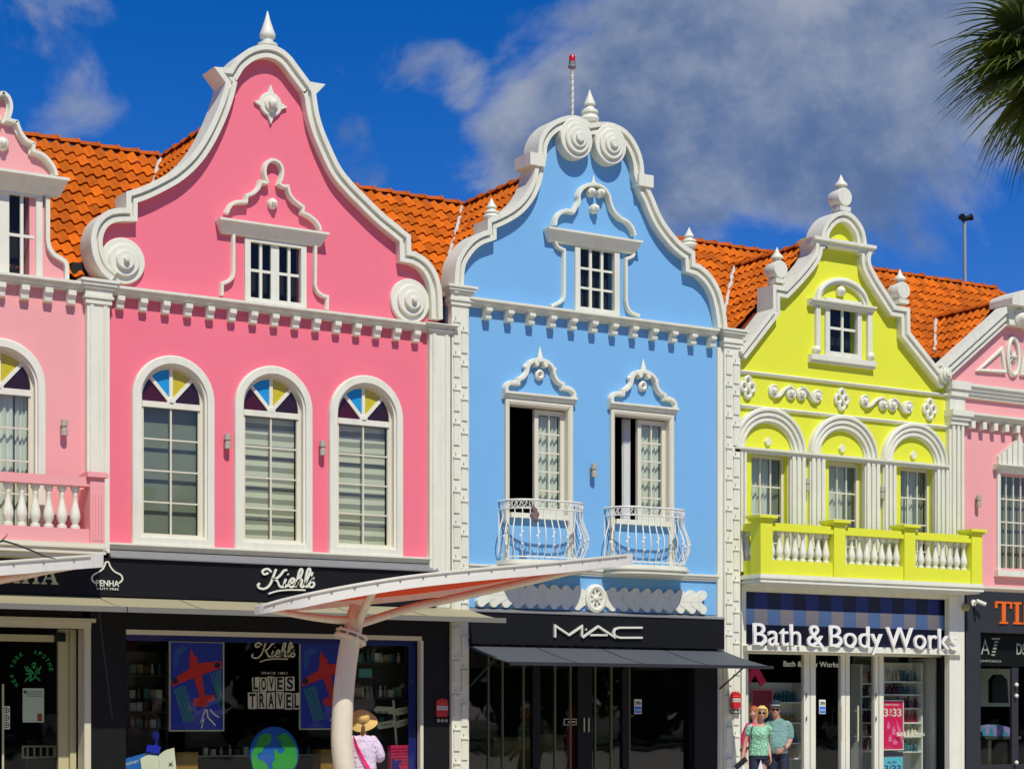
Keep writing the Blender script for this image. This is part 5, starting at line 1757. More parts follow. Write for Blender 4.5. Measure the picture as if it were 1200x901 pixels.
# red alarm badges
def badge(x, y, Y, label, wl):
    X, Z = P(x, y, Y)
    t = thing('alarm_badge', label, 'badge', (X, Y, Z), 'red alarm badges on the piers')
    w, hh = .12, .20
    pts = [(X-w*.85, Z-hh*.80), (X-w, Z-hh*.55), (X-w, Z+hh*.45), (X-w*1.05, Z+hh*.6), (X-w*.8, Z+hh*.62), (X-w*.65, Z+hh*.82), (X-w*.4, Z+hh*.72), (X, Z+hh*.86), (X+w*.4, Z+hh*.72), (X+w*.65, Z+hh*.82), (X+w*.8, Z+hh*.62), (X+w*1.05, Z+hh*.6), (X+w, Z+hh*.45), (X+w, Z-hh*.55), (X+w*.85, Z-hh*.80)]
    MB().prism(pts, Y-.025, Y).build('badge_shield', REDP, t)
    MB().box(X-w*.9, X+w*.9, Y-.032, Y-.024, Z-.035, Z+.03).build('name_bar', OFFW, t)
    text_part('badge_lettering', 'NOHUIS', X-w*.8, Z-.02, Y-.034, .035, BLACK, t, w*1.6, .003)
    text_part('badge_lettering', 'ALARM', X-w*.6, Z+.06, Y-.027, .028, plain('badge_orange', 225, 120, 60, .5), t, w*1.2, .004)
    MB().box(X-w, X+w, Y-.02, Y, Z-hh*1.32, Z-hh*.90).build('number_plate', BLACK if wl else OFFW, t)
    text_part('plate_lettering', '58-48-48', X-w*.9, Z-hh*1.25, Y-.021, .055, OFFW if wl else BLACK, t, w*1.8, .003)
badge(517.5, 829, -.05, 'red alarm badge on the black pier beside the suitcase window', True)
badge(861.5, 820, -.19, 'red alarm badge on the white quoined strip beside the couple', True)

# ---- pale pink house on the left: doorway
h = A_
MB().box(XB[0], XB[1]-.021, -.12, -.001, zfB0, PZ(60, 655, -.1)).build('fascia', BLACK, h)
s = thing('shop_sign', 'large white serif lettering on the black fascia behind the left canopy tip', 'sign', (PX(30,-.14), -.14, zfB0))
def serif(mb, ch, x, z, w, hh, Y):
    s_ = hh*.10; t_ = w*.22
    def bar(x0, x1, z0, z1): mb.box(x+x0, x+x1, Y-.03, Y, z+z0, z+z1)
    if ch in 'HN':
        bar(w*.10, w*.10+t_, s_, hh-s_); bar(w*.90-t_*.8, w*.90, s_, hh-s_)
        bar(0, w*.40, 0, s_*.9); bar(0, w*.40, hh-s_*.9, hh)
        bar(w*.62, w, 0, s_*.9); bar(w*.62, w, hh-s_*.9, hh)
        if ch == 'H': bar(w*.10+t_+.001, w*.90-t_*.8-.001, hh*.48, hh*.56)
        else: mb.prism([(x+w*.12, z+hh-s_), (x+w*.36, z+hh-s_), (x+w*.90, z+s_*.2), (x+w*.74, z+s_*.2)], Y-.031, Y)
    if ch == 'A':
        mb.prism([(x+w*.44, z+hh), (x+w*.58, z+hh), (x+w*.92, z+s_), (x+w*.68, z+s_)], Y-.031, Y)
        mb.prism([(x+w*.44, z+hh*.95), (x+w*.50, z+hh*.9), (x+w*.20, z+s_), (x+w*.10, z+s_)], Y-.03, Y)
        bar(0, w*.32, 0, s_*.9); bar(w*.60, w, 0, s_*.9); bar(w*.3, w*.7, hh*.30, hh*.37)
    if ch == 'T':
        bar(w*.40, w*.62, s_, hh-s_*.9); bar(0, w, hh-s_*.9, hh); bar(w*.26, w*.76, 0, s_*.9)
        bar(0, w*.12, hh*.70, hh-s_*.91); bar(w*.88, w, hh*.70, hh-s_*.91)
    if ch == 'I': bar(w*.30, w*.68, s_, hh-s_); bar(0.05*w, w*.95, 0, s_*.95); bar(.05*w, w*.95, hh-s_*.95, hh)
    if ch == 'M':
        bar(w*.08, w*.2, s_, hh-s_); bar(w*.76, w*.94, s_, hh-s_); bar(0, w*.3, 0, s_*.9); bar(w*.68, w, 0, s_*.9)
        mb.prism([(x+w*.05, z+hh), (x+w*.24, z+hh), (x+w*.56, z+s_*.5), (x+w*.46, z+s_*.5)], Y-.031, Y)
        mb.prism([(x+w*.94, z+hh), (x+w*.76, z+hh), (x+w*.46, z+s_*.5), (x+w*.54, z+s_*.5)], Y-.032, Y)
    return mb
zs0, zs1 = PZ(60, 684.5, -.13), PZ(60, 664, -.13)
xe_ = PX(69.5, -.13); lw_ = PX(69.5,-.13)-PX(48,-.13)
for i, ch in enumerate('AHN'):
    serif(MB(), ch, xe_-lw_-i*(lw_*1.03), zs0, lw_*.92, zs1-zs0, -.12).build('letter', OFFG, s)
dx1 = PX(104)
OLIVE = mat('olive_cream', (.50, .46, .24), .5, .06, 4)
zdt = PZ(60, 724)
m = MB()
m.box(PX(96.5), dx1, -.10, .2, .12, zdt-.16)
m.box(XB[0]+.2, dx1+.0, -.11, .2, zdt-.159, zdt-.06)
m.box(XB[0]+.2, dx1+.06, -.17, .2, zdt-.059, zdt)
m.build('door_surround', mat('surround_cream', (.60, .57, .40), .5, .06, 4), h)
MB().box(XB[0]+.2, PX(96.4), -.03, .25, zdt-.159, zfB0-.01).build('door_head_panel', BLACK, h)
Yd = .30
zh_ = PZ(40, 743.5, Yd); xj0, xj1 = PX(68.5,Yd), PX(88,Yd)
m = MB().box(xj0, PX(80.5,Yd), Yd, Yd+.08, .14, zh_+.1).box(PX(81,Yd), xj1, Yd-.05, Yd+.09, .14, zh_+.1)
m.build('door_jamb', OLIVE, h)
MB().box(XB[0]+.2, PX(63.5,Yd), Yd, Yd+.08, PZ(40,751.5,Yd), zh_).build('door_header', OLIVE, h)
MB().box(PX(63.6,Yd), PX(75.5,Yd), Yd-.06, Yd-.001, PZ(70,751.5,Yd), PZ(70,741.5,Yd)).build('door_closer', BLACK, h)
MB().box(xj1+.001, PX(96.6)+.05, Yd, Yd+.1, .14, zdt-.1).build('door_reveal', BLACK, h)
MB().box(XB[0]+.2, xj0-.002, Yd+.03, Yd+.045, .14, PZ(40,751.6,Yd)).build('door_pane', GLASSD, h)
MB().box(XB[0]+.2, xj1, Yd-.2, Yd+.1, zh_+.101, zh_+.5).build('door_head', BLACK, h)
MB().tube([(PX(2.8,Yd), Yd-.03, .5), (PX(2.8,Yd), Yd-.03, PZ(3,801,Yd))], .018, 8).build('door_handle', OFFG, h)
NEON = plain('neon_green', 26, 150, 60, .5)
X, Z = P(37.5, 787, Yd)
t = thing('window_decal', 'round green arc of lettering with an emblem on the glass door at the left', 'decal', (X, Yd+.02, Z))
body = "NEW YORK  APOTHE"
for i, ch in enumerate(body):
    if ch == ' ': continue
    an = pi*1.22 - pi*1.18*i/(len(body)-1)
    r = .29
    text_part('letter', ch, X + r*cos(an) - .03*sin(an), Z + r*sin(an)*1.0 + .03*cos(an), Yd+.024, .065, NEON, t, .05, .004, .01, 0, an-pi/2)
mb = MB()
for st_ in ([(145,300),(160,330),(180,320),(182,390)], [(240,300),(215,345),(185,330)], [(150,345),(235,340)], [(145,390),(165,370),(180,385),(205,365),(235,385)], [(185,290),(205,280),(200,310),(188,300)], [(160,300),(175,355),(150,375)], [(220,310),(205,355),(225,372)]):
    ribbon(mb, spline(PL([(a/4.98, 720+b/4.98) for a, b in st_], Yd+.02), 3), .018, Yd+.018, Yd+.024)
mb.build('emblem', NEON, t)
x0_, z1_ = P(27, 806, Yd); x1_, z0_ = P(52, 846, Yd)
t = thing('notice_sheet', 'pale printed notice with a small portrait on the left glass door', 'notice', (x0_, Yd+.02, z0_))
MB().box(x0_, x1_, Yd+.018, Yd+.022, z0_, z1_).build('sheet', plain('notice_paper', 176, 196, 160, .7), t)
for i in range(3): MB().box(x0_+.06, x1_-.03, Yd+.0165, Yd+.0175, z1_-.06-.035*i, z1_-.045-.035*i).build('print', plain('print_grey', 110, 125, 110, .7), t)
MB().lathe_y(x0_+.04, z1_-.06, [(.03, Yd+.0175), (.03, Yd+.016)], 12).build('print', plain('print_teal', 40, 90, 80, .7), t)
MB().box(x1_-.11, x1_-.03, Yd+.0165, Yd+.0175, z0_+.02, z0_+.14).build('print', plain('print_brown', 130, 60, 40, .7), t)
x0_, z1_ = P(3.5, 827, Yd); x1_, z0_ = P(12, 854, Yd)
t = thing('door_sticker', 'white strip sticker with three round symbols on the left glass door', 'sticker', (x0_, Yd+.02, z0_))
MB().box(x0_, x1_, Yd+.018, Yd+.022, z0_, z1_).build('sheet', OFFW, t)
for i in range(3):
    cx_, cz_ = (x0_+x1_)/2, z0_+(z1_-z0_)*(.18+.32*i)
    MB().sweep([(cx_+.042*cos(q*pi/8), cz_+.042*sin(q*pi/8)) for q in range(16)], [(-.007, Yd+.018), (-.007, Yd+.0165), (.007, Yd+.0165), (.007, Yd+.018)], True).build('symbol', BLACK, t)
    MB().box(cx_-.012, cx_+.014, Yd+.0166, Yd+.018, cz_-.02, cz_+.02).build('symbol', BLACK, t)
xa_, xb_ = PX(26,1.2), PX(66,1.2)
t = thing('shop_basket', 'pale wire basket on a stand inside the left doorway', 'basket', ((xa_+xb_)/2, 1.2, .14))
zb_ = PZ(45, 888, 1.2); zt_ = PZ(45, 873, 1.2)
m = MB(); frame_rect(m, xa_, xb_, zb_, zt_, .03, 1.2, 1.23); m.build('basket_rim', OFFG, t)
for i in range(6): MB().box(xa_+.08+.11*i, xa_+.11+.11*i, 1.205, 1.225, zb_+.031, zt_-.031).build('bar', OFFG, t)
MB().box(xa_+.05, xb_-.05, 1.2, 1.5, .14, zb_-.002).build('stand', SHD, t)

# ---- awnings
def awning(label, x0, x1, zb_, zf_, Yf, m, mbar, barh, seams, arms):
    t = thing('awning', label, 'awning', ((x0+x1)/2, 0, zb_))
    th = .035
    n = 10
    mb = MB()
    vs = []; fs = []
    for i in range(n+1):
        u = i/n
        y = -.02 + (Yf+.02)*u; z = zb_ + (zf_-zb_)*u - .05*sin(pi*u)*.5
        vs += [(x0, y, z), (x1, y, z), (x1, y, z-th*.5), (x0, y, z-th*.5)]
    for i in range(n):
        for q in range(4):
            r = (q+1) % 4
            fs.append((i*4+q, i*4+r, i*4+4+r, i*4+4+q))
    fs += [(0,1,2,3), (4*n+3, 4*n+2, 4*n+1, 4*n)]
    mb.add(vs, fs).build('canvas', m, t)
    MB().box(x0-.02, x1+.02, Yf-.04, Yf+.005, zf_-barh*.75, zf_+barh*.25).build('front_bar', mbar, t)
    for i in range(1, seams+1):
        x = x0+(x1-x0)*i/(seams+1)
        pts = [(x, -.03+(Yf+.03)*j/6, zb_+(zf_-zb_)*j/6 - .025*sin(pi*j/6) + .003) for j in range(7)]
        MB().tube(pts, .006, 5).build('seam', mbar, t)
    for x in arms:
        MB().tube([(x, -.05, zb_-.75), (x, Yf*.62, zb_+(zf_-zb_)*.62-.06)], .016, 8).build('arm', mbar, t)
zaB = PZ(300, 704.5, -.02); zaF = PZ(591.7, 725.5, -1.32)
awning('beige canvas awning over the left glass doorway, running out of the frame', XB[0], XB[1]-.012, zaB, zaF, -1.32, AWN_B, mat('grey_bar', (.17, .165, .13), .6, .1, 8), .085, 1, [])
awning('beige canvas awning over the wide display window of the deep pink house', XB[1]+.012, PX(545), zaB, zaF, -1.32, AWN_B, MATS['grey_bar'], .085, 4, [])

# ---- blue house: black front
h = C_
zm1 = (PZ(549.5,715,-.14)+PZ(849.5,727,-.14))/2; zm0 = (PZ(549.5,754,-.14)+PZ(849.5,760,-.14))/2
xm0, xm1 = PX(549.8,-.14), PX(849,-.14)
MB().box(xm0, xm1, -.14, .24, zm0, zm1).build('fascia', BLACK, h)
MB().prism_x([(.0, zm1+.08), (-.16, zm1+.02), (-.16, zm1+.001), (.0, zm1+.001)], xm0, xm1).build('flashing', GREYM, h)
X, Z = P(700, 741, -.15)
s = thing('shop_sign', 'white thin stroked capital lettering on the black fascia of the sky blue house', 'sign', (X, -.15, Z))
def zq_(pts): return PL([(530+a/3.333, 640+b/3.333) for a, b in pts], -.19)
for st_ in ([[(403,355),(403,309),(458,346),(508,312),(508,352)]], [[(510,356),(572,312),(640,357)], [(522,324),(526,324)], [(540,346),(607,346)]], [[(744,317),(655,317),(638,322),(632,336),(638,350),(655,356),(744,356)]]):
    mb = MB()
    for q in st_: ribbon(mb, zq_(q), .036, -.19, -.14)
    mb.build('letter', WHITE, s)
zsC = zm0-.001
xs0, xs1 = PX(549.8), PX(812)
m = MB().box(xs1, PX(841.5), -.06, .2, .12, zsC)
m.build('black_pier', BLACK, h)
Yg = .12
bars = [(552,554,OFFG,.0), (588,589.5,None,.0)]
f = MB()
for (a, b) in ((623, 631.5), (675.5, 692), (728, 735)):
    MB().box(PX(a,Yg), PX(b,Yg), Yg-.05, Yg+.05, .12, zsC).build('door_post', BLACK, h)
MB().box(xs0, xs1, Yg-.045, Yg+.045, .12, .30).build('plinth', BLACK, h)
OLV = plain('mullion_olive', 96, 96, 66, .5)
for a in (572, 588.5, 613, 650, 668, 697, 716, 737):
    MB().box(PX(a,Yg)-.012, PX(a,Yg)+.012, Yg-.03, Yg+.03, .301, zsC-.001).build('mullion', OLV, h)
MB().box(xs0, xs1, Yg+.0, Yg+.008, .305, zsC-.002).build('pane', GLASSM, h)
for a in (681.5, 686.8):
    X, Z = P(a, 849, Yg)
    MB().tube([(X, Yg-.09, Z-.13), (X, Yg-.09, Z+.13)], .013, 8).build('door_handle', OFFG, h)
X, Z = P(668, 845.5, Yg)
m = MB(); frame_rect(m, X-.14, X+.14, Z-.06, Z+.06, .012, Yg-.012, Yg-.002)
m.box(X-.05, X+.11, Yg-.011, Yg-.003, Z-.012, Z+.012)
tag(m.build('door_sticker', OFFG, None), 'small outlined sticker left of the handles on the dark glass door', 'sticker')
def open_sign(x, y0, y1, w, Y, label):
    X, z1 = P(x, y0, Y); z0 = PZ(x, y1, Y)
    t = thing('open_sign', label, 'sign', (X, Y, z0), 'blue and white open signs on shop doors')
    MB().box(X-w, X+w, Y-.006, Y, z0, z1).build('sign_card', OFFW, t)
    MB().box(X-w*.9, X+w*.9, Y-.009, Y-.005, z0+.015, z0+(z1-z0)*.52).build('blue_field', plain('sign_blue', 30, 110, 205, .5), t)
    text_part('lettering', 'OPEN', X-w*.8, z0+(z1-z0)*.62, Y-.008, (z1-z0)*.24, BLACK, t, w*1.6, .003, .02)
    text_part('lettering', 'WELCOME', X-w*.75, z0+(z1-z0)*.2, Y-.011, (z1-z0)*.14, OFFW, t, w*1.5, .003)
open_sign(747.5, 819, 836, .085, Yg-.03, 'open sign on the dark glass front of the sky blue house')
zk = (PZ(551,756,-.14)+PZ(850,761,-.14))/2; zkf = PZ(602, 776, -1.5)
awning('charcoal canvas awning over the dark glass front of the sky blue house', xm0+.01, PX(851,-.14), zk, zkf, -1.5, AWN_K, DGREY, .06, 3, [xm0+.05, PX(843,-.05)])
# warm boxes behind the glass
for (a, b, y0) in ((579, 622, 866), (633, 661, 863)):
    X0, z1 = P(a, y0, 1.0); X1 = PX(b, 1.0)
    o = MB().box(X0, X1, 1.0, 1.5, .14, z1).box(X0-.03, X1+.03, .97, 1.53, z1+.001, z1+.04)
    for q in range(3): o.box(X0-.006, X1+.006, .99, 1.0, .14+(z1-.14)*(.2+.26*q), .14+(z1-.14)*(.2+.26*q)+.015)
    tag(o.build('display_table', plain('ochre_wood', 96, 84, 20, .6, .15), None), 'ochre wooden display table behind the dark glass, %s' % ('left of the black door post' if a < 600 else 'right of the black door post'), 'table', 'ochre tables behind the glass')

# ---- yellow house: white front with striped panel
h = D_
X0, X1 = PX(868.8,-.04), PX(1129.8,-.04)
zT = zbalD-.001
Yr = .48
px0, px1 = PX(872.5), PX(1118)
zp1 = (PZ(873,693)+PZ(1117,702))/2
zl1 = PZ(990, 757, -.1); zl0 = PZ(990, 764.5, -.1)
zo1 = zl0-.001
xo0, xo1 = PX(872), PX(1122)
XR = X1
m = MB().prism([(X0, .12), (xo0, .12), (xo0, zo1), (xo1, zo1), (xo1, .12), (XR, .12), (XR, zT), (X0, zT)], -.05, .25, [[(px0, zl1), (px1, zl1), (px1, zp1), (px0, zp1)]])
m.build('shop_front', WHITE, h)
m = MB().box(xo0-.06, xo0, .251, Yr+.08, .12, zo1+.05).box(xo1, xo1+.06, .251, Yr+.08, .12, zo1+.05).box(xo0, xo1, .251, Yr+.05, zo1, zo1+.05)
m.build('entrance_lining', WHITE, h)
MB().box(X0+.02, px1+.04, -.20, -.051, zl0, zl1-.03).build('sign_ledge', WHITE, h)
s = thing('shop_sign', 'big white rounded lettering in front of the navy striped panel under the yellow balcony', 'sign', ((X0+X1)/2, 0, zl1))
NAV = [plain('stripe_navy', 12, 20, 58, .4, .1), plain('stripe_blue', 24, 42, 110, .4, .1), plain('stripe_sky', 130, 165, 210, .4, .08), plain('stripe_beige', 196, 184, 176, .4, .08), plain('stripe_deep', 10, 14, 44, .4)]
zmid = zp1 - (zp1-zl1)*.32; zlow = zp1 - (zp1-zl1)*.62
for r, (za_, zb_, mats) in enumerate(((zmid, zp1, (0, 1)), (zlow, zmid, (2, 3)), (zl1, zlow, (4, 0)))):
    for i in range(17):
        a = px0 + (px1-px0)*i/17; b = px0 + (px1-px0)*(i+1)/17
        MB().box(a+.001, b-.001, .10, .14, za_+.001, zb_-.001).build('stripe', NAV[mats[i % 2]], s)
MB().box(px0, px1, .141, .2, zl1, zp1).build('backing', NAV[0], s)
lx0, lx1 = PX(883,-.26), PX(1122,-.26)
letters('Bath & Body Works', lx0, lx1, zl1-.02, -.25, PZ(990,731,-.25)-PZ(990,756.5,-.25), mat('letter_white', (.82,.81,.75), .4), s, .045, .0, .13)
# doors
Y = Yr
zD = (PZ(960,763,Y)+PZ(1060,768,Y))/2
zDt = zD
def dpx(a): return PX(a, Y)
f = MB()
for (a, b) in ((872.5, 875), (940.5, 947), (948, 954), (984, 988.6), (989.2, 994), (1023, 1027.5), (1028.5, 1033.5), (1103.5, 1108)):
    MB().box(dpx(a), dpx(b), Y-.05, Y+.05, .12, zo1-.001).build('door_post', WHITE, h)
f2 = MB().box(xo0, xo1, Y-.045, Y+.045, zDt-.05, zo1-.002)
f2.build('door_head', WHITE, h)
for k, (a, b) in enumerate(((875.2, 940.3), (954.2, 983.8), (994.2, 1022.8), (1033.8, 1103.3))):
    MB().box(dpx(a), dpx(b), Y, Y+.008, .2, zDt-.051).build('pane', GLASS, h)
    MB().box(dpx(a), dpx(b), Y-.04, Y+.04, .12, .2).build('door_rail', WHITE, h)
for a in (981, 1000.5):
    X = dpx(a)
    zt_, zb_ = PZ(a, 826.5, Y), PZ(a, 868, Y)
    hb = MB().tube([(X, Y-.13, zb_), (X, Y-.13, zt_)], .018, 8)
    for z in (zt_-.1, zb_+.1): hb.tube([(X, Y-.13, z), (X, Y-.04, z)], .012, 6)
    hb.build('door_handle', OFFG, h)
for a in (944.5, 1026):
    for y in (815, 842):
        X, Z = P(a, y, Y-.06)
        MB().tube([(X, Y-.08, Z-.04), (X, Y-.08, Z+.04)], .012, 6).tube([(X, Y-.08, Z+.03), (X+.05, Y-.04, Z+.05)], .008, 6).build('hinge', SHD, h)
open_sign(963.5, 819.5, 836, .085, Y-.015, 'open sign on the glass door left of the long handles under the yellow balcony')
x0_, z0_ = P(916.5, 780.5, Y-.01)
s2 = thing('window_lettering', 'small white lettering across the glass above the shop doors', 'lettering', (x0_, Y-.01, z0_))
letters('Bath & Body Works', x0_, PX(980.5,Y), z0_, Y-.055, .11, OFFW, s2, .006, .006)
x0_, z0_ = P(1051, 862, Y-.01)
letters('Bath & Body Works', x0_, PX(1083,Y), z0_, Y-.012, .085, OFFW, s2, .006, .004)
# sale poster
def board(name, x0, x1, y0, y1, Y, m, label, cat):
    a, _ = P(x0, y0, Y); b = PX(x1, Y); z1 = PZ((x0+x1)/2, y0, Y); z0 = PZ((x0+x1)/2, y1, Y)
    t = thing(name, label, cat, ((a+b)/2, Y, z0))
    MB().box(a, b, Y, Y+.02, z0, z1).build('board', m, t)
    return t, a, b, z0, z1
t, a, b, z0, z1 = board('sale_poster', 1033.8, 1058, 821, 877.5, Y+.06, plain('poster_pink', 232, 26, 92, .5, .1), 'tall pink sale poster with white numbers in the shop window', 'poster')
m = MB(); frame_rect(m, a-.02, b+.02, z0-.02, z1+.02, .022, Y+.05, Y+.059); m.build('poster_edge', OFFW, t)
W_ = b-a
text_part('numeral', '3', a+W_*.08, z1-.32, Y+.056, .16, OFFW, t, W_*.20, .004, .02)
text_part('numeral', '33', a+W_*.50, z1-.32, Y+.056, .16, OFFW, t, W_*.42, .004, .02)
text_part('numeral', '$', a+W_*.36, z1-.24, Y+.056, .08, OFFW, t, W_*.10, .004, .01)
text_part('small_lettering', 'FOR', a+W_*.33, z1-.31, Y+.056, .04, OFFW, t, W_*.14, .004)
text_part('small_lettering', 'EVERYTHING', a+W_*.1, z1-.10, Y+.056, .04, OFFW, t, W_*.7, .004)
PK2 = plain('pale_pink_print', 246, 120, 170, .5)
for (u, v, ww, hh) in ((.30, .42, .10, .16), (.55, .30, .12, .18), (.38, .16, .12, .14), (.62, .10, .14, .12)):
    X = a+W_*u; Z = z0+(z1-z0)*v
    MB().prism([(X-ww*.4, Z), (X+ww*.4, Z), (X+ww*.4, Z+hh*.65), (X+ww*.12, Z+hh*.75), (X+ww*.12, Z+hh), (X-ww*.12, Z+hh), (X-ww*.12, Z+hh*.75), (X-ww*.4, Z+hh*.65)], Y+.055, Y+.061).build('print', PK2, t)
MB().prism([(a+W_*.66, z0+(z1-z0)*.62), (a+W_*.98, z0+(z1-z0)*.30), (a+W_*.98, z0+(z1-z0)*.10), (a+W_*.80, z0+(z1-z0)*.30)], Y+.0555, Y+.061).build('print', PK2, t)
t, a, b, z0, z1 = board('sale_poster', 1034, 1058, 886.5, 930, Y+.06, plain('poster_cyan', 90, 196, 214, .5), 'turquoise sale poster below the pink one in the shop window', 'poster')
text_part('numeral', '3/33', a+.06, z1-.32, Y+.056, .15, NAVY, t, b-a-.12, .004, .01)
text_part('small_lettering', 'ALL DAY', a+.14, z1-.13, Y+.056, .045, NAVY, t, .26, .004)
MB().box(a, b, Y+.055, Y+.08, z1+.02, z1+.10).build('navy_strip', NAV[0], t)
# white shelving with coloured bottles
WSH = plain('white_shelf', 232, 231, 218, .5, .05)
CB = [plain('lotion_red', 150, 24, 40, .35, .1), plain('lotion_plum', 84, 30, 60, .35, .1), plain('lotion_gold', 170, 140, 70, .35, .1), plain('lotion_teal', 50, 100, 110, .35, .1), plain('lotion_cream', 205, 190, 160, .35, .1)]
cb_me = [MB().lathe(0, 0, [(.040, 0), (.042, .01), (.042, .13), (.02, .15), (.02, .165), (.028, .167), (.028, .20)], 8).mesh('lotion_bottle', m_, 50) for m_ in CB]
def white_shelves(label, x0, x1, ys, Y, glab, grp):
    t, a, b, zz = shelf_unit('white_shelving', label, x0, x1, ys, Y, .30, WSH)
    n = max(3, int((b-a)/.105))
    for q_, z in enumerate(zz):
        c1, c2 = random.choice(cb_me), random.choice(cb_me)
        for i in range(n):
            o = put('lotion_bottle', c1 if i < n/2 else c2, (a+.06+(b-a-.12)*(i+.5)/n, Y+.12+random.uniform(-.03, .03), z))
            o.scale = (1, 1, random.uniform(.8, 1.25))
            tag(o, '%s bottle from the left on the %s %s' % (ORD[i], ROW[q_], glab), 'bottle', grp)
white_shelves('white shelving of lotion bottles behind the sale posters', 1036, 1081, [798, 813, 829, 846, 862, 880], .72, 'white shelf behind the sale posters', 'bottles behind the sale posters')
white_shelves('white shelving of lotion bottles seen through the right glass door', 1010, 1032, [800, 815, 830, 846, 862, 879], .95, 'shelf seen through the right glass door', 'bottles seen through the right door')
white_shelves('pink display shelving behind the left shop window', 878, 940, [822, 846, 870, 888], 1.3, 'display shelf behind the couple', 'bottles behind the couple')
xq0, xq1 = PX(1003, 1.7), PX(1124, .75)
MB().box(PX(1084, 1.3), XS-.21, 1.3, 1.36, .145, zo1-.02).build('white_panel', WSH, h)
MB().box(xq0, xq1, 1.72, 1.8, .145, zo1+.4).build('shop_partition', WSH, h)
MB().box(XS-.205, XS-.15, Yr+.09, 1.29, .145, zo1-.05).build('shop_partition', WSH, h)
X, Z = P(892, 797, Y+.3)
mb = MB()
ribbon(mb, PL([(873, 801), (884, 783), (894, 801)], Y+.25), .16, Y+.22, Y+.26)
tag(mb.build('hanging_banner', plain('banner_pink', 205, 16, 74, .6), None), 'hot pink angular banner hanging in the left shop window', 'banner')
t, a, b, z0, z1 = board('framed_print', 881, 904, 808.5, 833, Y+.4, plain('print_crimson', 140, 14, 48, .5, .15), 'crimson framed print hanging in the window behind the couple', 'print')
m = MB(); frame_rect(m, a-.03, b+.03, z0-.03, z1+.03, .032, Y+.38, Y+.399); m.build('print_frame', plain('frame_rose', 190, 110, 110, .5), t)

# ---- right house: dark grey front
h = E_
xE0 = PX(1130.5,-.1)
zg1, zg0 = PZ(1160, 694, -.1), PZ(1160, 741, -.1)
MB().box(PX(1147.5,-.1)+.001, XB[5], -.12, .1, zg0, zg1).build('fascia', DGREY, h)
MB().box(xE0+.0, PX(1147.5,-.1), -.14, .25, .12, zg1).build('grey_pier', DGREY, h)
MB().prism_x([(.02, ZFE+.05), (-.18, ZFE+.05), (-.18, ZFE), (-.08, zg1+.001), (.02, zg1+.001)], PX(1131,-.1), XB[5]).build('base_moulding', CREAM, h)
s = thing('shop_sign', 'bold orange serif capitals cut off by the right edge on a dark grey fascia', 'sign', (PX(1180,-.15), -.15, zg0))
ORG = plain('sign_orange', 226, 104, 22, .5, .06)
za_, zb_ = PZ(1180, 730.5, -.2), PZ(1180, 704.5, -.2)
x_ = PX(1168.5,-.2)
for ch, w in (('T', .50), ('I', .27), ('M', .62)):
    serif(MB(), ch, x_, za_, w, zb_-za_, -.12).build('letter', ORG, s); x_ += w+.02
Yw = .12
xw0 = PX(1147.5,-.05)
MB().box(xw0, XB[5], Yw, Yw+.01, .5, zg0-.002).build('pane', GLASSD, h)
MB().box(xw0, XB[5], Yw+.02, Yw+.05, PZ(1160,780,Yw), zg0-.02).build('sign_board', BLACK, h)
for (a, b) in ((1183.5, 1191),): MB().box(PX(a,Yw), PX(b,Yw), Yw-.06, Yw-.001, .12, PZ(1187,782,Yw)).build('door_post', DGREY, h)
MB().box(xw0, XB[5], Yw-.05, Yw-.002, .12, .5).build('stall_riser', DGREY, h)
s = thing('window_lettering', 'pale lettering on the black strip at the top of the right shop window', 'lettering', (PX(1160,Yw), Yw, zg0))
PL_ = plain('pale_lettering', 150, 155, 140, .5)
mb = MB(); ribbon(mb, PL([(1150,766.5),(1154,750),(1158.5,766.5)], Yw), .035, Yw-.012, Yw); mb.box(PX(1152,Yw), PX(1157,Yw), Yw-.013, Yw, PZ(1154,762,Yw), PZ(1154,760.5,Yw)); mb.build('letter', PL_, s)
mb = MB()
for i in range(6):
    u = i/5
    xa_, z = P(1161.5 + u*4.6 if i < 5 else 1162, 767-19*u, Yw)
    mb.box(xa_, xa_+ (.10 if i < 5 else .24), Yw-.012, Yw, z-.018, z+.018)
mb.build('letter', PL_, s)
x0_, z0_ = P(1148.5, 775.5, Yw)
text_part('small_lettering', 'EMPORIO', x0_, z0_, Yw-.005, .05, PL_, s, PX(1173,Yw)-x0_, .008)
x0_, z0_ = P(1191, 766.5, Yw)
letters('DS', x0_, PX(1202,Yw), z0_, Yw-.002, .24, PL_, s, .01, .01)
# hanging dark garment, folded shirts, pale wall panel inside
X0, Z1 = P(1149, 783, 1.4); X1, Z0 = P(1184, 826, 1.4)
tag(MB().box(X0, X1, 1.4, 1.44, Z0, Z1).box(X0, X1, 1.38, 1.46, Z0-.03, Z0-.001).build('wall_panel', plain('pale_panel', 170, 180, 165, .6), None), 'pale panel behind the dark garment in the right shop window', 'panel')
X, Z = P(1169, 790, .8)
t = thing('hanging_jacket', 'short black garment hanging in the right shop window', 'jacket', (X, .8, Z-.6))
MB().prism([(X-.22, Z-.62), (X+.28, Z-.62), (X+.24, Z-.12), (X+.08, Z), (X-.08, Z), (X-.22, Z-.12)], .74, .86).build('garment', BLACK, t)
MB().tube([(X, .8, Z-.02), (X, .8, Z+.12), (X+.03, .8, Z+.15), (X+.05, .8, Z+.11)], .008, 6).build('hanger', GREYM, t)
X0, Z0 = P(1148, 862, .7); X1, Z1 = P(1185, 851, .7)
mb = MB()
pts = [(X0, Z0), (X1, Z0-.02), (X1+.03, Z0+.12), (X1-.15, Z1-.02), ((X0+X1)/2, Z1+.05), (X0+.1, Z1), (X0-.02, Z1-.1)]
mb.prism(pts, .6, .95)
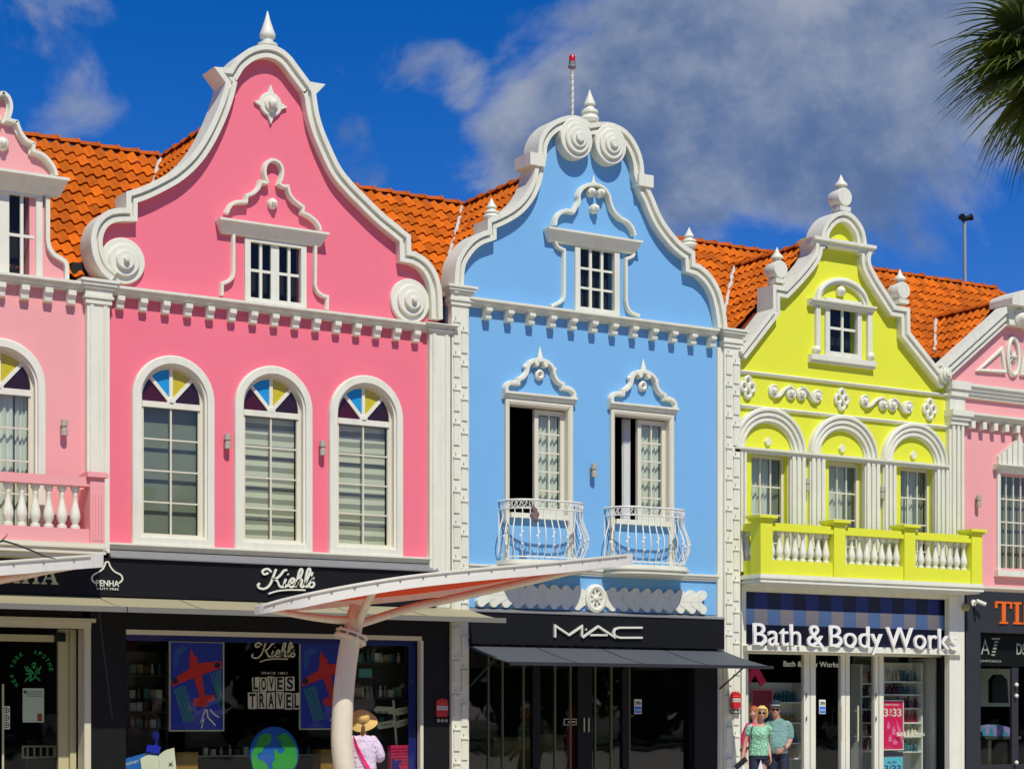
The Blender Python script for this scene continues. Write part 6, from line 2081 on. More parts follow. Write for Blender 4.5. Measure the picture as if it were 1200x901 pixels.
def shirt_mat():
    m = bpy.data.materials.new('floral_print'); m.use_nodes = True; nt = m.node_tree; b = nt.nodes['Principled BSDF']
    n = N(nt, 'ShaderNodeTexNoise'); n.inputs['Scale'].default_value = 9; geo = N(nt, 'ShaderNodeNewGeometry'); nt.links.new(geo.outputs['Position'], n.inputs['Vector'])
    cr = N(nt, 'ShaderNodeValToRGB'); e = cr.color_ramp.elements; e[0].position = .42; e[0].color = (*srgb(40,130,150), 1); e[1].position = .58; e[1].color = (*srgb(150,120,190), 1)
    nt.links.new(n.outputs[0], cr.inputs[0]); nt.links.new(cr.outputs[0], b.inputs['Base Color']); b.inputs['Roughness'].default_value = .8
    return m
tag(mb.build('folded_shirt', shirt_mat(), None), 'turquoise and lilac patterned shirt lying on the display in the right shop window', 'shirt')
X0, Z1 = P(1146, 862.5, .8); X1 = PX(1188, .8)
m = MB().box(X0, X1, .58, 1.0, Z1-.06, Z1).box(X0+.1, X0+.2, .6, .95, .14, Z1-.061).box(X1-.2, X1-.1, .6, .95, .14, Z1-.061)
tag(m.build('display_table', SHD, None), 'dark display table under the patterned shirt in the right shop window', 'table')
for y in (802, 815, 893):
    X, Z = P(1190, y, Yw-.09)
    MB().ball((X, Yw-.12, Z), .045, 10, 8).tube([(X, Yw-.12, Z), (X, Yw-.055, Z)], .015, 6).build('door_knob', OFFW, h, 50)
# security camera
X, Z = P(1143, 706, -.2)
t = thing('security_camera', 'white security camera on the dark grey fascia', 'camera', (X, -.14, Z))
MB().lathe_y(X, Z, [(.07, -.12), (.07, -.16), (.04, -.17)], 14).build('mount', WHITE, t, 40)
MB().tube([(X, -.17, Z), (X+.02, -.28, Z+.01), (X+.06, -.30, Z)], .022, 8).build('arm', WHITE, t, 40)
MB().tube([(X-.03, -.26, Z+.04), (X+.16, -.33, Z-.035)], [.04, .04], 10).build('camera_body', WHITE, t, 40)
MB().tube([(X+.16, -.33, Z-.035), (X+.172, -.335, Z-.04)], [.032, .032], 10).build('lens', BLACK, t, 40)
MB().tube([(X, -.15, Z-.02), (X+.02, -.15, Z-.2), (X+.05, -.15, Z-.38)], .016, 6).build('cable', BLACK, t, 40)
X, Z = P(1133, 711.5, -.2)
tag(MB().lathe_y(X, Z, [(.07, -.13), (.08, -.15), (.08, -.20), (.05, -.24), (.01, -.25)], 16).build('alarm_sensor', plain('sensor_olive', 150, 146, 90, .5), None), 'small round olive sensor on the grey pier beside the security camera', 'sensor')

# ================================================================== roof masts
X, Z = P(670.5, 137, .5)
t = thing('beacon_mast', 'thin pale mast with a red warning light behind the sky blue gable', 'mast', (X, .5, Z-.6))
zt_ = PZ(670.5, 80, .5)
MB().tube([(X, .5, Z-.6), (X+.01, .5, (Z+zt_)/2), (X, .5, zt_)], .026, 10).build('pole', CANW, t, 40)
for q in range(8):
    zz_ = Z + (zt_-Z)*q/8
    MB().lathe(X, .5, [(.029, 0), (.031, .03), (.029, .06)], 8, zz_).build('pole_band', OFFG, t, 40)
MB().lathe(X, .5, [(.04, 0), (.075, .025), (.08, .055), (.06, .08), (.065, .10), (.065, .135)], 16, zt_-.02).build('lamp_base', GREYM, t, 40)
MB().lathe(X, .5, [(.058, 0), (.06, .02), (.058, .10), (.04, .125), (.005, .13)], 16, zt_+.115).build('red_lens', plain('beacon_red', 190, 14, 24, .25), t, 40)
X, Z = P(1131, 334, 3.4)
t = thing('floodlight_mast', 'slim grey mast with a black twin floodlight on the tiled ridge', 'mast', (X, 3.4, Z-.4))
zt_ = PZ(1131, 260, 3.4)
MB().tube([(X, 3.4, Z-.4), (X-.02, 3.4, zt_)], .04, 10).build('pole', plain('mast_grey', 150, 155, 160, .5), t, 40)
for s_ in (-1, 1):
    c_ = Vector((X-.02+s_*.085, 3.36, zt_+.07+.02*s_))
    o = MB(); d_ = Vector((s_*.75, -.35, .25)).normalized()
    o.tube([c_-d_*.06, c_+d_*.05, c_+d_*.09], [.055, .07, .085], 10)
    o.tube([Vector((X-.02, 3.4, zt_-.02)), c_], .02, 6)
    o.build('floodlight', BLACK, t, 50)
# ================================================================== street canopies
YC = -4.4
def canvas_red():
    m = bpy.data.materials.get('thin_red_canvas')
    if m: return m
    m = bpy.data.materials.new('thin_red_canvas'); m.use_nodes = True; nt = m.node_tree
    b = nt.nodes['Principled BSDF']; b.inputs['Base Color'].default_value = (.56, .042, .008, 1); b.inputs['Roughness'].default_value = .7
    tr = N(nt, 'ShaderNodeBsdfTranslucent'); tr.inputs[0].default_value = (.85, .085, .012, 1)
    mx = N(nt, 'ShaderNodeMixShader'); mx.inputs[0].default_value = .2
    out = nt.nodes['Material Output']
    nt.links.new(b.outputs[0], mx.inputs[1]); nt.links.new(tr.outputs[0], mx.inputs[2]); nt.links.new(mx.outputs[0], out.inputs[0])
    return m
def curve3(pts, Y, k=5): return spline([(*[P(a, b, Y)[0]], Y, P(a, b, Y)[1]) for a, b in pts], k)
def canopy(label, dx=0.0, dz=0.0, twin=False):
    X, _ = P(420, 901, YC)
    t = thing('street_canopy', label, 'canopy', (X+dx, YC, .12), 'curved tram stop canopies')
    def sh(pts): return [(p[0]+dx, p[1], p[2]+dz) for p in pts]
    # bowed tapering post
    pc_ = [(420,958),(412,935),(404,901),(400.5,870),(401,843),(402.5,814),(405.5,785),(409,760),(412,745)]
    pts = curve3(pc_, YC, 3)
    n = len(pts)
    g0 = pts[0]
    pts = sh(pts)
    if dz < 0: pts[0] = (pts[0][0], pts[0][1], .12)
    else: pts[0] = (pts[0][0], pts[0][1], .12)
    rs = [.165 - .018*i/(n-1) for i in range(n)]
    MB().tube(pts, rs, 20).build('post', STEEL, t, 50)
    a = Vector(sh(curve3([(410,750),(413.5,740)], YC, 2))[0]); b = Vector(sh(curve3([(410,750),(413.5,740)], YC, 2))[-1])
    d = (b-a).normalized()
    fl = MB().tube([a+d*.0, a+d*.03], .245, 22).tube([a+d*.075, a+d*.105], .245, 22)
    for q in range(8):
        an = 2*pi*q/8
        u = Vector((1, 0, -d.x/d.z)).normalized(); v = d.cross(u)
        c = a + (u*cos(an)+v*sin(an))*.20
        fl.tube([c-d*.03, c+d*.14], .022, 6)
    fl.build('flange', STEEL, t, 50)
    MB().tube(sh(curve3([(412.5,746),(414,735),(417,722),(420.5,711)], YC)), [.135]*16, 18, False).tube(sh(curve3([(412.5,746),(414,735),(417,722),(420,713)], YC)), [.118]*16, 18, False).build('post_head', STEEL, t, 50)
    # membrane between a near and a far rim
    yn, yf = YC-.85, YC+.85
    near = [(300,712.5),(330,704),(360,697),(400,689),(440,682),(480,676),(520,671.5),(560,667.5),(600,664),(640,660.5),(680,656.5),(710,653.5),(739,650.5)]
    NR = [Vector((P(a_, b_, YC)[0]+dx, YC, P(a_, b_, YC)[1]+dz)) for a_, b_ in near]
    NR = [Vector(p) for p in spline([tuple(p) for p in NR], 3)]
    m_ = len(NR)
    def bow(u): return sin(pi*u)**.8
    nearR = [NR[i] + Vector((0, -1.35*bow(i/(m_-1)), .10*bow(i/(m_-1)))) for i in range(m_)]
    farR = [NR[i] + Vector((0, 1.10*bow(i/(m_-1)), -.25*bow(i/(m_-1))**1.6)) for i in range(m_)]
    # re-seat the near rim so it keeps the measured line at its own depth
    nr2 = []
    for i in range(m_):
        k = (DIST + nearR[i].y)/(DIST + NR[i].y)
        x0_ = (NR[i].x-dx)*k + dx
        z0_ = EYE + (NR[i].z-dz-EYE)*k + dz
        nr2.append(Vector((x0_, nearR[i].y, z0_)))
    nearR = nr2
    def beam(line, hgt, wid, nm):
        vs = []; fs = []
        for i, p in enumerate(line):
            tp = .55 + .45*min(1, min(i, m_-1-i)/5)
            h2 = hgt*(tp if i < m_/2 else max(tp, .95))
            vs += [(p.x, p.y-wid/2, p.z+.03), (p.x, p.y+wid/2, p.z+.03), (p.x, p.y+wid/2, p.z-h2), (p.x, p.y-wid/2, p.z-h2),
                   ]
        for i in range(m_-1):
            for q in range(4):
                r = (q+1) % 4
                fs.append((i*4+q, i*4+r, i*4+4+r, i*4+4+q))
        fs += [(0,1,2,3), (4*m_-1, 4*m_-2, 4*m_-3, 4*m_-4)]
        return MB().add(vs, fs).build(nm, CANW, t, 30)
    nb = beam(nearR, .16, .12, 'near_rim'); beam([farR[0].lerp(farR[1], .5)] + farR[1:-1] + [farR[-1].lerp(farR[-2], .5)], .11, .10, 'far_rim')
    keder = MB().tube([p + Vector((0, -.065, .0)) for p in nearR[1:-1]], .018, 6)
    keder.build('edge_rope', plain('keder_grey', 200, 195, 175, .5), nb, 50)
    bo = MB()
    for i in range(2, m_-1, 2):
        p = nearR[i]; bo.lathe_y(p.x, p.z-.035, [(.014, p.y-.06), (.014, p.y-.075), (.006, p.y-.08)], 6)
    bo.build('bolts', GREYM, nb)
    vs = []; fs = []
    w_ = 9
    for i in range(m_):
        for j in range(w_):
            v = j/(w_-1)
            p = nearR[i].lerp(farR[i], v)
            vs.append((p.x, p.y, p.z - .03 + .10*bow(i/(m_-1))*sin(pi*v)))
    for i in range(m_-1):
        for j in range(w_-1): fs.append((i*w_+j, i*w_+j+1, (i+1)*w_+j+1, (i+1)*w_+j))
    MB().add(vs, fs).build('membrane', canvas_red(), t, 60)
    # spine tubes and strut
    r0 = .062
    sp = sh(curve3([(421,731),(455,720),(490,709.5),(526,702),(563,693.5),(610,683),(660,671.5),(700,663),(738,655.5)], YC, 3))
    MB().tube(sp, [r0*(1 if i < len(sp)-7 else .85) for i in range(len(sp))], 12).build('arm', STEEL, t, 60)
    sp = sh(curve3([(414,727),(395,726),(370,723.5),(345,719.5),(322,715.5),(306,714)], YC, 3))
    MB().tube(sp, [r0*(1.05-.45*i/(len(sp)-1)) for i in range(len(sp))], 12).build('arm', STEEL, t, 60)
    q = nearR[int(m_*.335)]
    s0 = sh(curve3([(419,733),(421,728)], YC, 2))[0]
    MB().tube([Vector(s0), Vector(s0).lerp(q, .5), q+Vector((0, .02, -.08))], r0*.92, 12).build('strut', STEEL, t, 60)
    return t
canopy('curved red canvas canopy on a bowed cream steel post in front of the black shop')
canopy('canopy of which only the pale pointed tip reaches in from the left edge', PX(119.5,YC)-PX(739,YC), P(118,651.5,YC)[1]-P(739,650.5,YC)[1])

# bare twig reaching in from the left
tw = mat('twig_bark', (.05, .045, .035), .9, .2, 20)
def TP(x, y, dy=0.0): a_, b_ = P(x, y, YC-1.6); return (a_, YC-1.6+dy, b_)
t = thing('bare_shrub', 'bare dark twig reaching in from the left edge above the canopy tip', 'shrub', (TP(-70, 900)[0], YC-1.6, .12))
x_, y_, z_ = TP(-70, 900)
MB().tube([(x_, y_, .1), (x_+.1, y_, 1.4), TP(-50, 690), TP(-30, 640)], [.05, .04, .03, .02], 8).build('stem', tw, t, 50)
MB().tube([TP(-30, 640), TP(-8, 636), TP(4, 633.5), TP(20, 638), TP(40, 646), TP(52, 651.5), TP(65, 654.5)], [.018, .016, .014, .012, .012, .011, .005], 7).build('twig', tw, t, 50)
MB().tube([TP(1, 634), TP(6, 629.5), TP(9, 625)], [.010, .008, .003], 6).build('twig', tw, t, 50)

# ================================================================== fan palm
LEAFG = bpy.data.materials.new('palm_leaf'); LEAFG.use_nodes = True
def _leafmat():
    nt = LEAFG.node_tree; b = nt.nodes['Principled BSDF']
    oi = N(nt, 'ShaderNodeObjectInfo'); geo = N(nt, 'ShaderNodeNewGeometry')
    n = N(nt, 'ShaderNodeTexNoise'); n.inputs['Scale'].default_value = 5; nt.links.new(geo.outputs['Position'], n.inputs['Vector'])
    f = MATH(nt, 'ADD', MATH(nt, 'MULTIPLY', oi.outputs['Random'], .6), MATH(nt, 'MULTIPLY', n.outputs[0], .4))
    cr = N(nt, 'ShaderNodeValToRGB'); e = cr.color_ramp.elements
    e[0].position = .25; e[0].color = (.055, .095, .014, 1); e[1].position = .85; e[1].color = (.21, .25, .032, 1)
    nt.links.new(f, cr.inputs[0]); nt.links.new(cr.outputs[0], b.inputs['Base Color']); b.inputs['Roughness'].default_value = .4
    tr = N(nt, 'ShaderNodeBsdfTranslucent'); nt.links.new(cr.outputs[0], tr.inputs[0])
    mx = N(nt, 'ShaderNodeMixShader'); mx.inputs[0].default_value = .3
    nt.links.new(b.outputs[0], mx.inputs[1]); nt.links.new(tr.outputs[0], mx.inputs[2]); nt.links.new(mx.outputs[0], nt.nodes['Material Output'].inputs[0])
_leafmat()
PSTEM = plain('palm_stem', 120, 110, 50, .6, .15)
def fan_leaf(tree, c, d, R, droop, seed):
    rnd = random.Random(seed)
    d = Vector(d).normalized()
    side = d.cross(Vector((0, 0, 1)))
    if side.length < .1: side = Vector((1, 0, 0))
    side.normalize(); up = side.cross(d).normalized()
    c = Vector(c)
    Lp = R*.55
    hub = c + d*Lp + Vector((0, 0, -droop*.12))
    n = 30
    mb = MB()
    for i in range(n):
        an = radians(-128 + 256*i/(n-1) + rnd.uniform(-2, 2))
        L = R*(1.0 - .22*abs(an/radians(128))**2)*rnd.uniform(.88, 1.04)
        dirv = d*cos(an) + side*sin(an)
        w = .030*R/1.1
        dr = rnd.uniform(.8, 1.25); sw = rnd.uniform(-.03, .03)
        pts = []
        for k in range(9):
            u = k/8
            p = hub + dirv*(L*u) + up*(.10*L*sin(pi*u*.6)*(1-u)) + Vector((0, 0, -1))*(droop*L*(u**2.4)*dr) + side*(sw*u)
            pts.append(p)
        vs = []; fs = []
        for k in range(9):
            u = k/8
            ww = w*(.75+.6*sin(pi*min(1, u*1.6+.1)))*(1-u**3) + .001
            tdir = (pts[min(k+1,8)]-pts[max(k-1,0)]).normalized()
            sd = tdir.cross(up).normalized()
            nn_ = sd.cross(tdir)
            vs += [pts[k]+sd*ww, pts[k]-nn_*ww*.45, pts[k]-sd*ww]
        for k in range(8):
            a = k*3
            fs += [(a, a+1, a+4, a+3), (a+1, a+2, a+5, a+4)]
        mb.add(vs, fs)
    lf = mb.build('palm_leaf', LEAFG, tree)
    MB().tube([c, c+d*Lp*.5+Vector((0,0,.03)), hub], [.022, .016, .010], 6).build('leaf_stalk', PSTEM, lf, 50)
def palm():
    # crown just past the right edge, trunk out of the picture
    px_, py_, tdep = 1246, 58, 15.5
    u = (px_-CX)/F
    dx, dy = sin(TH)+cos(TH)*u, cos(TH)-sin(TH)*u
    X, Yp = dx*tdep, -DIST+dy*tdep
    Z = EYE + (HY-py_)/F*tdep
    t = thing('fan_palm', 'dark fan palm whose leaf tips hang into the upper right corner', 'palm tree', (X, Yp, 0))
    rv = Vector((cos(TH), -sin(TH), 0)); fv = Vector((sin(TH), cos(TH), 0)); uv = Vector((0, 0, 1))
    C = Vector((X, Yp, Z))
    pts = [(X+.25*(1-i/8)**2, Yp, Z*i/8) for i in range(9)]
    MB().tube(pts, [.24-.012*i for i in range(9)], 14).build('trunk', mat('palm_bark', (.20, .16, .11), .9, .3, 14, .6, 30), t, 60)
    rr = random.Random(5)
    dirs = []
    spec = [(-.95, .55, -.1), (-1, .30, .25), (-1, .05, -.15), (-.95, -.10, .2), (-1, -.22, -.2), (-.9, -.38, .1), (-.85, -.55, -.25), (-.65, -.75, .2), (-.5, -.9, -.1), (-.38, -1, .3), (-.75, .8, .1),
            (-.2, -1, -.25), (.1, -1, .1), (-.4, .9, -.4), (.2, .9, .2), (.6, .6, -.3), (.8, .2, .3), (.9, -.2, -.1), (.7, -.6, .3), (0, .3, -1), (-.3, -.3, -1), (.3, 0, 1), (-.4, .2, 1), (-.5, -.6, 1), (-.5,-.5,-.9), (.4, -.7, -.8)]
    for i, (a, b, c_) in enumerate(spec):
        d = rv*a + uv*b + fv*c_
        fan_leaf(t, C, d, rr.uniform(.62, .72), rr.uniform(.10, .34), 100+i)
palm()

# ================================================================== people
def remeshed(mb, name, m, parent, voxel=.010, smooth_it=3, origin=None):
    """fuse all the volumes into one continuous skin"""
    me = mb.mesh(name, m)
    o = bpy.data.objects.new(name, me); COL.objects.link(o)
    r = o.modifiers.new('r', 'REMESH'); r.mode = 'VOXEL'; r.voxel_size = voxel; r.use_smooth_shade = True
    s = o.modifiers.new('s', 'SMOOTH'); s.iterations = smooth_it; s.factor = .5
    bpy.context.view_layer.update()
    dg = bpy.context.evaluated_depsgraph_get()
    m2 = bpy.data.meshes.new_from_object(o.evaluated_get(dg))
    bpy.data.objects.remove(o); bpy.data.meshes.remove(me)
    m2.name = name
    m2.materials.clear(); m2.materials.append(m)
    vs = m2.vertices
    if origin is None:
        xs = [v.co.x for v in vs]; ys = [v.co.y for v in vs]; zs = [v.co.z for v in vs]
        origin = ((min(xs)+max(xs))/2, (min(ys)+max(ys))/2, min(zs))
    O = Vector(origin)
    for v in vs: v.co -= O
    m2.shade_smooth()
    return put(name, m2, origin, parent)

class Figure:
    """figure built in its own frame: u = viewer's right, v = towards viewer, w = up"""
    def __init__(s, px_, tdep, name, label, cat='person', turn=0.0):
        u = (px_-CX)/F
        dx, dy = sin(TH)+cos(TH)*u, cos(TH)-sin(TH)*u
        s.o = Vector((dx*tdep, -DIST+dy*tdep, .12))
        an = TH + atan2(u, 1) + turn
        s.r = Vector((cos(an), -sin(an), 0)); s.f = Vector((-sin(an), -cos(an), 0))
        s.t = thing(name, label, cat, tuple(s.o))
    def w(s, p): return s.o + s.r*p[0] + s.f*p[1] + Vector((0, 0, p[2]-.12))
    def limb(s, mb, pts, rs, seg=12):
        P3 = [s.w(p) for p in pts]
        if len(P3) > 2:
            q = spline([(*p, r) for p, r in zip(P3, rs)], 4)
            P3 = [Vector(a[:3]) for a in q]; rs = [a[3] for a in q]
        mb.tube(P3, rs, seg)
        mb.ball(P3[0], rs[0], 10, 8); mb.ball(P3[-1], rs[-1], 10, 8)
    def loft(s, mb, secs, seg=18):
        """secs: (u, v, z, ru, rv) cross sections, bottom to top"""
        q = spline(secs, 4)
        vs = []; fs = []
        for (a, b, z, ru, rv) in q:
            for i in range(seg):
                t = 2*pi*i/seg
                c, sn = cos(t), sin(t)
                vs.append(s.w((a + ru*math.copysign(abs(c)**.85, c), b + rv*math.copysign(abs(sn)**.85, sn), z)))
        n = len(q)
        for j in range(n-1):
            for i in range(seg):
                i2 = (i+1) % seg
                fs.append((j*seg+i, j*seg+i2, (j+1)*seg+i2, (j+1)*seg+i))
        fs.append(tuple(range(seg-1, -1, -1))); fs.append(tuple((n-1)*seg+i for i in range(seg)))
        mb.add(vs, fs)
    def ell(s, mb, p, ru, rv, rw, seg=16, rings=12):
        vs = []; fs = []
        for j in range(rings+1):
            b = pi*j/rings
            for i in range(seg):
                a = 2*pi*i/seg
                vs.append(s.w((p[0]+ru*sin(b)*cos(a), p[1]+rv*sin(b)*sin(a), p[2]-rw*cos(b))))
        for j in range(rings):
            for i in range(seg):
                i2 = (i+1) % seg
                fs.append((j*seg+i, j*seg+i2, (j+1)*seg+i2, (j+1)*seg+i))
        mb.add(vs, fs)
    def head(s, mb, c, facing=1, sc=1.0):
        """skull, jaw, nose, ears, lips; facing=1 towards the viewer"""
        x, y, z = c; f = facing
        s.ell(mb, (x, y-.012*f, z+.035), .072*sc, .090*sc, .090*sc)
        s.ell(mb, (x, y+.018*f, z-.035), .058*sc, .066*sc, .075*sc)
        s.ell(mb, (x, y+.052*f, z-.088), .026*sc, .024*sc, .020*sc)
        s.limb(mb, [(x, y+.080*f, z+.015), (x, y+.098*f, z-.022)], [.010, .016], 8)
        for k in (-1, 1):
            s.ell(mb, (x+k*.074*sc, y-.01*f, z-.005), .012, .022, .034, 8, 6)
            s.ell(mb, (x+k*.034, y+.062*f, z-.03), .024, .022, .022, 8, 6)
        s.ell(mb, (x, y+.080*f, z-.060), .026, .010, .010, 8, 6)
    def hand(s, mb, wrist, d, palm_n, curl=.5, sc=1.0, thumb=1):
        """palm, four fingers of unequal length and a thumb"""
        W = Vector(wrist); d = Vector(d).normalized(); n = Vector(palm_n); n = (n - d*n.dot(d)).normalized()
        sd = d.cross(n)
        for k in (-.022, 0, .022):
            s.limb(mb, [W + sd*k*.6, W + d*.085*sc + sd*k*1.25], [.017, .015], 8)
        for i, (k, L) in enumerate(((-.033, .075), (-.011, .085), (.011, .078), (.033, .060))):
            b = W + d*.088*sc + sd*k
            p1 = b + d*L*.42*sc*cos(curl*.5) + n*L*.42*sin(curl*.5)
            p2 = p1 + d*L*.32*cos(curl*1.2) + n*L*.32*sin(curl*1.2)
            p3 = p2 + d*L*.26*cos(curl*1.9) + n*L*.26*sin(curl*1.9)
            s.limb(mb, [b, p1, p2, p3], [.0095, .009, .0085, .0075], 8)
        b = W + d*.025 + sd*thumb*-.03
        s.limb(mb, [b, b + d*.03 + sd*thumb*-.022 + n*.012, b + d*.06 + sd*thumb*-.024 + n*.03], [.013, .011, .009], 8)
    def leg(s, mb, hip, knee, ankle, f=1, k=1.0):
        s.limb(mb, [hip, ((hip[0]+knee[0])/2, (hip[1]+knee[1])/2+.01*f, (hip[2]+knee[2])/2), knee, ((knee[0]+ankle[0])/2, (knee[1]+ankle[1])/2-.02*f, knee[2]*.62+ankle[2]*.38), ankle], [.088*k, .078*k, .056*k, .056*k, .038*k])
        s.limb(mb, [(ankle[0], ankle[1]-.03*f, ankle[2]-.03), (ankle[0], ankle[1]+.07*f, ankle[2]-.045), (ankle[0], ankle[1]+.15*f, ankle[2]-.055)], [.04, .038, .028])

HAIR_B = plain('blonde_hair', 226, 196, 112, .6, .25, 30); HAIR_D = plain('brown_hair', 92, 60, 34, .6, .2, 30); HAIR_R = plain('auburn_hair', 176, 84, 40, .6, .2, 30)
DENIM = plain('dark_navy_cloth', 28, 32, 52, .8, .1); SHOE = plain('grey_shoe', 90, 88, 84, .7); SUNG = plain('sunglass_black', 12, 12, 14, .15)
def mint_print():
    m = mat('mint_top', srgb(140, 200, 160), .85, .0); nt = m.node_tree; b = nt.nodes['Principled BSDF']
    geo = N(nt, 'ShaderNodeNewGeometry'); v = N(nt, 'ShaderNodeTexVoronoi'); v.inputs['Scale'].default_value = 48
    nt.links.new(geo.outputs['Position'], v.inputs['Vector'])
    cr = N(nt, 'ShaderNodeValToRGB'); e = cr.color_ramp.elements
    e[0].position = .30; e[0].color = (*srgb(206, 228, 208), 1); e[1].position = .48; e[1].color = (*srgb(112, 186, 140), 1)
    nt.links.new(v.outputs['Distance'], cr.inputs[0]); nt.links.new(cr.outputs[0], b.inputs['Base Color'])
    return m
def cloth_bump(m, s=9):
    nt = m.node_tree; b = nt.nodes['Principled BSDF']; geo = N(nt, 'ShaderNodeNewGeometry')
    n = N(nt, 'ShaderNodeTexNoise'); n.inputs['Scale'].default_value = s; n.inputs['Detail'].default_value = 3; n.inputs['Distortion'].default_value = 1.6
    nt.links.new(geo.outputs['Position'], n.inputs['Vector'])
    bp = N(nt, 'ShaderNodeBump'); bp.inputs['Strength'].default_value = .9; bp.inputs['Distance'].default_value = .05
    nt.links.new(n.outputs[0], bp.inputs['Height']); nt.links.new(bp.outputs[0], b.inputs['Normal'])
    return m
MINT = cloth_bump(mint_print()); SAGE = cloth_bump(plain('sage_tee', 122, 160, 150, .9, .06)); HOTP = cloth_bump(plain('hot_pink_cloth', 236, 40, 110, .85, .06))
LAV = cloth_bump(plain('lavender_blouse', 214, 198, 216, .9, .05)); STRAW = mat('straw', srgb(214, 180, 104), .85, .15, 60, .5, 160)

def sunglasses(fg, c, f=1):
    x, y, z = c
    mb = MB()
    for k in (-1, 1):
        fg.ell(mb, (x+k*.033, y+.078*f, z+.008), .029, .016, .022, 12, 8)
        fg.limb(mb, [(x+k*.060, y+.070*f, z+.014), (x+k*.078, y-.01*f, z+.012)], [.005, .004], 6)
    fg.limb(mb, [(x-.012, y+.092*f, z+.012), (x+.012, y+.092*f, z+.012)], [.005, .005], 6)
    return remeshed(mb, 'sunglasses', SUNG, fg.t, .006, 1)

# man in a sage T-shirt and dark trilby, his arm round the woman
T_ = 33.9
fg = Figure(912, T_, 'person', 'man in a grey green T-shirt, sunglasses and dark trilby hat, one hand on his stomach')
b = MB()
hc = (-.05, .06, 1.645)
fg.head(b, hc, 1, 1.08)
fg.limb(b, [(-.01, .0, 1.44), (-.045, .03, 1.58)], [.066, .060])
fg.loft(b, [(0, 0, .86, .15, .115), (0, .02, 1.02, .155, .135), (0, .01, 1.22, .158, .12), (-.005, 0, 1.38, .155, .095), (-.01, 0, 1.46, .085, .062)])
fg.leg(b, (-.09, 0, .88), (-.10, .05, .50), (-.10, 0, .20)); fg.leg(b, (.09, 0, .88), (.10, .12, .50), (.11, .10, .20))
fg.limb(b, [(.16, 0, 1.39), (.195, -.01, 1.25), (.205, .02, 1.13)], [.054, .048, .042]); fg.limb(b, [(.205, .02, 1.13), (.15, .13, 1.03), (.085, .17, .985)], [.043, .040, .030])
fg.hand(b, (.085, .17, .985), (-.8, .15, -.45), (-.1, -1, 0), .7)
fg.limb(b, [(-.16, -.02, 1.39), (-.28, -.09, 1.25), (-.36, -.11, 1.12)], [.055, .048, .042]); fg.limb(b, [(-.36, -.11, 1.12), (-.44, -.09, 1.04), (-.52, -.07, .99)], [.042, .036, .028])
fg.hand(b, (-.52, -.07, .99), (-.9, .2, -.3), (.1, 1, 0), .5)
remeshed(b, 'body', SKIN, fg.t, .009)
b = MB()
fg.loft(b, [(0, .015, .90, .172, .145), (0, .035, 1.02, .174, .158), (0, .025, 1.2, .178, .138), (-.005, 0, 1.36, .176, .118), (-.008, 0, 1.43, .150, .098), (-.01, 0, 1.485, .098, .078), (-.012, .005, 1.505, .078, .066)])
fg.limb(b, [(.11, 0, 1.405), (.165, 0, 1.392), (.195, -.008, 1.30), (.205, .0, 1.20)], [.066, .072, .070, .070]); fg.limb(b, [(-.11, -.01, 1.405), (-.165, -.02, 1.392), (-.24, -.06, 1.31), (-.31, -.095, 1.21)], [.066, .072, .068, .066])
remeshed(b, 'shirt', SAGE, fg.t, .011, 2)
b = MB()
fg.loft(b, [(0, .0, .84, .18, .135), (0, .01, .98, .182, .145)])
fg.limb(b, [(-.09, 0, .88), (-.10, .03, .66), (-.10, .05, .46)], [.105, .095, .085]); fg.limb(b, [(.09, 0, .88), (.10, .07, .66), (.10, .12, .46)], [.105, .095, .085])
remeshed(b, 'shorts', DENIM, fg.t, .012, 2)
for (a, y) in ((-.10, .05), (.11, .15)):
    b = MB(); fg.limb(b, [(a, y-.09, .165), (a, y+.05, .16), (a, y+.12, .155)], [.05, .05, .038]); remeshed(b, 'shoe', SHOE, fg.t, .012, 2)
def trilby(fg, c, m, band):
    x, y, z = c
    mb = MB(); rings = [(.082, .100, z-.035), (.084, .103, z-.02), (.082, .10, z+.03), (.070, .088, z+.065), (.045, .06, z+.072), (.01, .02, z+.060)]
    fg.loft(mb, [(x, y, r[2], r[0], r[1]) for r in rings])
    vs = []
    o = fg
    br = MB(); sec = []
    fg.ell(br, (x, y+.015, z-.035), .128, .155, .010, 24, 6)
    hh = MB(); hh.v = mb.v[:]; hh.f = mb.f[:]; hh.add(br.v, br.f)
    ob = remeshed(hh, 'hat', m, fg.t, .008, 1)
    bm_ = MB(); fg.loft(bm_, [(x, y, z-.026, .087, .106), (x, y, z-.004, .0865, .1055)]); bm_.build('hat_band', band, ob, 50)
trilby(fg, (-.05, .045, 1.748), plain('trilby_navy', 38, 44, 66, .8, .1), plain('hat_band_pale', 190, 192, 180, .8))
sunglasses(fg, hc)
b = MB(); fg.limb(b, [(.105, .160, 1.0), (.118, .150, 1.012)], [.036, .036]); b.build('watch', SUNG, fg.t, 50)
b = MB(); fg.ell(b, (hc[0], hc[1]-.04, hc[2]+.02), .078, .085, .07); remeshed(b, 'hair', plain('grey_hair', 120, 112, 100, .7), fg.t, .009, 2)
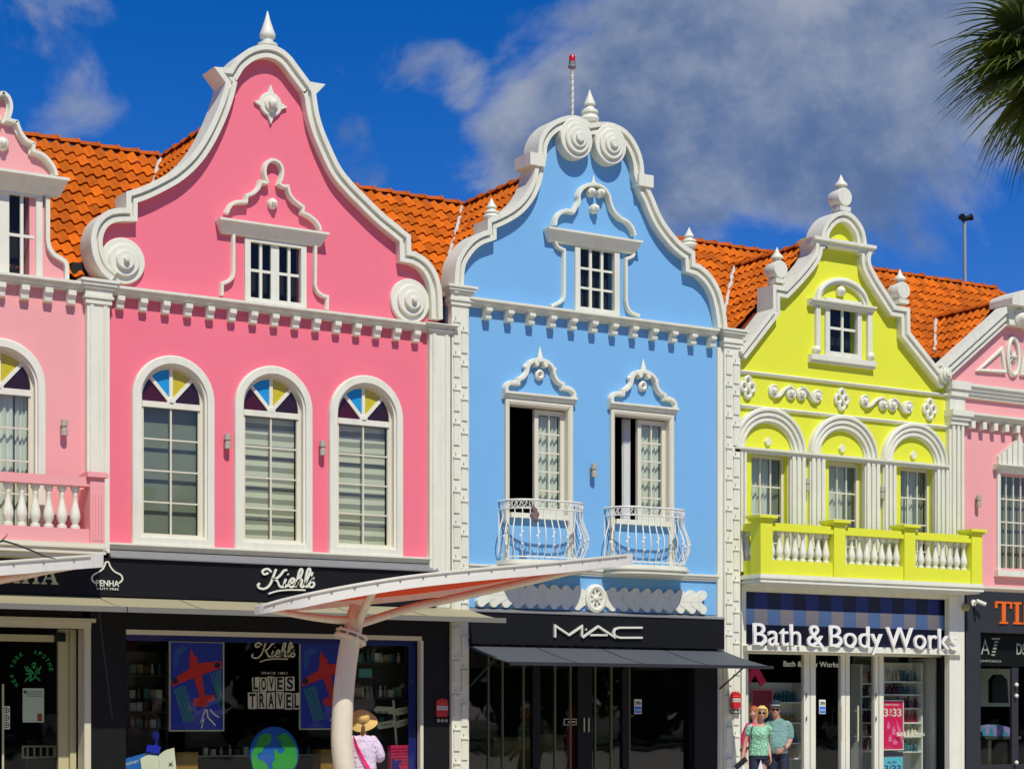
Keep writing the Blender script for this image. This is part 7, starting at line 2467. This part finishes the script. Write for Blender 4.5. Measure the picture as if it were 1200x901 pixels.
# woman in a mint blouse
fg = Figure(889.5, T_-.1, 'person', 'blonde woman in a mint green patterned top and sunglasses, holding a black wallet')
b = MB()
hc = (.05, .05, 1.592)
fg.head(b, hc, 1, 1.0)
fg.limb(b, [(.01, .0, 1.37), (.045, .03, 1.53)], [.052, .050])
fg.loft(b, [(0, 0, .82, .165, .115), (0, .0, .98, .155, .115), (0, .01, 1.12, .135, .10), (0, .02, 1.26, .15, .115), (.0, 0, 1.36, .15, .085), (.005, 0, 1.41, .08, .06)])
fg.leg(b, (-.085, 0, .84), (-.08, .10, .48), (-.08, .06, .20)); fg.leg(b, (.085, 0, .84), (.09, .02, .48), (.09, -.04, .20))
fg.limb(b, [(-.155, 0, 1.345), (-.205, -.02, 1.20), (-.235, .0, 1.075)], [.047, .042, .036]); fg.limb(b, [(-.235, .0, 1.075), (-.26, .05, .95), (-.275, .11, .84)], [.036, .032, .024])
fg.hand(b, (-.275, .11, .84), (-.15, .25, -.9), (.9, .3, 0), .9)
fg.limb(b, [(.15, 0, 1.345), (.17, -.07, 1.22), (.165, -.08, 1.10)], [.047, .042, .036]); fg.limb(b, [(.165, -.08, 1.10), (.175, .0, .97), (.19, .09, .86)], [.036, .031, .024])
fg.hand(b, (.19, .09, .86), (.1, .2, -.95), (-.9, .2, 0), .6)
remeshed(b, 'body', SKIN, fg.t, .009)
b = MB()
fg.loft(b, [(0, 0, .865, .185, .135), (0, .005, .98, .175, .13), (0, .015, 1.12, .155, .118), (0, .035, 1.25, .158, .132), (.0, 0.01, 1.33, .150, .105), (.003, .005, 1.372, .118, .08)])
fg.limb(b, [(-.10, 0, 1.345), (-.158, 0, 1.34), (-.19, -.012, 1.255)], [.058, .062, .060]); fg.limb(b, [(.10, 0, 1.345), (.155, 0, 1.34), (.170, -.05, 1.255)], [.058, .062, .060])
remeshed(b, 'top', MINT, fg.t, .011, 2)
b = MB()
fg.loft(b, [(0, 0, .80, .18, .13), (0, .0, .93, .165, .122)])
fg.limb(b, [(-.085, 0, .84), (-.08, .06, .64), (-.08, .10, .42)], [.10, .085, .066]); fg.limb(b, [(.085, 0, .84), (.09, .01, .64), (.09, .02, .42)], [.10, .085, .066])
remeshed(b, 'trousers', DENIM, fg.t, .012, 2)
for (a, y) in ((-.08, .11), (.09, .01)):
    b = MB(); fg.limb(b, [(a, y-.08, .16), (a, y+.05, .155), (a, y+.11, .15)], [.042, .042, .032]); remeshed(b, 'shoe', SHOE, fg.t, .012, 2)
b = MB()
x, y, z = hc
fg.ell(b, (x, y-.03, z+.045), .088, .098, .092); fg.ell(b, (x, y-.06, z-.02), .085, .06, .09)
for k in (-1, 1): fg.limb(b, [(x+k*.06, y+.045, z+.085), (x+k*.082, y+.01, z+.03), (x+k*.080, y-.02, z-.055)], [.026, .024, .016])
fg.limb(b, [(x-.05, y+.055, z+.095), (x, y+.072, z+.088), (x+.05, y+.055, z+.092)], [.022, .022, .022])
rh = random.Random(4)
for q_ in range(46):
    a_ = rh.uniform(0, 2*pi); e_ = rh.uniform(.1, 1.35)
    if sin(a_) > .55 and e_ < .55: continue
    p0 = Vector((x + .080*cos(a_)*cos(e_), y-.025 + .090*sin(a_)*cos(e_), z+.035 + .088*sin(e_)))
    p1 = p0 + Vector((.022*cos(a_)+rh.uniform(-.02, .02), .02*sin(a_)+rh.uniform(-.02, .02), -.045*cos(e_)+rh.uniform(-.02, .012)))
    fg.limb(b, [tuple(p0), tuple((p0+p1)/2 + Vector((.006*cos(a_), .006*sin(a_), .006))), tuple(p1)], [.017, .014, .006], 6)
remeshed(b, 'hair', HAIR_B, fg.t, .0065, 0)
sunglasses(fg, hc)
b = MB(); fg.limb(b, [(-.115, .02, 1.385), (-.12, .085, 1.33), (-.125, .11, 1.24), (-.13, .10, 1.18)], [.013, .013, .013, .013], 6); b.build('bag_strap', DENIM, fg.t, 50)
# things in her hands
W = fg
mb = MB()
A1 = W.w((-.36, .20, .695)); A2 = W.w((-.24, .17, .80))
dv = (A2-A1).normalized(); nv = dv.cross(W.f).normalized()
mb.v = []; vs = []
for e_ in (A1 - dv*.06, A2 + dv*.03):
    for (s1, s2) in ((-1, -1), (1, -1), (1, 1), (-1, 1)): vs.append(e_ + nv*.045*s1 + W.f*.018*s2)
mb.add(vs, [(0,1,2,3), (7,6,5,4), (0,1,5,4), (1,2,6,5), (2,3,7,6), (3,0,4,7)])
tag(mb.build('wallet', plain('black_leather', 18, 18, 20, .4), None), 'long black wallet held low in the blonde woman\'s hand', 'wallet')
mb = MB()
q = [W.w((.03, .14, .80)), W.w((.13, .16, .42)), W.w((-.08, .16, .42))]
q2 = [p - W.f*.06 for p in q]
mb.add(q + q2, [(0,1,2), (5,4,3), (0,1,4,3), (1,2,5,4), (2,0,3,5)])
tag(mb.build('carrier_bag', plain('white_plastic', 225, 226, 230, .4), None), 'white plastic carrier bag hanging beside the blonde woman', 'bag')
# third walker in pink half hidden behind the woman
fg = Figure(889, T_+.9, 'person', 'auburn haired person in a bright pink long sleeved top, mostly hidden behind the blonde woman', turn=.3)
b = MB()
hc = (-.085, .02, 1.60)
fg.head(b, hc, 1, .95)
fg.limb(b, [(-.06, .0, 1.38), (-.08, .01, 1.52)], [.05, .046])
fg.loft(b, [(0, 0, .82, .16, .115), (-.02, .0, 1.05, .14, .11), (-.04, .01, 1.26, .16, .11), (-.05, 0, 1.37, .14, .08), (-.06, 0, 1.41, .08, .06)])
fg.leg(b, (-.085, 0, .84), (-.08, .06, .48), (-.08, .0, .20)); fg.leg(b, (.085, 0, .84), (.09, .02, .48), (.09, -.04, .20))
fg.limb(b, [(-.20, 0, 1.34), (-.265, -.02, 1.20), (-.27, .0, 1.07)], [.05, .044, .038]); fg.limb(b, [(-.27, .0, 1.07), (-.24, .05, .95), (-.22, .08, .85)], [.037, .032, .024])
fg.hand(b, (-.22, .08, .85), (.1, .2, -.95), (.9, .2, 0), .6)
fg.limb(b, [(.10, 0, 1.34), (.26, -.02, 1.22), (.36, .0, 1.07)], [.05, .044, .038]); fg.limb(b, [(.36, .0, 1.07), (.38, .02, .95), (.39, .03, .82)], [.037, .032, .024])
fg.hand(b, (.39, .03, .82), (.0, .1, -.95), (-.9, .2, 0), .6)
remeshed(b, 'body', SKIN, fg.t, .010)
b = MB()
fg.loft(b, [(0, 0, .80, .18, .13), (-.02, .0, 1.05, .16, .125), (-.04, .01, 1.26, .18, .13), (-.05, 0, 1.37, .16, .098), (-.06, 0, 1.42, .08, .066)])
fg.limb(b, [(-.18, 0, 1.36), (-.265, -.02, 1.20), (-.27, .0, 1.07), (-.235, .06, .92)], [.068, .060, .052, .044]); fg.limb(b, [(.08, 0, 1.36), (.26, -.02, 1.22), (.36, .0, 1.07), (.39, .02, .88)], [.068, .060, .052, .044])
remeshed(b, 'top', HOTP, fg.t, .011, 2)
b = MB()
fg.loft(b, [(0, 0, .78, .17, .125), (0, .0, .93, .16, .12)])
fg.limb(b, [(-.085, 0, .84), (-.08, .04, .5), (-.08, .0, .22)], [.10, .08, .06]); fg.limb(b, [(.085, 0, .84), (.09, .01, .5), (.09, -.04, .22)], [.10, .08, .06])
remeshed(b, 'trousers', HOTP, fg.t, .012, 2)
b = MB(); x, y, z = hc
fg.ell(b, (x, y-.025, z+.04), .085, .098, .090); fg.ell(b, (x, y-.06, z-.05), .08, .055, .11)
remeshed(b, 'hair', HAIR_R, fg.t, .010, 1)
# woman in a straw hat, seen from behind beside the canopy post
fg = Figure(426.5, 28.95, 'person', 'person seen from behind in a straw hat and lavender blouse with a pink bag strap')
k = 1.0
b = MB()
hc = (-.01, -.05, 1.455)
fg.head(b, hc, -1, .96)
fg.limb(b, [(-.01, .0, 1.22), (-.01, -.03, 1.38)], [.05, .046])
fg.loft(b, [(0, 0, .70, .16, .115), (0, .0, .90, .145, .11), (-.01, .0, 1.08, .16, .11), (-.01, 0, 1.20, .15, .08), (-.01, 0, 1.25, .08, .06)])
fg.leg(b, (-.085, 0, .74), (-.08, -.04, .44), (-.08, .0, .20), -1, .95); fg.leg(b, (.085, 0, .74), (.09, -.02, .44), (.09, .04, .20), -1, .95)
fg.limb(b, [(.15, 0, 1.18), (.22, .02, 1.04), (.235, -.02, .93)], [.05, .045, .038]); fg.limb(b, [(.235, -.02, .93), (.17, -.16, .95), (.10, -.26, 1.0)], [.038, .033, .025])
fg.hand(b, (.10, -.26, 1.0), (-.5, -.6, .4), (-.6, .3, .5), .9)
fg.limb(b, [(-.17, 0, 1.18), (-.23, .0, 1.04), (-.235, -.02, .93)], [.05, .045, .038]); fg.limb(b, [(-.235, -.02, .93), (-.15, -.16, .94), (-.06, -.27, 1.0)], [.038, .033, .025])
fg.hand(b, (-.06, -.27, 1.0), (.6, -.5, .4), (.6, .3, .5), .9)
remeshed(b, 'body', SKIN, fg.t, .009)
b = MB()
fg.loft(b, [(0, 0, .68, .20, .15), (0, .0, .86, .18, .135), (-.01, .0, 1.06, .185, .13), (-.01, 0, 1.19, .17, .10), (-.01, 0, 1.27, .085, .068)])
fg.limb(b, [(.13, 0, 1.20), (.205, .01, 1.08), (.245, .005, .96), (.225, -.05, .925)], [.070, .074, .068, .060]); fg.limb(b, [(-.15, 0, 1.20), (-.215, .0, 1.08), (-.25, .0, .96), (-.22, -.06, .93)], [.070, .074, .068, .060])
remeshed(b, 'blouse', LAV, fg.t, .010, 2)
b = MB()
fg.loft(b, [(0, 0, .64, .185, .135), (0, .0, .78, .175, .13)])
fg.limb(b, [(-.085, 0, .74), (-.08, -.02, .5), (-.08, .0, .24)], [.10, .085, .07]); fg.limb(b, [(.085, 0, .74), (.09, -.01, .5), (.09, .04, .24)], [.10, .085, .07])
remeshed(b, 'trousers', DENIM, fg.t, .012, 2)
b = MB(); x, y, z = hc
fg.ell(b, (x, y+.02, z+.03), .084, .094, .088)
fg.limb(b, [(x, y+.08, z-.06), (x-.005, y+.10, z-.13), (x-.015, y+.11, z-.24)], [.035, .030, .012])
remeshed(b, 'hair', HAIR_D, fg.t, .009, 1)
def straw_hat(fg, c, R):
    """round crown and a wide drooping brim, tipped back towards the viewer"""
    mb = MB(); seg = 36
    prof = [(.002, .105), (.05, .104), (.082, .090), (.096, .05), (.102, .0), (.135, -.014), (R*.86, -.042), (R, -.062), (R*.985, -.068), (.13, -.024), (.096, -.008), (.09, .045), (.076, .082), (.04, .094), (.002, .095)]
    tl = radians(52)
    vs = []; fs = []
    for (r, z) in prof:
        for i in range(seg):
            a = 2*pi*i/seg
            rr = r*(1 + (.05*sin(3*a+1) if r > .15 else 0))
            u, v, w = rr*cos(a), rr*sin(a), z + (.012*sin(2*a) if r > .15 else 0)
            v2 = v*cos(tl) + w*sin(tl); w2 = -v*sin(tl) + w*cos(tl)
            vs.append(fg.w((c[0]+u, c[1]+v2, c[2]+w2)))
    k_ = len(prof)
    for j in range(k_-1):
        for i in range(seg):
            i2 = (i+1) % seg
            fs.append((j*seg+i, j*seg+i2, (j+1)*seg+i2, (j+1)*seg+i))
    o = mb.add(vs, fs).build('hat', STRAW, fg.t, 50)
straw_hat(fg, (x, y+.03, z+.065), .205)
b = MB()
pts = [fg.w(p) for p in [(-.155, -.05, 1.235), (-.145, .06, 1.23), (-.10, .125, 1.10), (-.03, .148, .95), (.06, .158, .80), (.15, .13, .66), (.19, .06, .60)]]
pts = [Vector(p) for p in spline([tuple(p) for p in pts], 5)]
vs = []; fs = []
for i, p in enumerate(pts):
    tg = (pts[min(i+1, len(pts)-1)]-pts[max(i-1, 0)]).normalized()
    nrm = (p - fg.w((0, 0, p.z))).normalized()
    sd = tg.cross(nrm).normalized()*.026
    vs += [p+sd, p-sd, p-sd+nrm*.008, p+sd+nrm*.008]
for i in range(len(pts)-1):
    for q_ in range(4):
        r_ = (q_+1) % 4
        fs.append((i*4+q_, i*4+r_, i*4+4+r_, i*4+4+q_))
tag(b.add(vs, fs).build('bag_strap', HOTP, fg.t), None)
b = MB(); fg.ell(b, (.22, .03, .52), .10, .05, .09)
tag(remeshed(b, 'shoulder_bag', HOTP, None, .012, 2), 'pink shoulder bag at the hip of the person in the straw hat', 'bag')
